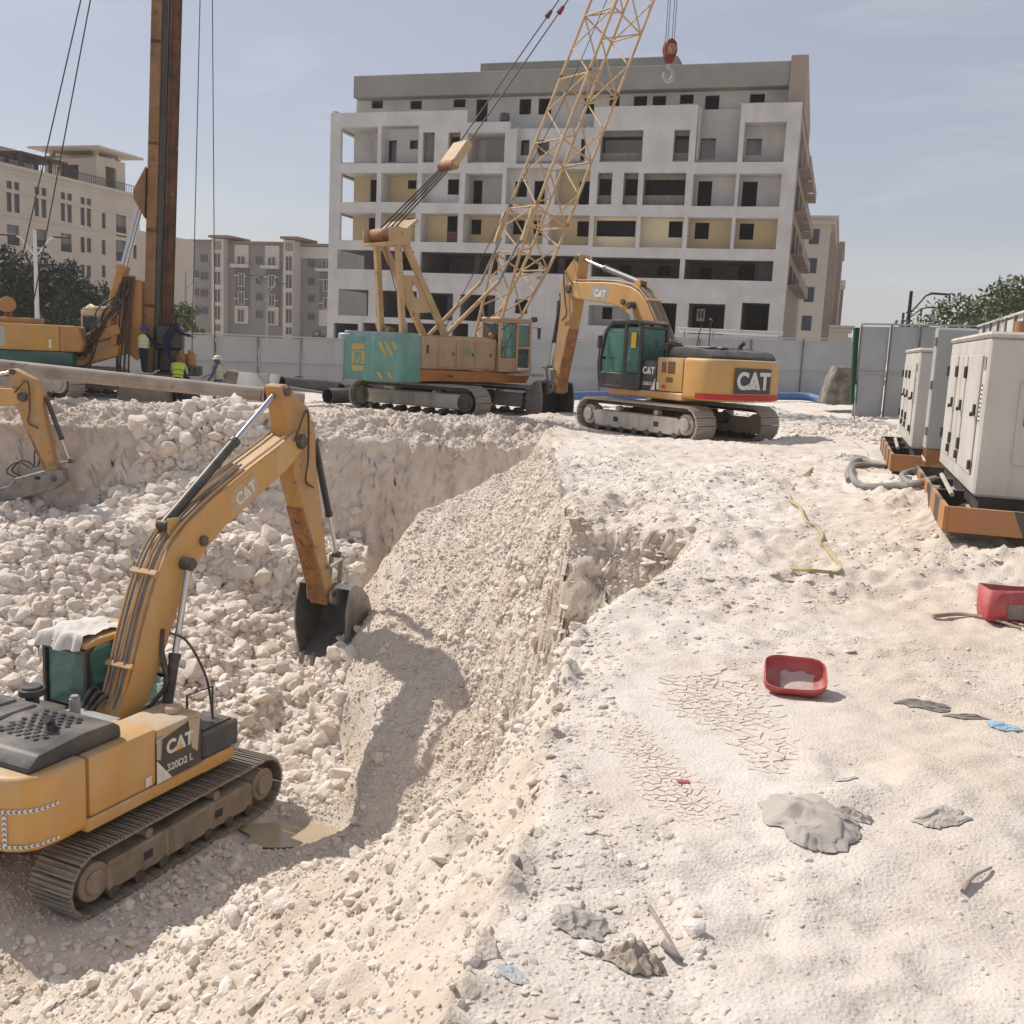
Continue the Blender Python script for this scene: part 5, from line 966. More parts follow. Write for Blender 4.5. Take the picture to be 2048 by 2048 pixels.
MB().add(cv, [(i*(N_+1)+j, i*(N_+1)+j+1, (i+1)*(N_+1)+j+1, (i+1)*(N_+1)+j) for i in range(N_) for j in range(N_)]).build('roof_cloth', 'white_cloth', e1, smooth=80)
MB().tube(bez([(.52, .75, 3.15), (.75, .9, 3.0), (.95, 1.1, 2.4), (1.0, 1.2, 1.7)], 8), .02, 6).build('hose', 'hose', e1)
MB().tube([(.9, .72, 1.66), (.9, .72, 2.2), (.95, 1.25, 2.2), (.95, 1.25, 1.66)], .02, 6).build('handrail', 'cyl_black', e1)
# ------------------------------------------------------------------ crawler crane
M['tan_paint'] = mat('tan_crane_paint', (.47, .32, .20), .6, (.41, .28, .18), 1.2, 6, dust=DUST, dustamt=.6, rust=(.17, .08, .045), rustamt=.3, streak=(.36, .23, .14))
M['boom_paint'] = mat('cream_boom_paint', (.52, .37, .20), .6, (.42, .28, .15), 1.5, 6, rust=(.19, .09, .05), rustamt=.4, dust=DUST, dustamt=.4)
M['teal'] = mat('teal_paint', (.13, .31, .275), .7, (.105, .25, .225), 1.5, 6, dust=(.50, .50, .43), dustamt=.95, rust=(.2, .12, .07), rustamt=.12, streak=(.14, .34, .30))
M['orange_rail'] = mat('orange_deck_paint', (.46, .20, .055), .6, (.36, .16, .06), 2, 6, rust=(.2, .07, .04), rustamt=.35)
M['stripe_yellow'] = mat('faded_stripe_yellow', (.52, .40, .13), .7, (.40, .32, .14), 5)
M['rope'] = mat('wire_rope', (.05, .045, .042), .6, (.09, .075, .06), 20)
M['hook_red'] = mat('hook_red', (.20, .03, .028), .5, (.12, .03, .028), 3, rust=(.1, .05, .04), rustamt=.3)
M['orange_lamp'] = mat('orange_lamp', (.6, .15, .04), .4)
def crane():
    h = R_(39); root = empty('crawler_crane', CRANE, h-math.pi/2, 'tan lattice boom crawler crane with teal counterweight on the upper ground', 'crane')
    A = lambda mb, nm, m, bv=0., par=root, seg=1, sm=35: mb.build(nm, m, par, bv, sm, seg=seg)
    for s in (-1, 1): crawler(root, s*1.6, 5.0, .98, .76, .2, 'track_pale', 'frame_pale', s, 'flat')
    A(MB().box(-1.4, 1.4, -.9, .9, .38, .8), 'undercarriage', 'dark_gear', .04)
    for o in list(root.children): o.rotation_euler.z = R_(-71)
    A(MB().cyl((0, 0, .8), (0, 0, 1.05), .8, n=28), 'swing_ring', 'dark_gear')
    deck = A(MB().prism([(-2.0, 1.06), (2.15, 1.06), (2.35, 1.36), (-2.0, 1.42)], -1.32, 1.34), 'deck', 'orange_rail', .02)
    house = A(MB().box(-1.3, 1.32, -1.98, .88, 1.43, 2.42), 'machinery_house', 'tan_paint', .03)
    A(MB().box(-1.2, 1.2, -1.9, .8, 2.42, 2.46), 'roof_plate', 'tan_paint', .01, house)
    for y0, y1 in ((-1.35, -.72), (-.68, .02), (.04, .72)):
        d = A(MB().box(1.322, 1.345, y0, y1, 1.5, 2.26), 'door', 'tan_paint', .008, house); A(MB().box(1.346, 1.37, y1-.12, y1-.07, 1.86, 1.96), 'handle', 'black_paint', 0, d)
    A(MB().box(1.323, 1.34, -1.78, -1.72, 1.9, 2.15), 'painted_slot', 'room', 0, house); decal(house, 'lettering', 'dp', .22, 'teal', (1.352, -.28, 1.92), (0, 1, 0), (0, 0, 1), -.01)  # slot is a raised near-black strip imitating a shaded opening
    decal(deck, 'lettering', '77003', .07, 'black_paint', (1.348, -.9, 1.2), (0, 1, 0), (0, 0, 1), 0.)
    # counterweight with chamfered corners
    pl = [(1.34, -2.0), (1.34, -2.75), (.85, -3.35), (-.85, -3.35), (-1.34, -2.75), (-1.34, -2.0)]
    cw = A(MB().loft([[(x, y, 1.02) for x, y in pl], [(x*1.01, y*1.005, 2.3) for x, y in pl], [(x*.9, -2.0+(y+2.0)*.75, 2.48) for x, y in pl]]), 'counterweight', 'teal', .015)
    n_ = Vector((0, -1, 0))
    A(MB().box(-.36, .36, -3.375, -3.36, 1.92, 2.1), 'logo_bar', 'stripe_yellow', 0, cw); A(MB().box(-.36, .36, -3.375, -3.36, 1.28, 1.46), 'logo_bar', 'stripe_yellow', 0, cw); A(MB().box(-.36, .36, -3.372, -3.358, 1.50, 1.88), 'logo_field', 'stripe_yellow', 0, cw); decal(cw, 'lettering', 'P3', .30, 'teal', (0, -3.378, 1.54), (1, 0, 0), (0, 0, 1), .05)
    for s in (-1, 1):
        a = Vector((s*.86, -3.36, 0)); b = Vector((s*1.345, -2.765, 0)); e = (b-a).normalized(); nn = Vector((s*.77, -.64, 0)).normalized()
        for k_ in range(3):
            o = a+e*(.10+.2*k_)+nn*.012; sb = MB(); z0 = 2.2; q = [o+Vector((0, 0, z0)), o+e*.1+Vector((0, 0, z0)), o+e*.32+Vector((0, 0, z0-.42)), o+e*.22+Vector((0, 0, z0-.42))]
            if k_ == 2: q = [o+Vector((0, 0, z0)), o+e*.1+Vector((0, 0, z0)), o+e*.22+Vector((0, 0, z0-.22)), o+e*.12+Vector((0, 0, z0-.22))]
            A(sb.add(q, [(0, 1, 2, 3)]), 'hazard_stripe', 'stripe_yellow', 0, cw, sm=0)
        for k_ in range(2): o = a+e*(.1+.3*k_)+nn*.014; A(MB().add([o+Vector((0, 0, 1.3)), o+e*.1+Vector((0, 0, 1.3)), o+e*.22+Vector((0, 0, 1.1)), o+e*.12+Vector((0, 0, 1.1))], [(0, 1, 2, 3)]), 'hazard_stripe', 'stripe_yellow', 0, cw, sm=0)
    for y_ in (-2.35, -2.0):
        pass
    A(MB().cyl((-.2, -2.1, 2.5), (-.9, -2.1, 2.62), .13, n=12).cyl((-.9, -2.1, 2.62), (-1.05, -2.1, 2.75), .09, n=12), 'muffler', 'rusty')
    # cab
    x0, x1, y0, y1 = .52, 1.42, .92, 2.2
    cab = MB(); w = .08
    for x in (x0, x1):
        for y in (y0, 1.62, y1): cab.bar((x, y, 1.42), (x, y-.0+(.06 if y == y1 else 0)*-1, 3.0), w, w)
        cab.bar((x, y0, 1.45), (x, y1, 1.45), w, w); cab.bar((x, y0, 3.0), (x, y1-.06, 3.0), w, w); cab.bar((x, 1.62, 2.2), (x, y1-.03, 2.2), w*.8, w)
    for y in (y0, y1): cab.bar((x0, y, 1.45), (x1, y, 1.45), w, w); cab.bar((x0, y-(.06 if y == y1 else 0), 3.0), (x1, y-(.06 if y == y1 else 0), 3.0), w, w)
    cab.box(x1-.02, x1+.01, y0, 1.62, 1.45, 1.85); cab.box(x0+.02, x1-.02, y0-.01, y0+.02, 1.45, 2.3); cab.box(x0, x1, y0, y1, 1.40, 1.46)
    cb = A(cab, 'cab', 'tan_paint', .01); A(MB().box(x0-.05, x1+.06, y0-.08, y1+.02, 3.02, 3.12), 'roof', 'tan_paint', .03, cb)
    A(MB().prism([(y0+.1, 1.75), (1.45, 1.66), (1.55, 1.75), (1.55, 2.93), (y0+.1, 2.93)], x1-.01, x1+.002), 'door_glass', 'cab_glass', 0, cb, sm=0); A(MB().box(x1-.02, x1-.008, 1.68, y1-.1, 2.26, 2.92), 'side_glass', 'cab_glass', 0, cb, sm=0); A(MB().box(x0+.1, x1-.1, y0-.012, y0-.002, 2.36, 2.92), 'rear_glass', 'cab_glass_dark', 0, cb, sm=0); A(MB().box(x0+.06, x1-.06, y1-.03, y1-.02, 1.55, 2.92), 'windscreen', 'cab_glass_dark', 0, cb, sm=0)
    A(MB().box(.75, 1.2, 1.15, 1.6, 1.5, 1.9).box(.78, 1.18, 1.1, 1.22, 1.9, 2.5), 'operator_seat', 'seat', .04, cb)
    A(MB().bar((x1, y1, 2.85), (x1+.12, y1+.22, 2.85), .02).box(x1+.06, x1+.2, y1+.2, y1+.24, 2.5, 2.85), 'mirror', 'cyl_black', .01, cb); A(MB().cyl((x1, y1, 3.1), (x1+.02, y1+.16, 3.12), .09, n=14), 'head_lamp', 'cyl_black', 0, cb); A(MB().box(x0+.2, x1+.35, 1.3, y1+.35, 1.30, 1.38), 'step', 'tan_paint', .01, cb); A(MB().ball((1.2, .72, 2.55), .08), 'beacon', 'orange_lamp')
    # A-frame gantry
    tops = (-2.45, 5.15)
    for s in (-1, 1):
        x = s*.62
        A(MB().bar((x, -2.2, 2.42), (x*.98, -2.45, 5.1), .17, .17), 'gantry_leg', 'boom_paint', .01); A(MB().bar((x, -.62, 2.44), (x*.98, -2.28, 5.25), .20, .14, (1, 0, 0)), 'gantry_strut', 'boom_paint', .01)
    # web plate with the oval hole on the near side
    poly = [(-2.30, 4.2), (-1.78, 4.2), (-1.0, 3.15), (-1.75, 3.1), (-2.05, 3.25)]; cx_, cz_ = -1.78, 3.72; op, hp = [], []
    for i in range(16):
        t = 6.2832*i/16; dx_, dz_ = math.cos(t), math.sin(t); best = 9
        for (ax_, az_), (bx_, bz_) in zip(poly, poly[1:]+poly[:1]):
            ex, ez = bx_-ax_, bz_-az_; det = dx_*(-ez)+ex*dz_
            if abs(det) < 1e-9: continue
            r_ = ((ax_-cx_)*(-ez)+ex*(az_-cz_))/det; w_ = (dx_*(az_-cz_)-dz_*(ax_-cx_))/det
            if r_ > 0 and -1e-6 <= w_ <= 1+1e-6: best = min(best, r_)
        op.append((cx_+dx_*best, cz_+dz_*best)); hp.append((cx_+.11*math.cos(t)-.06*math.sin(t), cz_+.2*math.sin(t)))
    V = [(x, *q) for x in (.60, .64) for q in op+hp]; F_ = [(i, (i+1) % 16, 16+(i+1) % 16, 16+i) for i in range(16)]; F_ += [tuple(32+j for j in f) for f in F_]+[(16+i, 16+(i+1) % 16, 48+(i+1) % 16, 48+i) for i in range(16)]+[(i, (i+1) % 16, 32+(i+1) % 16, 32+i) for i in range(16)]; A(MB().add(V, F_), 'web_plate', 'boom_paint', 0, sm=0)
    hd = A(MB().box(-.78, .78, -2.85, -2.15, 5.05, 5.12).box(-.78, -.72, -2.85, -2.1, 5.1, 5.55).box(.72, .78, -2.85, -2.1, 5.1, 5.55), 'gantry_head', 'boom_paint', .01); A(MB().cyl((-.7, -2.5, 5.38), (.7, -2.5, 5.38), .2, n=18), 'sheaves', 'rusty', 0, hd); A(MB().box(-.8, .8, -.05, .05, -.32, .32).xf(Matrix.Translation((0, -2.12, 5.62)) @ Matrix.Rotation(R_(-50), 4, 'X')), 'cover_plate', 'boom_paint', .01, hd)
    # boom: square lattice, tapered foot
    el = R_(66.6); f0 = Vector((0, 1.3, 1.65)); bd = Vector((0, math.cos(el), math.sin(el))); bu = Vector((0, -math.sin(el), math.cos(el))); X = Vector((1, 0, 0))
    def sec(s):                      # half width, half depth at distance s
        k = min(1, max(0, (s-.0)/4.2)); return .56+.16*k, .10+.62*k
    bp = lambda s, i, j: f0+bd*s+X*(sec(s)[0]*i)+bu*(sec(s)[1]*j)
    S_ = [0.15, 1.0, 1.9, 2.8, 3.7, 4.6, 5.3]; s = 5.3
    joints = [5.3, 10.2, 15.1, 20.0]
    for j0, j1 in zip(joints, joints[1:]): S_ += [j0+(j1-j0)*i/4 for i in range(1, 5)]
    S_ += [21.2]
    boom = bpy.data.objects.new('boom', None); boom = A(MB().cyl(bp(.15, -1, 0), bp(.15, 1, 0), .12, n=12), 'boom', 'boom_paint')
    for i, j in ((-1, -1), (1, -1), (1, 1), (-1, 1)):
        A(MB().tube([bp(s, i, j) for s in S_], .052, 8), 'chord', 'boom_paint', 0, boom)
    CR = [(-1, -1), (1, -1), (1, 1), (-1, 1)]
    for f in range(4):
        a_, b_ = CR[f], CR[(f+1) % 4]
        for k, (s0, s1) in enumerate(zip(S_, S_[1:])):
            p_, q_ = (a_, b_) if k % 2 == 0 else (b_, a_); A(MB().tube([bp(s0, *p_), bp(s1, *q_)], .028, 6, False), 'lacing', 'boom_paint', 0, boom)
            if s0 in joints or k % 4 == 0: A(MB().tube([bp(s0, *a_), bp(s0, *b_)], .03, 6, False), 'lacing', 'boom_paint', 0, boom)
    for s in joints[:3]:
        A(MB().tube([bp(s, -1, -1), bp(s, 1, 1)], .028, 6, False), 'lacing', 'boom_paint', 0, boom); A(MB().tube([bp(s+.25, 1, -1), bp(s+.25, -1, 1)], .028, 6, False), 'lacing', 'boom_paint', 0, boom)
        for i, j in CR: A(MB().ball(bp(s+.1, i, j), .085, 8, 5), 'joint_pin', 'rusty', 0, boom)
    tip = f0+bd*21.3; A(MB().cyl(tip-X*.6, tip+X*.6, .35, n=20), 'head_sheave', 'rusty', 0, boom)
    A(MB().prism([(0, 0), (.28, 0), (.24, .45), (.12, .6)], -.02, .02, 'y').xf(Matrix.Translation(bp(3.9, .2, -1)+Vector((-.1, 0, -.45)))), 'angle_indicator', 'grey_plate', 0, boom)
    for s_ in (-1, 1):
        o = A(MB().cyl((s_*.45, -.55, 2.44), tuple(bp(3.4, s_*.7, 1.0)-bd*.9+bu*.25), .065, n=10), 'backstop', 'boom_paint'); A(MB().cyl(tuple(bp(3.4, s_*.7, 1.0)-bd*.92+bu*.26), tuple(bp(4.2, s_*.75, 1.0)), .04, n=8), 'rod', 'cyl_grey', 0, o)
        A(MB().bar(bp(4.0, s_, 1.05), bp(5.1, s_, 1.12), .12, .16), 'bracket', 'boom_paint', .01, boom)
    sp = Vector((0, -.05, 8.05)); dd = (tip-sp).normalized()
    spr = A(MB().box(-.42, .42, -.5, .5, -.13, .13).xf(Matrix.Translation(sp) @ dd.to_track_quat('Y', 'Z').to_matrix().to_4x4()), 'spreader_block', 'boom_paint', .06)
    A(MB().cyl(sp-X*.38-dd*.45, sp+X*.38-dd*.45, .16, n=16), 'sheaves', 'rusty', 0, spr)
    for i in range(8): x = -.42+.12*i; A(MB().tube([(x*1.25, -2.5, 5.5+.05*(i % 2)), tuple(sp-dd*.45+X*x*.8)], .014, 5, False), 'hoist_rope', 'rope')
    for x in (-.3, .3):
        A(MB().tube([tuple(sp+dd*.4+X*x), tuple(tip+X*x)], .022, 6, False), 'pendant_rope', 'rope'); q = sp+dd*6.3+X*x; A(MB().cyl(tuple(q-dd*.14), tuple(q+dd*.14), .09, .06, 8), 'rope_socket', 'hook_red')
    A(MB().tube([(.1, -.4, 2.5), tuple(bp(9, .3, 1.25)), tuple(tip+bu*.3)], .014, 5, False), 'load_rope', 'rope'); A(MB().tube([(-.1, -1.6, 2.5), (-.3, -2.4, 5.2)], .014, 5, False), 'load_rope', 'rope')
    return root, tip
crane_root, tip = crane()
# hook block hanging from the boom head
tipw = crane_root.matrix_basis @ tip; hk = P(1339, 112, 38.3)
hr = empty('hook_block', tuple(hk), R_(20), 'dark red hook block hanging on four ropes against the roof parapet', 'hook block')
MB().prism([(-.17, -.1), (-.26, .2), (-.2, .5), (0, .62), (.2, .5), (.26, .2), (.17, -.1), (.08, -.28), (-.08, -.28)], -.15, .15, 'y').build('housing', 'hook_red', hr, .03)
for s in (-1, 1): MB().cyl((0, s*.13, .22), (0, s*.17, .22), .2, n=18).build('sheave', 'rusty', hr)
MB().tube(bez([(0, 0, -.2), (0, 0, -.42), (.16, 0, -.55), (.17, 0, -.78), (0, 0, -.9), (-.17, 0, -.8), (-.16, 0, -.62)], 6), [.06+.02*math.sin(i*.09) for i in range(37)], 10).build('hook', 'grey_plate', hr)
MB().tube(bez([(-.16, -.16, .0), (-.1, -.17, .3), (-.02, -.17, .1)], 5), .02, 6).build('guide_bar', 'stripe_yellow', hr)
for i, x in enumerate((-.2, -.11, .06, .15)): MB().tube([(x, 0, .5), (x*1.1, 0, float(tipw.z-hk[2])-.1)], .013, 5, False).build('rope', 'rope', hr)
# ------------------------------------------------------------------ drilling rig
M['rig_orange'] = mat('rig_orange_paint', (.44, .215, .06), .6, (.36, .18, .07), 1.5, 6, dust=DUST, dustamt=.6, rust=(.16, .07, .035), rustamt=.35, streak=(.20, .10, .05))
M['rig_yellow'] = mat('rig_yellow_paint', (.52, .29, .06), .6, (.45, .26, .08), 1.2, 6, (.4, .6), dust=DUST, dustamt=.6, rust=(.40, .30, .16), rustamt=.35, streak=(.42, .25, .09))
M['rig_green'] = mat('rig_green_paint', (.035, .12, .105), .65, (.03, .085, .08), 2, 5, dust=DUST, dustamt=.5, rust=(.12, .1, .08), rustamt=.3)
M['mast_paint'] = mat('stained_mast_paint', (.27, .145, .06), .7, (.19, .10, .045), 1.2, 7, (.35, .6), dust=DUST, dustamt=.4, rust=(.11, .055, .03), rustamt=.5, streak=(.13, .065, .035))
M['kelly'] = mat('rusty_kelly', (.13, .062, .032), .7, (.06, .035, .025), 2, 7, (.4, .6), streak=(.035, .025, .022), rust=(.26, .13, .05), rustamt=.35)
M['pipe_rust'] = mat('rusty_kelly_bar', (.44, .375, .31), .8, (.31, .245, .20), 1.2, 7, (.4, .6), dust=DUST, dustamt=.5, rust=(.15, .075, .045), rustamt=.4, streak=(.38, .32, .27))
def rig():
    h = R_(13); root = empty('drilling_rig', RIG, h-math.pi/2, 'orange piling rig with tall dark stained mast and green base', 'drilling rig')
    A = lambda mb, nm, m, bv=0., par=root, seg=1, sm=35: mb.build(nm, m, par, bv, sm, seg=seg)
    for s in (-1, 1): crawler(root, s*1.35, 5.2, 1.0, .75, .21, 'track_pale', 'frame_pale', s, 'box', -.5)
    A(MB().box(-1.1, 1.1, -1.2, .6, .4, .9), 'undercarriage', 'dark_gear', .03)
    for o in list(root.children): o.rotation_euler.z = R_(-26)
    A(MB().cyl((0, -.6, .85), (0, -.6, 1.08), .8, n=24), 'swing_ring', 'dark_gear')
    A(MB().box(-1.35, 1.38, -4.0, 1.0, 1.05, 1.5), 'deck', 'rig_green', .03)
    hs = A(MB().box(-1.3, 1.4, -4.0, .62, 1.52, 2.36), 'engine_house', 'rig_yellow', .05, seg=2); A(MB().prism([(.62, 1.52), (1.25, 1.52), (1.35, 1.8), (1.2, 2.34), (.62, 2.36)], .2, 1.41), 'front_cowl', 'rig_orange', .04, hs)
    A(MB().box(1.402, 1.41, -2.1, -1.0, 1.62, 2.26), 'access_panel', 'grey_render', 0, hs); A(MB().box(1.402, 1.43, .3, .38, 1.6, 1.9), 'extinguisher', 'white_paint', .01, hs); decal(hs, 'lettering', 'HD 707', .11, 'white_paint', (1.386, -1.9, 1.3), (0, 1, 0), (0, 0, 1), 0.)
    A(MB().box(-.9, .9, -2.8, -.3, 2.36, 2.55), 'walkway', 'rig_orange', .02, hs)
    for y in (-2.6, -1.3): A(MB().cyl((-.2, y, 2.95), (.55, y+.2, 2.95), .26, n=20).bar((.1, y+.1, 2.5), (.1, y+.1, 2.75), .3, .2), 'winch_drum', 'rig_orange', .02)
    cab = A(MB().box(-1.5, -.5, .95, 2.15, 1.5, 2.0).box(-1.5, -.5, .95, 2.15, 2.72, 2.92), 'cab', 'cream_plaster', .04); 
    for x in (-1.47, -.53):
        for y in (.98, 1.52, 2.12): A(MB().bar((x, y, 2.0), (x, y, 2.72), .06), 'pillar', 'cream_plaster', 0, cab)
    A(MB().box(-.54, -.525, 1.0, 1.5, 2.02, 2.7).box(-.54, -.525, 1.55, 2.1, 2.02, 2.7), 'side_glass', 'cab_glass_dark', 0, cab); A(MB().box(-1.44, -.56, 1.05, 2.05, 2.0, 2.6), 'seat_back', 'hook_red', 0, cab)
    A(MB().tube([(-1.45, 1.0, 3.0), (-1.0, 1.2, 3.08), (-.55, 1.4, 3.0), (-.55, 2.2, 3.02)], .07, 8).box(-1.45, -.55, 1.0, 2.1, 2.92, 3.0), 'roof_bundle', 'cream_plaster', .03, cab)
    # linkage from deck to mast
    for s in (-1, 1):
        A(MB().bar((s*.55, .8, 1.75), (s*.5, 2.35, 2.35), .18, .34), 'link_arm', 'rig_orange', .03); A(MB().bar((s*.6, .9, 1.15), (s*.5, 2.7, 1.75), .2, .34), 'link_arm', 'rig_orange', .03)
        A(MB().prism([(2.0, 1.9), (2.9, 1.3), (3.05, 1.6), (3.05, 4.0), (2.75, 4.0), (2.3, 2.6)], s*.45-.06, s*.45+.06), 'bracket', 'rig_orange', .02)
        b0, b1 = Vector((s*.5, 1.9, 2.4)), Vector((s*.4, 2.95, 6.35)); m_ = b0+(b1-b0)*.52; o = A(MB().bar(b0, m_, .26, .26), 'mast_ram', 'rig_orange', .03); A(MB().cyl(m_, b1, .06, n=10), 'rod', 'chrome', 0, o)
    lean = Matrix.Translation((0, 3.2, .6)) @ Matrix.Rotation(R_(-1.9), 4, 'X') @ Matrix.Translation((0, -3.2, -.6))
    mast = A(MB().box(-.30, .30, 3.02, 3.36, .9, 24).xf(lean), 'mast', 'mast_paint', .03); A(MB().box(-.24, .24, 3.361, 3.52, 1.0, 24).xf(lean), 'mast_rail', 'black_paint', .02, mast)
    A(MB().prism([(2.98, 6.0), (2.62, 6.6), (2.6, 6.9), (2.98, 7.7)], -.4, .4).xf(lean), 'ram_lug', 'mast_paint', .03, mast)
    for z in (3.1, 5.6, 8.4, 11.6): A(MB().box(.303, .318, 3.03, 3.35, z, z+.1).xf(lean), 'splice_plate', 'kelly', 0, mast)
    kb = A(MB().cyl((0, 3.74, .7), (0, 3.74, 24), .205, n=20).xf(lean), 'kelly_bar', 'kelly'); 
    for x_ in (.2, -.2): A(MB().bar((x_, 3.64, 1.5), (x_, 3.64, 24), .05, .09).xf(lean), 'drive_key', 'kelly', 0, kb)
    A(MB().bar((.06, 3.93, 1.5), (.06, 3.93, 24), .07, .05).xf(lean), 'drive_key', 'kelly', 0, kb)
    # rotary drive and casing table at the foot
    A(MB().box(-.5, .5, 3.45, 4.35, 1.7, 2.5), 'rotary_drive', 'black_paint', .08); A(MB().cyl((0, 3.95, 1.0), (0, 3.95, 1.75), .42, n=22), 'drive_casing', 'dark_gear', .02)
    for x_, y_ in ((.3, 4.3), (.32, 4.62)): A(MB().cyl((x_, y_, 1.2), (x_, y_, 1.6), .17, n=14).cyl((x_, y_, 1.6), (x_, y_, 1.72), .1, n=12), 'drive_motor', 'rig_orange', .01)
    A(MB().box(-.5, .55, 4.1, 4.95, .85, 1.2), 'table_beam', 'dark_gear', .03); sl = MB()
    for i in range(4): sl.box(.552, .56, 4.2+i*.17, 4.28+i*.17, .95, 1.12)
    A(sl, 'painted_beam_slot', 'room'); A(MB().prism([(3.4, .05), (4.9, .05), (4.5, .8), (3.4, .9)], -.55, .5), 'casing_table', 'dark_gear', .03); A(MB().cyl((0, 3.95, .02), (0, 3.95, .95), .5, n=22), 'casing', 'dark_gear')  # beam slots are dark strips, shade of the openings painted in
    # hose bundles
    g = np.random.default_rng(3)
    A(MB().box(.3, .5, 2.45, 2.85, 4.0, 4.12), 'hose_bracket', 'rig_orange', .01)
    for i in range(16):
        j = g.normal(size=6)*.07; x = .35+.3*g.random(); A(MB().tube(bez([(x, 2.5+.3*g.random(), 4.05), (x+.05, 2.45+j[0], 3.5+j[1]), (x+.1, 2.0+j[2]*2, 2.8+j[3]*2), (x+.1, 1.5+j[4]*2, 2.0+j[5]), (x+.1, 1.25+j[0], 1.35+j[1]*2), (x, .75+j[2], 1.25+j[3]), (x, .55, 1.75)], 6), .026, 6), 'hose', 'hose' if i % 3 else 'rope')
    for i in range(9):
        j = g.normal(size=4)*.05; x = .45+.05*i*.5; y = 2.45+.05*i; A(MB().tube(bez([(x, y, 4.05), (x+.05, y-.12+j[0], 2.6), (x+.08, y-.25+j[1], 1.2), (x+.02, y-.2+j[2], .35)], 6), .03, 6), 'hose', 'rope' if i % 2 else 'kelly')
    A(MB().tube(bez([(.9, 2.3, .05), (1.0, 2.6, .4), (1.0, 3.0, .05), (.9, 2.7, .02), (1.0, 2.3, .3), (1.05, 2.5, .03)], 6), .025, 6), 'hose', 'grey_render')
    # ropes
    topp = lean @ Vector((0, 3.0, 23.5))
    for s, y in ((-.3, -1.2), (.3, -.4)): A(MB().tube([(s, y, 2.9), tuple(topp+Vector((s, 0, 0)))], .022, 5, False), 'stay_rope', 'rope')
    return root
rig()
for i, (a, b, lab) in enumerate(((P(403, -120, 36.5), P(384, 702, 36.4), 'hanging wire rope nearer the drilling mast'), (P(424, -120, 36.6), P(430, 712, 36.3), 'hanging wire rope held by the white helmet worker'))):
    o = MB().tube([tuple(a), tuple(a*.5+b*.5), tuple(b)], .018, 5).build('hanging_rope', 'rope'); tag(o, lab, 'rope')
# ------------------------------------------------------------------ generators, switch cabinet, cables
M['gen_cream'] = mat('cream_canopy_paint', (.58, .56, .52), .55, (.50, .475, .44), 1.4, 7, (.38, .64), dust=DUST, dustamt=.5, streak=(.44, .40, .355), rust=(.36, .31, .26), rustamt=.28, spec=.4)
M['gen_grey'] = mat('grey_cabinet', (.42, .43, .42), .5, (.37, .38, .37), 1.5, 5, streak=(.34, .34, .33))
M['skid_orange'] = mat('orange_skid', (.46, .185, .05), .6, (.38, .17, .07), 2, 6, dust=DUST, dustamt=.6)
M['skid_black'] = mat('black_skid', (.03, .03, .032), .6, (.06, .058, .055), 3, dust=DUST, dustamt=.5)
M['conduit'] = mat('grey_cable', (.20, .205, .21), .7, (.28, .27, .26), 6, dust=DUST, dustamt=.5)
M['yellow_hose'] = mat('yellow_hose', (.48, .37, .13), .7, (.44, .37, .22), 8, dust=DUST, dustamt=.6)
M['white_cable'] = mat('white_cable', (.55, .52, .47), .7)
GA = math.atan2(SD[1], SD[0])
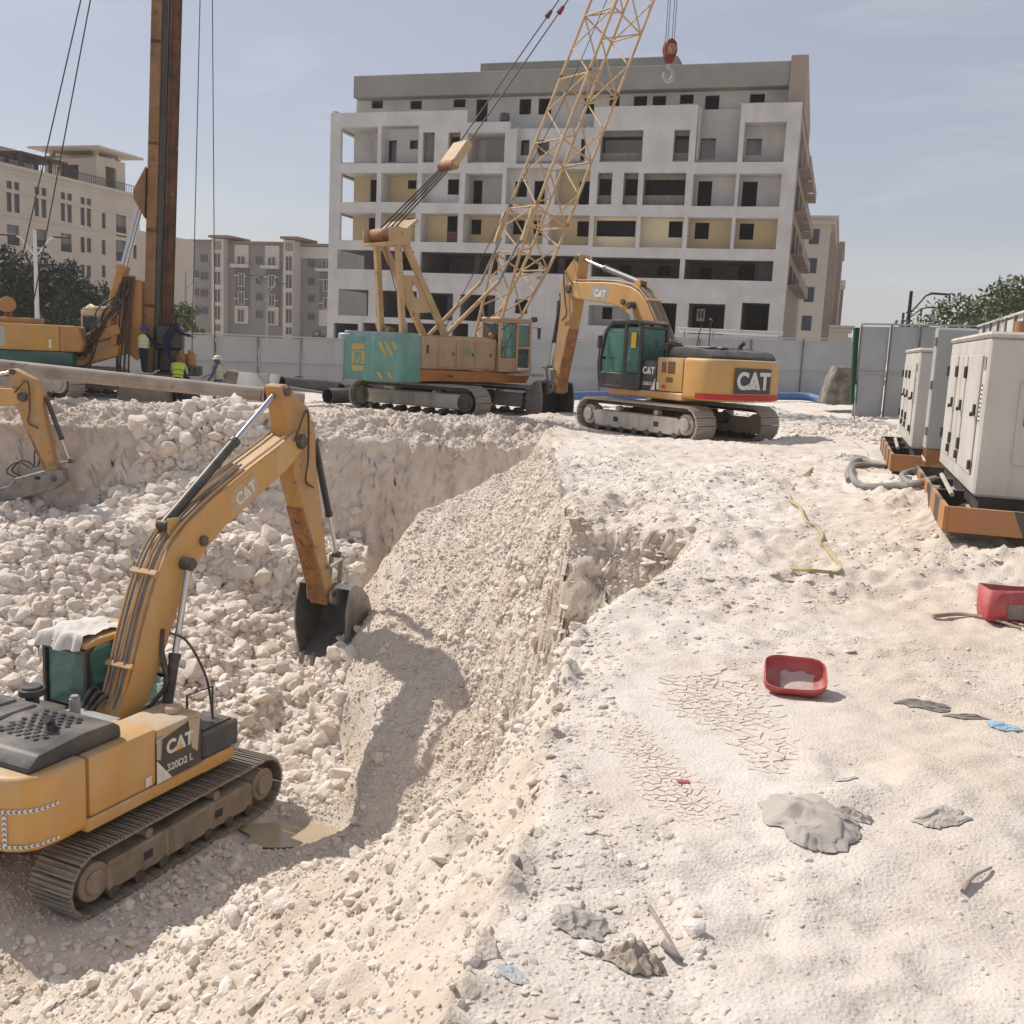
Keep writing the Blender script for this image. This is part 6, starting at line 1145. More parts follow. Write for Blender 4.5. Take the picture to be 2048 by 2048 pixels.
def generator(label, loc, L_, W_, H_, zb, tilt=0., near=True):
    """local +Y runs along the street, the long louvred side faces -X"""
    root = empty('diesel_generator', loc, 0, label, 'generator', 'diesel generators on skids'); root.rotation_euler = (tilt, 0, GA-math.pi/2)
    A = lambda mb, nm, m, bv=0., par=root, sm=35: mb.build(nm, m, par, bv, sm)
    can = A(MB().box(0, W_, 0, L_, zb, zb+H_), 'canopy', 'gen_cream', .03); A(MB().box(-.03, W_+.03, -.03, L_+.03, zb+H_+.002, zb+H_+.07), 'canopy_roof', 'gen_cream', .03, can)
    A(MB().box(.08, W_-.08, .06, L_-.06, .2, zb-.002), 'fuel_base', 'skid_black', .01)
    for y0, y1 in ((.35, L_*.40), (L_*.44, L_*.66), (L_*.70, L_-.25)):
        d = A(MB().box(-.022, -.002, y0, y1, zb+.22, zb+H_-.2), 'door', 'gen_cream', .008, can)
        for z in (zb+.42, zb+H_-.5): A(MB().box(-.06, -.024, y1-.05, y1+.05, z, z+.16), 'hinge', 'black_paint', .008, d)
        A(MB().box(-.05, -.024, y0+.06, y0+.16, zb+H_*.5, zb+H_*.5+.14).cyl((-.05, y0+.03, zb+H_*.5+.02), (-.09, y0+.03, zb+H_*.5+.02), .03, n=10), 'latch', 'black_paint', .006, d)
        A(MB().box(-.055, -.024, y0-.03, y0+.05, zb+.28, zb+.40), 'hinge', 'black_paint', .008, d)
    # end face with control door
    d = A(MB().box(.38, W_-.1, -.024, -.002, zb+.4, zb+H_-.5), 'end_door', 'gen_cream', .008, can); A(MB().box(.45, .72, -.045, -.026, zb+H_*.46, zb+H_*.46+.22), 'lock_plate', 'black_paint', .02, d); A(MB().ball((.62, -.05, zb+H_*.46+.1), .015), 'lock', 'chrome', 0, d)
    A(MB().box(-.004, -.001, .12, .28, zb+H_*.45, zb+H_*.85) if False else MB().box(-.006, -.001, .10, .27, zb+H_*.46, zb+H_*.70), 'rating_label', 'white_paint', 0, can)
    A(MB().box(-.008, -.0062, .08, .26, zb+H_*.80, zb+H_*.88), 'stencil', 'conduit', 0, can)
    b = MB()
    for i in range(9): b.box(-.009, -.0065, .13, .24, zb+H_*.47+i*.052, zb+H_*.47+i*.052+.02)
    A(b, 'label_print', 'iron', 0, can)
    A(MB().cyl((W_*.5, L_*.7, zb+H_+.05), (W_*.5, L_*.7, zb+H_+.32), .09, n=14), 'exhaust_stub', 'rusty')
    # skid of two striped channel beams
    for x in (-.32, W_+.25):
        n = 8
        for i in range(n): y0 = -.35+(L_+.7)*i/n; A(MB().box(x, x+.05, y0, y0+(L_+.7)/n-.002, 0, .3), 'skid_rail', 'skid_orange' if i % 2 == 0 else 'skid_black')
    for y in (-.35, L_*.33, L_*.66, L_+.30): A(MB().box(-.268, W_+.248, y, y+.05, 0, .3), 'cross_beam', 'skid_orange' if y < 0 else 'skid_black', .005)
    if near: A(MB().prism([(.55, .0), (W_+.25, .0), (W_+.25, .3), (.42, .3)], -.358, -.353, 'y'), 'black_stripe', 'skid_black', 0, sm=0)
    A(MB().box(-.26, W_+.24, -.29, L_+.25, .02, .05), 'floor_plate', 'skid_black'); A(MB().tube([(-.18, .35, .36), (-.15, L_*.5, .42)], .03, 6), 'tow_bar', 'frame_pale')
    return root
q = P(1888, 1062, 12.0); GEN1 = np.array([q[0]+.28*SE[0]+.35*SD[0], q[1]+.42*SE[1]+.35*SD[1], q[2]])
generator('nearest cream diesel generator with black label on striped orange skid', tuple(GEN1), 4.3, 1.5, 1.86, .40)
g2 = GEN1[:2]+SD*6.6+SE*(-.30); generator('second cream diesel generator behind the grey cabinet', (float(g2[0]), float(g2[1]), float(GEN1[2])+.02), 4.0, 1.4, 1.72, .40, near=False)
cc = GEN1[:2]+SD*5.05+SE*(-.12); cab = empty('switch_cabinet', (float(cc[0]), float(cc[1]), float(GEN1[2])+.02), GA-math.pi/2, 'narrow grey electrical cabinet on orange legs between the generators', 'cabinet')
MB().box(-.05, .55, 0, .5, .52, 2.5).build('body', 'gen_grey', cab, .015); MB().box(-.05, .55, -.06, -.015, .54, 2.48).build('door', 'gen_grey', cab, .01)
for z in (.75, 1.5, 2.2): MB().cyl((-.07, -.05, z), (-.07, -.05, z+.14), .02, n=8).build('hinge', 'conduit', cab)
for x in (-.03, .46):
    for y in (0, .48): MB().box(x, x+.07, y, y+.07, -.05, .518).build('leg', 'skid_orange', cab)
MB().box(-.03, .53, -.03, .02, .3, .517).build('front_panel', 'skid_orange', cab)
def cable(name, label, px_, r, m, lift=0.02, cat='cable', n=8, group=None):
    """a hose or cable laid on the ground along photo pixels"""
    pts = []
    for u, v, *h in px_:
        g_ = ray_ground(u, v); pts.append((g_[0], g_[1], g_[2]+r*.8+(h[0] if h else 0)))
    o = MB().tube(bez(pts, n), r, 8).build(name, m); return tag(o, label, cat, group)
def pxd(u, v, d): return tuple(P(u, v, d))
def cable3(name, label, pts, r, m, cat='cable', group=None):
    return tag(MB().tube(bez(pts, 10), r, 8).build(name, m), label, cat, group)
def on(u, v, h=0.): g_ = ray_ground(u, v); return (float(g_[0]), float(g_[1]), float(g_[2])+h)
cable3('power_cable', 'thick grey power cable in the largest loop beside the orange skid', [on(1880, 985, .05), on(1800, 978, .05), on(1730, 980, .05), on(1705, 965, .05), on(1702, 945, .06), on(1720, 935, .05), on(1790, 940, .05), on(1860, 945, .1)], .05, 'conduit', group='power cables by the skid')
cable3('power_cable', 'thick grey power cable arching behind the large loop', [on(1697, 968, .05), on(1695, 950, .06), on(1712, 932, .12), on(1760, 935, .06), on(1820, 948, .06), on(1880, 955, .12)], .05, 'conduit', group='power cables by the skid')
cable3('power_cable', 'short grey power cable coil close to the orange cross beam', [on(1870, 940, .1), on(1812, 952, .06), on(1805, 965, .06), on(1825, 975, .06), on(1870, 972, .1)], .045, 'conduit', group='power cables by the skid')
cable('yellow_hose', 'faded yellow hose winding across the dusty ground', [(1625, 938), (1590, 972), (1580, 1000), (1600, 1018), (1612, 1045), (1635, 1060), (1645, 1075), (1640, 1090), (1655, 1105), (1672, 1125), (1682, 1142), (1660, 1148), (1620, 1146), (1582, 1141)], .02, 'yellow_hose', cat='hose')
cable('white_cable', 'thin white cable trailing from the rubble towards the generators', [(1640, 850), (1660, 868), (1700, 880), (1728, 900), (1738, 925), (1745, 938)], .018, 'white_cable')
cable('white_cable', 'thin white cable looped round the grey power cables', [(1775, 940), (1782, 950), (1783, 960), (1750, 972), (1725, 978)], .016, 'white_cable')
cable3('white_cable', 'thin white cable rising onto the orange cabinet leg', [on(1790, 910, .05), on(1810, 935, .05), on(1835, 930, .25), tuple(P(1850, 922, 15.5))], .018, 'white_cable')
# ------------------------------------------------------------------ cut red drums, cloths, litter
M['red_plastic'] = mat('faded_red_plastic', (.42, .045, .05), .55, (.46, .10, .095), 6, 5, dust=(.55, .42, .38), dustamt=.6)
M['white_dust'] = mat('white_plaster_residue', (.60, .52, .47), .95, (.50, .40, .36), 10)
M['grey_cloth'] = mat('grey_cloth', (.45, .415, .375), .95, (.38, .35, .315), 5, 6, dust=DUST, dustamt=.4, bump=.2, bscale=80)
M['tan_cloth'] = mat('tan_cloth', (.40, .345, .28), .95, (.34, .29, .235), 5, 6, dust=DUST, dustamt=.3, bump=.2, bscale=80)
M['dark_cloth'] = mat('dark_grey_cloth', (.16, .15, .145), .95, (.25, .23, .21), 5, 6, dust=DUST, dustamt=.5)
M['blue_plastic'] = mat('light_blue_plastic', (.25, .48, .62), .6, (.40, .55, .63), 6, dust=DUST, dustamt=.3)
M['blue_faded'] = mat('faded_blue_plastic', (.32, .42, .50), .6, (.47, .48, .48), 6, dust=DUST, dustamt=.5)
M['label_grey'] = mat('worn_label', (.30, .26, .23), .8, (.22, .19, .17), 12, 6)
def half_drum(label, base, rz, L_, r, tip_, resid=True, sticker=False, ex=.75):
    """plastic jerrycan cut open lengthwise: rounded trough with closed end walls"""
    root = empty('cut_red_drum', base, 0, label, 'container', 'cut red plastic drums'); root.rotation_euler = (tip_, 0, rz); n = 18; V = []; hk_ = 1.9 if sticker else .85
    def ring(x, k, rr): return [(x, rr*math.copysign(abs(math.cos(math.pi*(1+i/(n-1))))**ex, math.cos(math.pi*(1+i/(n-1)))), r*hk_-r*hk_*(rr/r)**.5*abs(math.sin(math.pi*(1+i/(n-1))))**ex+(0.012*math.sin(5*x+i) if i in (0, n-1) else 0)) for i in range(n)]
    out = MB(); xs = [-L_/2, -L_/2+.01, -L_/2+.04, -L_/2+.09]+[-L_/2+.09+(L_-.18)*i/5 for i in range(1, 5)]+[L_/2-.09, L_/2-.04, L_/2-.01, L_/2]
    rr = ([r*.8, r*.9, r*.96, r*.99] if sticker else [r*.55, r*.72, r*.88, r*.98])+[r]*4+([r*.99, r*.96, r*.9, r*.8] if sticker else [r*.98, r*.86, r*.66, r*.45])
    out.loft([ring(x, 0, q) for x, q in zip(xs, rr)], cap=True, close=False); sh = out.build('shell', 'red_plastic', root, smooth=50); md = sh.modifiers.new('wall', 'SOLIDIFY'); md.thickness = .006
    if resid:
        V = []; nx_, na = 14, 9
        for i in range(nx_):
            x = -L_*.24+L_*.64*i/(nx_-1)
            for j in range(na): an = math.pi*(1+.10+(.62+.16*float(vnoise(i, 3., 3., 5))-.25*max(0, .35-i/nx_))*j/(na-1)); V.append((x+.02*float(vnoise(i, j, 2., 9)), r*.90*math.copysign(abs(math.cos(an))**ex, math.cos(an)), r*hk_-r*hk_*.93*abs(math.sin(an))**ex+.004*float(vnoise(i*3, j*3, 2., 8))))
        MB().add(V, [(i*na+j, i*na+j+1, (i+1)*na+j+1, (i+1)*na+j) for i in range(nx_-1) for j in range(na-1)]).build('dried_residue', 'white_dust', root, smooth=60)
    if sticker:
        V = [(x, -r*math.cos(a)**ex-.008, r*hk_-r*hk_*math.sin(a)**ex) for x in (-.14, .07) for a in (R_(6), R_(20), R_(40))]; MB().add(V, [(0, 1, 4, 3), (1, 2, 5, 4)]).build('label_sheet', 'label_grey', root)
    return root
b0 = ray_ground(1590, 1385); half_drum('red plastic drum cut open with white residue inside on the dusty ground', (float(b0[0]), float(b0[1])+.05, float(b0[2])+.035), R_(-10), .44, .17, R_(30))
b0 = ray_ground(2030, 1240); half_drum('red plastic drum with a worn grey label at the right edge', (float(b0[0]), float(b0[1]), float(b0[2])-.02), R_(-4), .62, .17, R_(-3), False, True, .4)
def cloth(name, label, cat, c, sx, sy, h, m, rz=0., seed=1, fold=.09, n=80, group=None):
    """crumpled fabric lying on the ground: a sheet with sharp creases, an uneven outline and edges touching the soil"""
    u, v = np.meshgrid(np.linspace(-1, 1, n), np.linspace(-1, 1, n)); k = np.maximum(np.abs(u), np.abs(v)); r = np.hypot(u, v)+1e-6; du, dv = u*k/r, v*k/r
    th = np.arctan2(dv, du); edge = 1+.4*fbm(np.cos(th)*1.6, np.sin(th)*1.6, .8, 4, seed+3)
    wx = du+.30*fbm(du, dv, .7, 3, seed); wy = dv+.30*fbm(du, dv, .7, 3, seed+7); ca, sa = math.cos(rz), math.sin(rz)
    X_ = c[0]+(wx*sx*ca-wy*sy*sa)*edge; Y_ = c[1]+(wx*sx*sa+wy*sy*ca)*edge
    g_ = np.random.default_rng(seed); fz = 0
    for q in range(4):
        an = g_.uniform(0, 3.1); ph = (du*math.cos(an)+dv*math.sin(an)+.55*fbm(du, dv, 1.1, 2, seed+40+q))*g_.uniform(7, 13)+q; msk = np.clip(.35+1.6*fbm(du, dv, .9, 2, seed+50+q), 0, 1); fz = fz+(1-np.abs(np.sin(ph*.5)))**1.3*msk*(1-.2*q)
    prof = np.clip(1-k**2.5, 0, 1)*np.clip(.6+1.3*fbm(du, dv, 1.0, 2, seed+30), .1, 1.4); Z_ = gz(X_, Y_)+.004+prof*h+fold*.6*fz*np.clip(1.08-k**2, 0, 1)+.006*fbm(du, dv, .16, 3, seed+60)*np.clip(1.05-k, 0, 1)
    idx_ = np.arange(n*n).reshape(n, n); F_ = np.stack([idx_[:-1, :-1], idx_[:-1, 1:], idx_[1:, 1:], idx_[1:, :-1]], -1).reshape(-1, 4)
    o = link(bpy.data.objects.new(name, npmesh(name, np.stack([X_, Y_, Z_], -1).reshape(-1, 3), F_, M[m], True))); md = o.modifiers.new('thickness', 'SOLIDIFY'); md.thickness = .003; md.offset = 1
    return tag(o, label, cat, group)
def cl(u, v, *a, **k): g_ = ray_ground(u, v); return g_
cloth('crumpled_cloth', 'large crumpled pale grey cloth on the cracked mud', 'cloth', cl(1625, 1640), .20, .27, .05, 'grey_cloth', .4, 3, .10)
cloth('crumpled_cloth', 'smaller tail of grey cloth beside the large one', 'cloth', cl(1710, 1640), .10, .06, .03, 'grey_cloth', -.3, 5, .03)
cloth('crumpled_cloth', 'dusty cloth half buried among stones at the right', 'cloth', cl(1880, 1640), .15, .09, .03, 'grey_cloth', .3, 8, .045)
cloth('fabric_bag', 'crumpled tan fabric bag casting a shadow near the bottom edge', 'bag', cl(1268, 1930), .11, .085, .07, 'tan_cloth', -.2, 12, .11)
cloth('fabric_bag', 'torn grey sack pieces buried in crumbly soil left of the tan bag', 'bag', cl(1160, 1850), .12, .10, .02, 'grey_cloth', .5, 14, .03)
cloth('dark_rag', 'dark grey rag strewn across the ground left of the blue plastic', 'cloth', cl(1850, 1415), .17, .06, .03, 'dark_cloth', -.35, 17, .035)
cloth('dark_rag', 'twisted dark rag tail reaching the blue plastic', 'cloth', cl(1930, 1438), .14, .03, .015, 'dark_cloth', -.4, 19, .02)
cloth('blue_plastic_sheet', 'bright light blue plastic scrap at the right edge', 'plastic scrap', cl(2005, 1456), .12, .06, .02, 'blue_plastic', -.3, 21, .02)
cloth('blue_plastic_sheet', 'pale blue plastic scrap beside the large grey cloth', 'plastic scrap', cl(1693, 1562), .07, .03, .008, 'blue_faded', .1, 23, .008)
cloth('blue_plastic_sheet', 'faded blue plastic scrap at the bottom left of the tan bag', 'plastic scrap', cl(1022, 1955), .06, .035, .006, 'blue_faded', -.6, 25, .008)
q = ray_ground(1366, 1568); o = MB().box(-.035, .035, -.018, .018, 0, .018).build('red_chip', 'red_plastic', None, .006, loc=(float(q[0]), float(q[1]), float(q[2])+.002)); o.rotation_euler.z = .1; tag(o, 'small red plastic chip on the cracked mud', 'plastic scrap')
M['stick'] = mat('weathered_wood', (.26, .21, .175), .9, (.38, .33, .29), 9, 5)
def twig(label, px_, r, m='stick'):
    pts = [on(u, v, r+h) for u, v, h in px_]; o = MB().tube(bez(pts, 5), [r*(1-.5*i/(5*(len(pts)-1))) for i in range(5*(len(pts)-1)+1)], 7).build('wood_stick', m); return tag(o, label, 'stick')
twig('thin grey stick lying beside the tan bag', [(1298, 1822, .0), (1320, 1860, .01), (1345, 1905, .01), (1362, 1935, .0)], .010); twig('short dark stick end beside the tan bag', [(1325, 1905, .01), (1345, 1925, .015), (1366, 1932, .0)], .016, 'dark_cloth')
twig('short weathered stick at the right above the bottom corner', [(1925, 1788, 0), (1945, 1765, .01), (1982, 1742, 0)], .012); twig('dark stick below the labelled red drum', [(1865, 1238, .0), (1920, 1236, .01), (1980, 1245, .01), (2040, 1262, .0)], .022, 'stick')
twig('bent piece of wood under the labelled red drum', [(1980, 1238, .01), (2010, 1250, .015), (2048, 1256, .0)], .02)
# ------------------------------------------------------------------ cracked mud plates
M['mud_plate'] = mat('dried_mud', (.665, .60, .525), .95, (.61, .535, .455), 3, 6, bump=.25, bscale=40)
M['mud_gap'] = mat('damp_mud', (.50, .39, .28), .95, (.60, .50, .39), 6)
def voronoi_plates(poly_px, n, seed, gap, hgt, parent):
    g = np.random.default_rng(seed); pg = np.array([ray_ground(u, v)[:2] for u, v in poly_px]); lo, hi = pg.min(0), pg.max(0)
    def inside(p):
        c = False; j = len(pg)-1
        for i in range(len(pg)):
            if (pg[i][1] > p[1]) != (pg[j][1] > p[1]) and p[0] < (pg[j][0]-pg[i][0])*(p[1]-pg[i][1])/(pg[j][1]-pg[i][1])+pg[i][0]: c = not c
            j = i
        return c
    pts = []
    k = 0
    while len(pts) < n and k < 20000:
        k += 1; p = g.uniform(lo, hi)
        if inside(p) and all(np.hypot(*(p-q)) > .45*math.sqrt((hi-lo).prod()/n/1.3) for q in pts): pts.append(p)
    pts = np.array(pts); bx = 1.1*math.sqrt((hi-lo).prod()/n)
    for i, p in enumerate(pts):
        cell = [p+np.array(q)*bx for q in ((-1, -1), (1, -1), (1, 1), (-1, 1))]
        for j in np.argsort(((pts-p)**2).sum(1))[1:14]:
            q = pts[j]; m_ = (p+q)/2; d = (q-p)/np.linalg.norm(q-p); m_ = m_-d*gap*g.uniform(.5, 1.5); nc = []
            for a_, b_ in zip(cell, cell[1:]+cell[:1]):
                da, db = (a_-m_)@d, (b_-m_)@d
                if da <= 0: nc.append(a_)
                if da*db < 0: nc.append(a_+(b_-a_)*da/(da-db))
            cell = nc
            if len(cell) < 3: break
        if len(cell) < 3: continue
        c = np.mean(cell, 0); rad = max(np.hypot(*(q-c)) for q in cell)
        if any(max(abs(q[0]-p[0]), abs(q[1]-p[1])) > bx*.999 for q in cell): continue
        eg = min(np.linalg.norm(c-(pa+np.clip((c-pa)@(pb_-pa)/((pb_-pa)@(pb_-pa)), 0, 1)*(pb_-pa))) for pa, pb_ in zip(pg, np.roll(pg, -1, 0))); hg = hgt*min(1, .1+eg/.22)-.003
        jit = [q+g.normal(size=2)*.003 for q in cell]; z0 = float(gz(*c)); zt = [float(gz(*q))*.6+z0*.4+hg+.004*min(1, np.hypot(*(q-c))/.08)+g.normal()*.0015 for q in jit]; k_ = len(jit)
        b = MB(); V = [(q[0]-c[0], q[1]-c[1], z-z0) for q, z in zip(jit, zt)]+[(q[0]-c[0], q[1]-c[1], -.03) for q in jit]+[(0, 0, hg)]
        b.add(V, [(i_, (i_+1) % k_, 2*k_) for i_ in range(k_)]+[(k_+i_, k_+(i_+1) % k_, (i_+1) % k_, i_) for i_ in range(k_)]); b.build('mud_plate', 'mud_plate', parent, loc=(float(c[0]), float(c[1]), z0), smooth=0)
for poly, n_p, sd_, gp_ in (([(1290, 1370), (1340, 1335), (1420, 1325), (1490, 1335), (1545, 1390), (1575, 1450), (1610, 1490), (1610, 1545), (1540, 1560), (1460, 1510), (1400, 1450), (1320, 1425)], 300, 5, .0065), ([(1215, 1430), (1300, 1455), (1380, 1530), (1450, 1580), (1490, 1620), (1470, 1670), (1340, 1650), (1255, 1590), (1215, 1510)], 290, 6, .0045)):
    voronoi_plates(poly, n_p, sd_, gp_, .010, ground)
# puddle on the pit floor
M['mud_water'] = mat('milky_water', (.50, .41, .28), .12, (.46, .38, .27), 1.5, spec=.5)
th = np.linspace(0, 6.283, 40)[:-1]; pv = [(.8*math.cos(t)*(1+.18*math.sin(3*t+1)+.1*math.sin(5*t)), (.45)*math.sin(t)*(1+.15*math.sin(2*t)), 0) for t in th]
o = MB().add(pv+[(x, y, -.02) for x, y, z in pv], [tuple(range(39)), tuple(range(77, 38, -1))]).build('puddle', 'mud_water', None, smooth=0, loc=(float(PUD[0]), float(PUD[1]), -5.50)); tag(o, kind='structure')
# ------------------------------------------------------------------ things along the back of the site
M['green_net'] = mat('green_net', (.05, .35, .18), .8)
M['black_pipe'] = mat('black_pipe', (.045, .052, .065), .5, (.07, .075, .085), 2, dust=DUST, dustamt=.35); M['blue_pipe'] = mat('blue_pipe', (.06, .13, .34), .45, (.08, .15, .33), 2, dust=DUST, dustamt=.35)
M['slab'] = mat('pale_board', (.42, .405, .385), .9, (.34, .33, .31), 2, 6, dust=DUST, dustamt=.3); M['green_post'] = mat('dark_green_paint', (.015, .075, .035), .5, (.02, .06, .035), 3); M['block_dirty'] = mat('dirty_concrete', (.28, .25, .22), .95, (.13, .115, .10), 2.5, 7, (.4, .6), bump=.4); M['plank'] = mat('old_plank', (.28, .22, .16), .9, (.22, .17, .13), 4, 5); M['tank_blue'] = mat('pale_blue_tank', (.36, .43, .52), .5, (.33, .38, .46), 3)
# long kelly bar lying across the front of the rig
a, b = P(-90, 724, 27.6), P(520, 788, 30.4); root = empty('drill_pipe', tuple(b), 0, 'long rusty drill pipe lying diagonally in front of the rig', 'pipe'); d = a-b; L_ = float(np.linalg.norm(d)); D_ = Vector(d)/L_
MB().cyl((0, 0, 0), tuple(d), .205, n=24).build('tube', 'pipe_rust', root)
sx = D_.cross(Vector((0, 0, 1))).normalized()
for s in (-1, 1): MB().bar(tuple(sx*.205*s+Vector((0, 0, -.02))), tuple(Vector(d)+sx*.205*s+Vector((0, 0, -.02))), .05, .07).build('drive_key', 'pipe_rust', root)
e = -D_
for i in range(5): MB().cyl(tuple(e*(.02+.12*i)), tuple(e*(.09+.12*i)), .23 if i < 4 else .2, n=24).build('collar', 'kelly' if i % 2 else 'pipe_rust', root, .01)
MB().cyl(tuple(e*.6), tuple(e*1.3), .19, .17, 20).build('spigot', 'pipe_rust', root)
def pipe(name, label, a, b, r, m, hollow=True):
    a, b = Vector(a), Vector(b); ax = (b-a); o = MB()
    u = ax.cross(Vector((0, 0, 1))).normalized(); v = u.cross(ax).normalized(); n = 20; ring = lambda p, q: [tuple(p+u*q*math.cos(6.2832*i/n)+v*q*math.sin(6.2832*i/n)) for i in range(n)]
    o.loft([ring(a, r), ring(b, r), ring(b, r*.9), ring(a, r*.9), ring(a, r)], cap=False); return tag(o.build(name, m), label, 'pipe')
def at(u, v, d, dz=0.): q = P(u, v, d); return (float(q[0]), float(q[1]), float(q[2])+dz)
pipe('plastic_pipe', 'long dark plastic pipe lying behind the crane counterweight', at(562, 766, 36), at(720, 778, 39.5), .24, 'black_pipe'); pipe('plastic_pipe', 'short dark plastic pipe in front left of the crane track', at(655, 792, 33), at(735, 790, 34.5), .25, 'black_pipe'); pipe('plastic_pipe', 'dark plastic pipe stacked behind the short front one', at(682, 779, 35.5), at(760, 776, 37), .22, 'black_pipe')
q = [at(u, v, d) for u, v, d in ((1140, 792, 36), (1250, 790, 38), (1420, 792, 40), (1560, 792, 41), (1620, 794, 41), (1650, 804, 40), (1672, 812, 39))]; tag(MB().tube(bez(q, 6), .16, 12).build('blue_pipe', 'blue_pipe'), 'bright blue plastic pipe along the foot of the back hoarding', 'pipe')
for (u0, v0, u1, v1, d, lab) in ((478, 745, 540, 785, 35.5, 'larger pale board leaning behind the drill pipe'), (541, 748, 562, 782, 35.7, 'narrow pale board leaning right of the larger one')):
    z0, z1 = at((u0+u1)/2, v1, d)[2]-.3, at((u0+u1)/2, v0, d)[2]; x0, x1 = at(u0, v0, d)[0], at(u1, v0, d)[0]; y = at(u0, v0, d)[1]; o = MB().add([(x0, y, z1), (x1, y, z1-.02), (x1-.1, y-.55, z0), (x0-.05, y-.6, z0), (x0, y+.06, z1), (x1, y+.06, z1-.02), (x1-.1, y-.5, z0), (x0-.05, y-.54, z0)], [(0, 1, 2, 3), (7, 6, 5, 4), (0, 4, 5, 1), (1, 5, 6, 2), (2, 6, 7, 3), (3, 7, 4, 0)]).build('leaning_board', 'slab', None, .01); tag(o, lab, 'board')
for i, (u0, v0, u1, v1, d, lab, w_) in enumerate(((548, 770, 648, 786, 33.8, 'long plank on the ground before the dark pipe', .22), (404, 757, 430, 744, 37, 'short plank propped beside the white helmet worker', .18))):
    p0, p1 = at(u0, v0, d), at(u1, v1, d-.3 if i == 0 else d); o = MB().bar(p0, p1, w_, .06).build('wood_plank', 'plank', None, .01); tag(o, lab, 'plank')
o = MB().prism([(-.9, 0), (.9, 0), (.6, .85), (-.2, 1.0)], -.3, .3, 'y').build('rubble_skip_plate', 'block_dirty', None, .03, loc=at(468, 792, 39)); o.name = 'steel_plate_stack'; tag(o, 'grey steel plates stacked behind the white helmet worker', 'plates')
o = MB().tube(bez([(-.25, 0, 0), (-.2, 0, .25), (0, 0, .35), (.2, 0, .25), (.25, 0, 0)], 5), .05, 8).build('black_hoop', 'black_pipe', None, loc=at(597, 766, 39, -.1)); tag(o, 'small black hoop standing by the hoarding left of the crane', 'hoop')
cloth('green_net', 'small bright green net scrap beside the plank', 'net', np.array([*at(568, 782, 33)[:2], 0.]), .28, .15, .08, 'green_net', 0, 31, .06) if 'green_net' in M else None
# green post and concrete block at the hoarding corner
t_, b_ = at(1714, 656, 34.3), at(1706, 808, 34.3); o = MB().bar(b_, t_, .2, .16, (0, 1, 0)).build('green_post', 'green_post', None, .01); tag(o, 'dark green steel post at the corner of the hoarding', 'post')
p = at(1682, 800, 36.5); o = MB().prism([(-.75, -.15), (.6, -.15), (.55, 1.15), (-.35, 1.2), (-.55, .7)], -.4, .4, 'y').build('concrete_block', 'block_dirty', None, .05, loc=p); tag(o, 'dirty concrete block beside the green post', 'block')
o = MB().tube([at(1712, 770, 33.6), at(1708, 848, 32.5)], .025, 6).build('thin_pole', 'steel_grey'); tag(o, 'thin pole leaning against the green post', 'pole')
for (u, v, d, sx_, sy_, m, lab, sd_) in ((1600, 812, 33, 1.0, .7, 'slab', 'white plastic sheeting heaped below the blue pipe', 51), (1530, 800, 36, .9, .6, 'white_cloth', 'pale sheeting behind the second excavator', 53), (1668, 812, 32, .8, .5, 'white_cloth', 'crumpled white sheet left of the concrete block', 55), (1700, 872, 22, .5, .25, 'white_cloth', 'small pale sheet among rocks before the generators', 57)):
    q = at(u, v, d); cloth('plastic_sheeting', lab, 'sheeting', np.array(q), sx_, sy_, .12, m, .2, sd_, .12)
# white roofed shelter and water tank behind the hoarding
r0 = empty('site_shelter', at(1470, 700, 52), R_(-10), 'flat white roofed shelter showing above the back hoarding', 'shelter'); zt = at(1470, 668, 52)[2]-at(1470, 700, 52)[2]
MB().box(-2.9, 2.2, -1.5, 1.5, zt, zt+.18).build('roof', 'hoarding_white', r0, .02)
for x in (-2.6, -1.9, -1.2, 2.0): MB().box(x, x+.08, -1.4, -1.3, -1.6, zt).build('post', 'steel_grey', r0)
MB().box(-2.6, -1.1, -1.35, -1.3, zt-.5, zt-.4).build('brace', 'steel_grey', r0)
r0 = empty('water_tank', at(712, 690, 49), 0, 'pale blue water tank behind the hoarding above the crane counterweight', 'tank'); MB().cyl((-.3, 0, -1.), (-.3, 0, .55), .55, n=22).build('barrel', 'tank_blue', r0, .06); MB().cyl((-.3, 0, .55), (-.3, 0, .68), .25, n=16).build('lid', 'tank_blue', r0, .02); MB().box(.35, 1.3, -.3, .3, -1, .45).build('side_tank', 'tank_blue', r0, .06)
# parked van seen over the hoarding
r0 = empty('parked_van', (*at(450, 700, 58)[:2], 0.), R_(-6), 'white and green minivan roof showing over the hoarding', 'van')
M['van_white'] = mat('van_white', (.6, .6, .6), .35); M['van_green'] = mat('van_green', (.02, .10, .06), .35)
MB().prism([(-2.3, .4), (-2.35, 1.3), (-2.25, 1.95), (1.0, 2.0), (1.9, 1.35), (2.6, 1.1), (2.65, .4)], -.9, .9, 'y').build('body', 'van_white', r0, .08)
for x0, x1 in ((-2.15, -1.1), (-1.0, .1), (.2, .95)): MB().box(x0, x1, -.91, -.895, 1.3, 1.85).build('window', 'glass_far' if x0 > -2 else 'van_green', r0)
for x in (-1.5, 1.7):
    for y in (-.85, .85): MB().cyl((x, y-.1, .33), (x, y+.1, .33), .33, n=18).build('wheel', 'black_paint', r0)
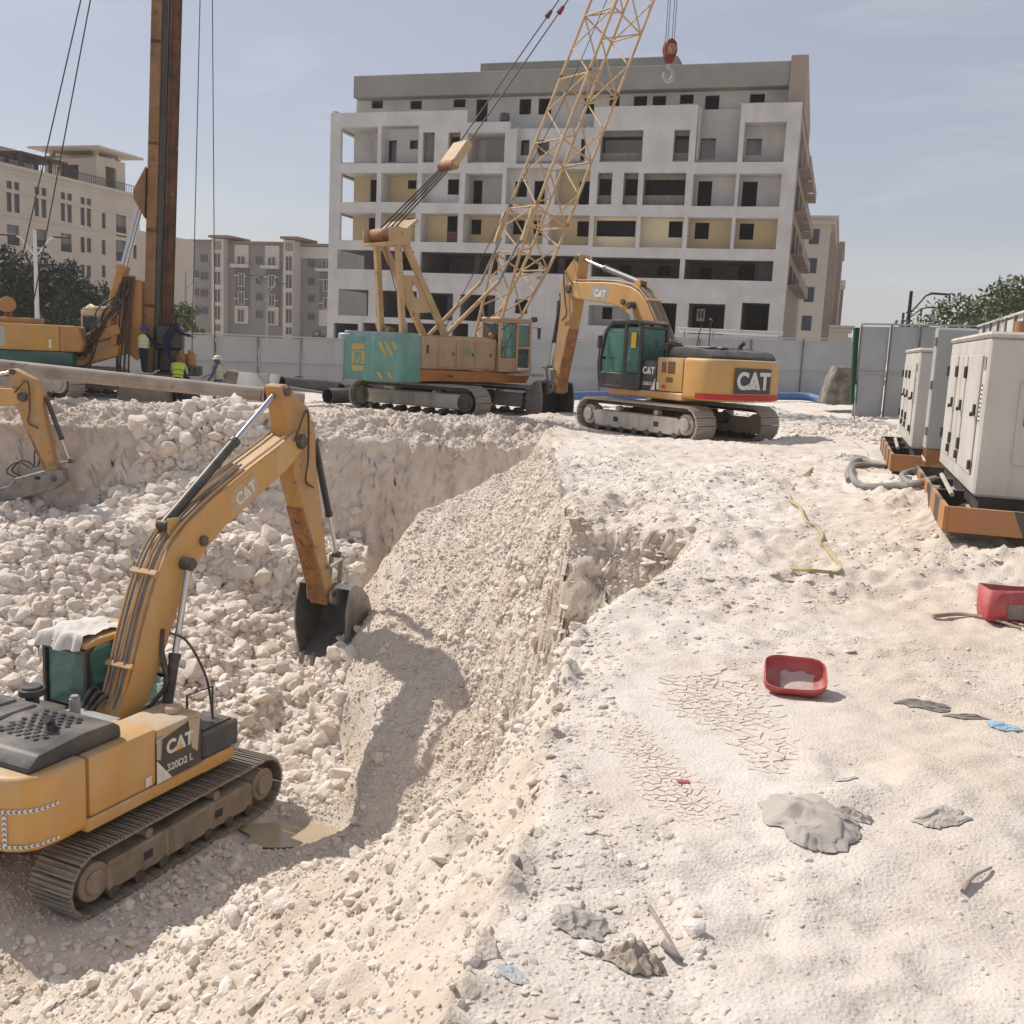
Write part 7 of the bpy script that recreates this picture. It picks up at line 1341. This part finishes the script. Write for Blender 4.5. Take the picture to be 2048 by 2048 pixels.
# ------------------------------------------------------------------ workers
M['skin'] = mat('skin', (.20, .105, .065), .6); M['hivis'] = mat('hi_vis_yellow', (.50, .70, .04), .7); M['hivis_faded'] = mat('faded_vest', (.50, .52, .30), .8); M['navy'] = mat('navy_cloth', (.018, .024, .05), .9); M['blue_overall'] = mat('blue_overall', (.11, .11, .27), .9, (.09, .09, .22), 6); M['white_shirt'] = mat('pale_shirt', (.52, .49, .44), .9); M['helmet_blue'] = mat('blue_helmet', (.02, .05, .32), .35); M['helmet_white'] = mat('white_helmet', (.65, .62, .56), .4); M['boot'] = mat('boot', (.04, .03, .025), .8)
def person(label, loc, rz, J, top, legs, vest=None, helmet=None, band='black_paint'):
    """one skinned body per worker; J: joint name -> local position"""
    root = empty('person', loc, rz, label, 'person'); V = []; R__ = []; E_ = []; ix = {}
    def node(n, p, r): ix[n] = len(V); V.append(p); R__.append(r)
    for n, r in (('pel', .135), ('waist', .13), ('chest', .15), ('neck', .065), ('head0', .075), ('head', .10), ('crown', .07), ('shL', .075), ('elL', .05), ('wrL', .035), ('haL', .045), ('shR', .075), ('elR', .05), ('wrR', .035), ('haR', .045), ('hiL', .10), ('knL', .07), ('anL', .05), ('toL', .045), ('hiR', .10), ('knR', .07), ('anR', .05), ('toR', .045)): node(n, J[n], r)
    for a_, b_ in (('pel', 'waist'), ('waist', 'chest'), ('chest', 'neck'), ('neck', 'head0'), ('head0', 'head'), ('head', 'crown'), ('chest', 'shL'), ('shL', 'elL'), ('elL', 'wrL'), ('wrL', 'haL'), ('chest', 'shR'), ('shR', 'elR'), ('elR', 'wrR'), ('wrR', 'haR'), ('pel', 'hiL'), ('hiL', 'knL'), ('knL', 'anL'), ('anL', 'toL'), ('pel', 'hiR'), ('hiR', 'knR'), ('knR', 'anR'), ('anR', 'toR')): E_.append((ix[a_], ix[b_]))
    me = bpy.data.meshes.new('body'); me.from_pydata(V, E_, []); o = link(bpy.data.objects.new('body', me), root)
    sk = o.modifiers.new('skin', 'SKIN'); sk.use_smooth_shade = True
    if not me.skin_vertices: bpy.context.view_layer.objects.active = o
    for i, s_ in enumerate(me.skin_vertices[0].data): s_.radius = (R__[i], R__[i]); s_.use_root = (i == 0)
    sb = o.modifiers.new('sub', 'SUBSURF'); sb.levels = 2; sb.render_levels = 2
    dg = bpy.context.evaluated_depsgraph_get(); nm = bpy.data.meshes.new_from_object(o.evaluated_get(dg)); o.modifiers.clear(); o.data = nm; nm.materials.clear()
    for k in (top, legs, 'skin', 'boot'): nm.materials.append(M[k])
    zp = J['pel'][2]; hd = Vector(J['head']); nk = Vector(J['neck']); hands = [Vector(J['haL']), Vector(J['haR'])]; feet = [(Vector(J['anL'])+Vector(J['toL']))/2, (Vector(J['anR'])+Vector(J['toR']))/2]; hips = [Vector(J[k]) for k in ('hiL', 'knL', 'anL', 'hiR', 'knR', 'anR')]
    for pl_ in nm.polygons:
        c = pl_.center
        if (c-hd).length < .17 or (c-nk).length < .075: pl_.material_index = 2
        elif any((c-q).length < .075 for q in hands): pl_.material_index = 2
        elif any((c-q).length < .14 for q in feet): pl_.material_index = 3
        else:
            dl = min((c-(hips[k]*(1-t)+hips[k+1]*t)).length for k in (0, 1, 3, 4) for t in (0, .25, .5, .75, 1)); dt = min((c-(Vector(J['waist'])*(1-t)+Vector(J['chest'])*t)).length for t in (0, .5, 1)); da = min((c-Vector(J[k])).length for k in ('elL', 'elR', 'shL', 'shR', 'wrL', 'wrR')); pl_.material_index = 1 if dl < min(dt, da)+.02 else 0
    nm.shade_smooth()
    ax = (Vector(J['chest'])-Vector(J['pel'])).normalized(); sl = (Vector(J['shR'])-Vector(J['shL'])).normalized(); fw = ax.cross(sl).normalized()*-1
    if vest:
        def ring(t, wx_, wy_):
            c = Vector(J['pel'])*(1-t)+Vector(J['chest'])*t; return [tuple(c+sl*wx_*math.cos(6.2832*i/20)+fw*wy_*math.sin(6.2832*i/20)) for i in range(20)]
        v_ = MB().loft([ring(.0, .185, .165), ring(.4, .18, .16), ring(.8, .195, .165), ring(1.12, .20, .15), ring(1.32, .13, .10)], cap=False).build('vest', vest, root, smooth=70)
        for t in (.2, .62): MB().loft([ring(t-.03, .19, .17), ring(t+.03, .19, .17)], cap=False).build('band', band, v_, smooth=70)
        for s_ in (-1, 1):
            p_ = [tuple(Vector(J['pel'])*(1-t)+Vector(J['chest'])*t+sl*.10*s_-fw*(.172 if t < 1.2 else .13)) for t in (.1, .6, 1.1, 1.3)]; MB().tube(p_, .022, 5).build('brace', band, v_)
    if helmet:
        up = (Vector(J['crown'])-Vector(J['head'])).normalized(); c = Vector(J['head'])+up*.035; mb = MB(); rings = []
        q = up.to_track_quat('Z', 'Y').to_matrix()
        for t in (0, 15, 32, 50, 68, 86): rings.append([tuple(c+q @ Vector((.135*math.cos(R_(t))*math.cos(6.2832*i/18), .15*math.cos(R_(t))*math.sin(6.2832*i/18), .13*math.sin(R_(t))))) for i in range(18)])
        h_ = mb.loft(rings).build('helmet', helmet, root, smooth=60); MB().loft([[tuple(c+q @ Vector((k*.135*math.cos(6.2832*i/18), k*.15*math.sin(6.2832*i/18)*(1.12 if math.sin(6.2832*i/18) > 0 else 1), z))) for i in range(18)] for k, z in ((.98, .012), (1.16, -.005), (1.16, -.012), (.98, 0))], cap=False).build('brim', helmet, h_, smooth=40)
    # face: eyes, nose, ears on the +Y side
    hd_f = Vector((0, 1, 0)); c = Vector(J['head']); f = MB(); f.ball(tuple(c+hd_f*.105+Vector((0, 0, -.01))), .018, 8, 5, (.8, 1, 1.4)); f.build('nose', 'skin', root)
    for s_ in (-1, 1): MB().ball(tuple(c+hd_f*.092+Vector((s_*.035, 0, .022))), .011, 8, 5).build('eye', 'iron', root); MB().ball(tuple(c+Vector((s_*.105, -.01, .0))), .026, 8, 5, (.5, 1, 1.3)).build('ear', 'skin', root)
    MB().box(-.025, .025, -.004, .004, -.004, .004).xf(Matrix.Translation(c+hd_f*.1+Vector((0, 0, -.048)))).build('mouth', 'hook_red', root)
    # hands with five fingers
    for sd__, hn, wn in ((-1, 'haL', 'wrL'), (1, 'haR', 'wrR')):
        h0 = Vector(J[hn]); d_ = (h0-Vector(J[wn])).normalized(); sx_ = d_.cross(Vector((0, 1, .3))).normalized(); hb_ = MB()
        for k in range(4): b0_ = h0+d_*.03+sx_*(-.03+.02*k); ln = (.06, .072, .068, .052)[k]; hb_.tube([tuple(b0_), tuple(b0_+d_*ln*.6+Vector((0, .01, 0))), tuple(b0_+d_*ln+Vector((0, .03, 0)))], [.0095, .009, .007], 6)
        b0_ = h0+sx_*.035; hb_.tube([tuple(b0_), tuple(b0_+sx_*.03+d_*.02), tuple(b0_+sx_*.035+d_*.05)], [.011, .010, .008], 6); hb_.build('fingers', 'skin', root)
    return root
def stand(h=1.72, lean=0., armL=(-.1, .05), armR=(.1, .05), step=.1, bend=0.):
    k = h/1.72; ly = lambda z: lean*max(0, z-.9)
    J = dict(pel=(0, 0, .93), waist=(0, ly(1.1), 1.1), chest=(0, ly(1.32), 1.32), neck=(0, ly(1.5), 1.47), head0=(0, ly(1.55)+.01, 1.53), head=(0, ly(1.62)+.02, 1.60), crown=(0, ly(1.7)+.02, 1.68), shL=(-.19, ly(1.4), 1.40), shR=(.19, ly(1.4), 1.40), hiL=(-.09, 0, .88), hiR=(.09, 0, .88), knL=(-.10, .03+step*.4, .48), knR=(.10, .03-step*.3, .48), anL=(-.11, step, .09), anR=(.11, -step, .09), toL=(-.13, step+.16, .045), toR=(.13, -step+.16, .045))
    for s_, A_, n in ((-1, armL, 'L'), (1, armR, 'R')):
        sh = Vector(J['sh'+n]); el_ = sh+Vector((s_*.08+A_[0]*.3, A_[1]*.8-.02, -.27)); J['el'+n] = tuple(el_); wr = el_+Vector((A_[0]*.6, .06+A_[1]*1.6, -.22+abs(A_[1])*.5)); J['wr'+n] = tuple(wr); J['ha'+n] = tuple(wr+(wr-el_).normalized()*.09)
    return {n: tuple(c*k for c in p) for n, p in J.items()}
person('worker in blue helmet and faded vest standing at the drilling rig', at(287, 746, 34.4), R_(-20), stand(1.52, .1, (.05, .25), (-.05, .3)), 'navy', 'navy', 'hivis_faded', 'helmet_blue', 'grey_render')
J = stand(1.7, .55, (.05, .3), (-.05, .3), .12); person('worker bending forward in bright yellow vest seen from behind', (*at(355, 790, 34.6)[:2], float(gz(*at(355, 790, 34.6)[:2]))-.12), R_(10), J, 'white_shirt', 'navy', 'hivis', 'helmet_white' if False else None)
person('worker in white helmet and blue overalls with pale yellow vest', (*at(437, 800, 36)[:2], float(gz(*at(437, 800, 36)[:2]))-.05), R_(75), stand(1.70, .04, (-.02, .05), (.06, .02), .12), 'blue_overall', 'blue_overall', 'hivis_faded', 'helmet_white', 'grey_render')
person('worker in dark navy clothes bending over the drill casing', at(332, 722, 34.6), R_(-70), stand(1.5, .7, (.05, .18), (-.05, .2), .15), 'navy', 'navy', None, 'helmet_blue' if False else None)

pq = at(289, 748, 34.4); o = MB().box(-.7, .9, -.5, .6, -.95, -.02).build('timber_platform', 'plank', None, .02, loc=pq); tag(o, 'low platform of timbers under the blue helmet worker', 'platform')
# ------------------------------------------------------------------ dusty air
import os
hz = MB().box(-420, 420, -60, 620, -8, 34).build('haze', None, None, smooth=0); tag(hz, 'thin dusty haze over the site and the street', 'haze', None, 'stuff')
hm = bpy.data.materials.new('dusty_air'); hm.use_nodes = True; hn = hm.node_tree; hn.nodes.remove(hn.nodes['Principled BSDF'])
pvn = hn.nodes.new('ShaderNodeVolumePrincipled'); pvn.inputs['Color'].default_value = (.93, .92, .92, 1); pvn.inputs['Density'].default_value = .0003; pvn.inputs['Anisotropy'].default_value = .25
hn.links.new(pvn.outputs[0], hn.nodes['Material Output'].inputs['Volume']); hz.data.materials.append(hm)
scn.cycles.volume_bounces = 1; scn.cycles.volume_step_rate = 4; scn.cycles.volume_max_steps = 64
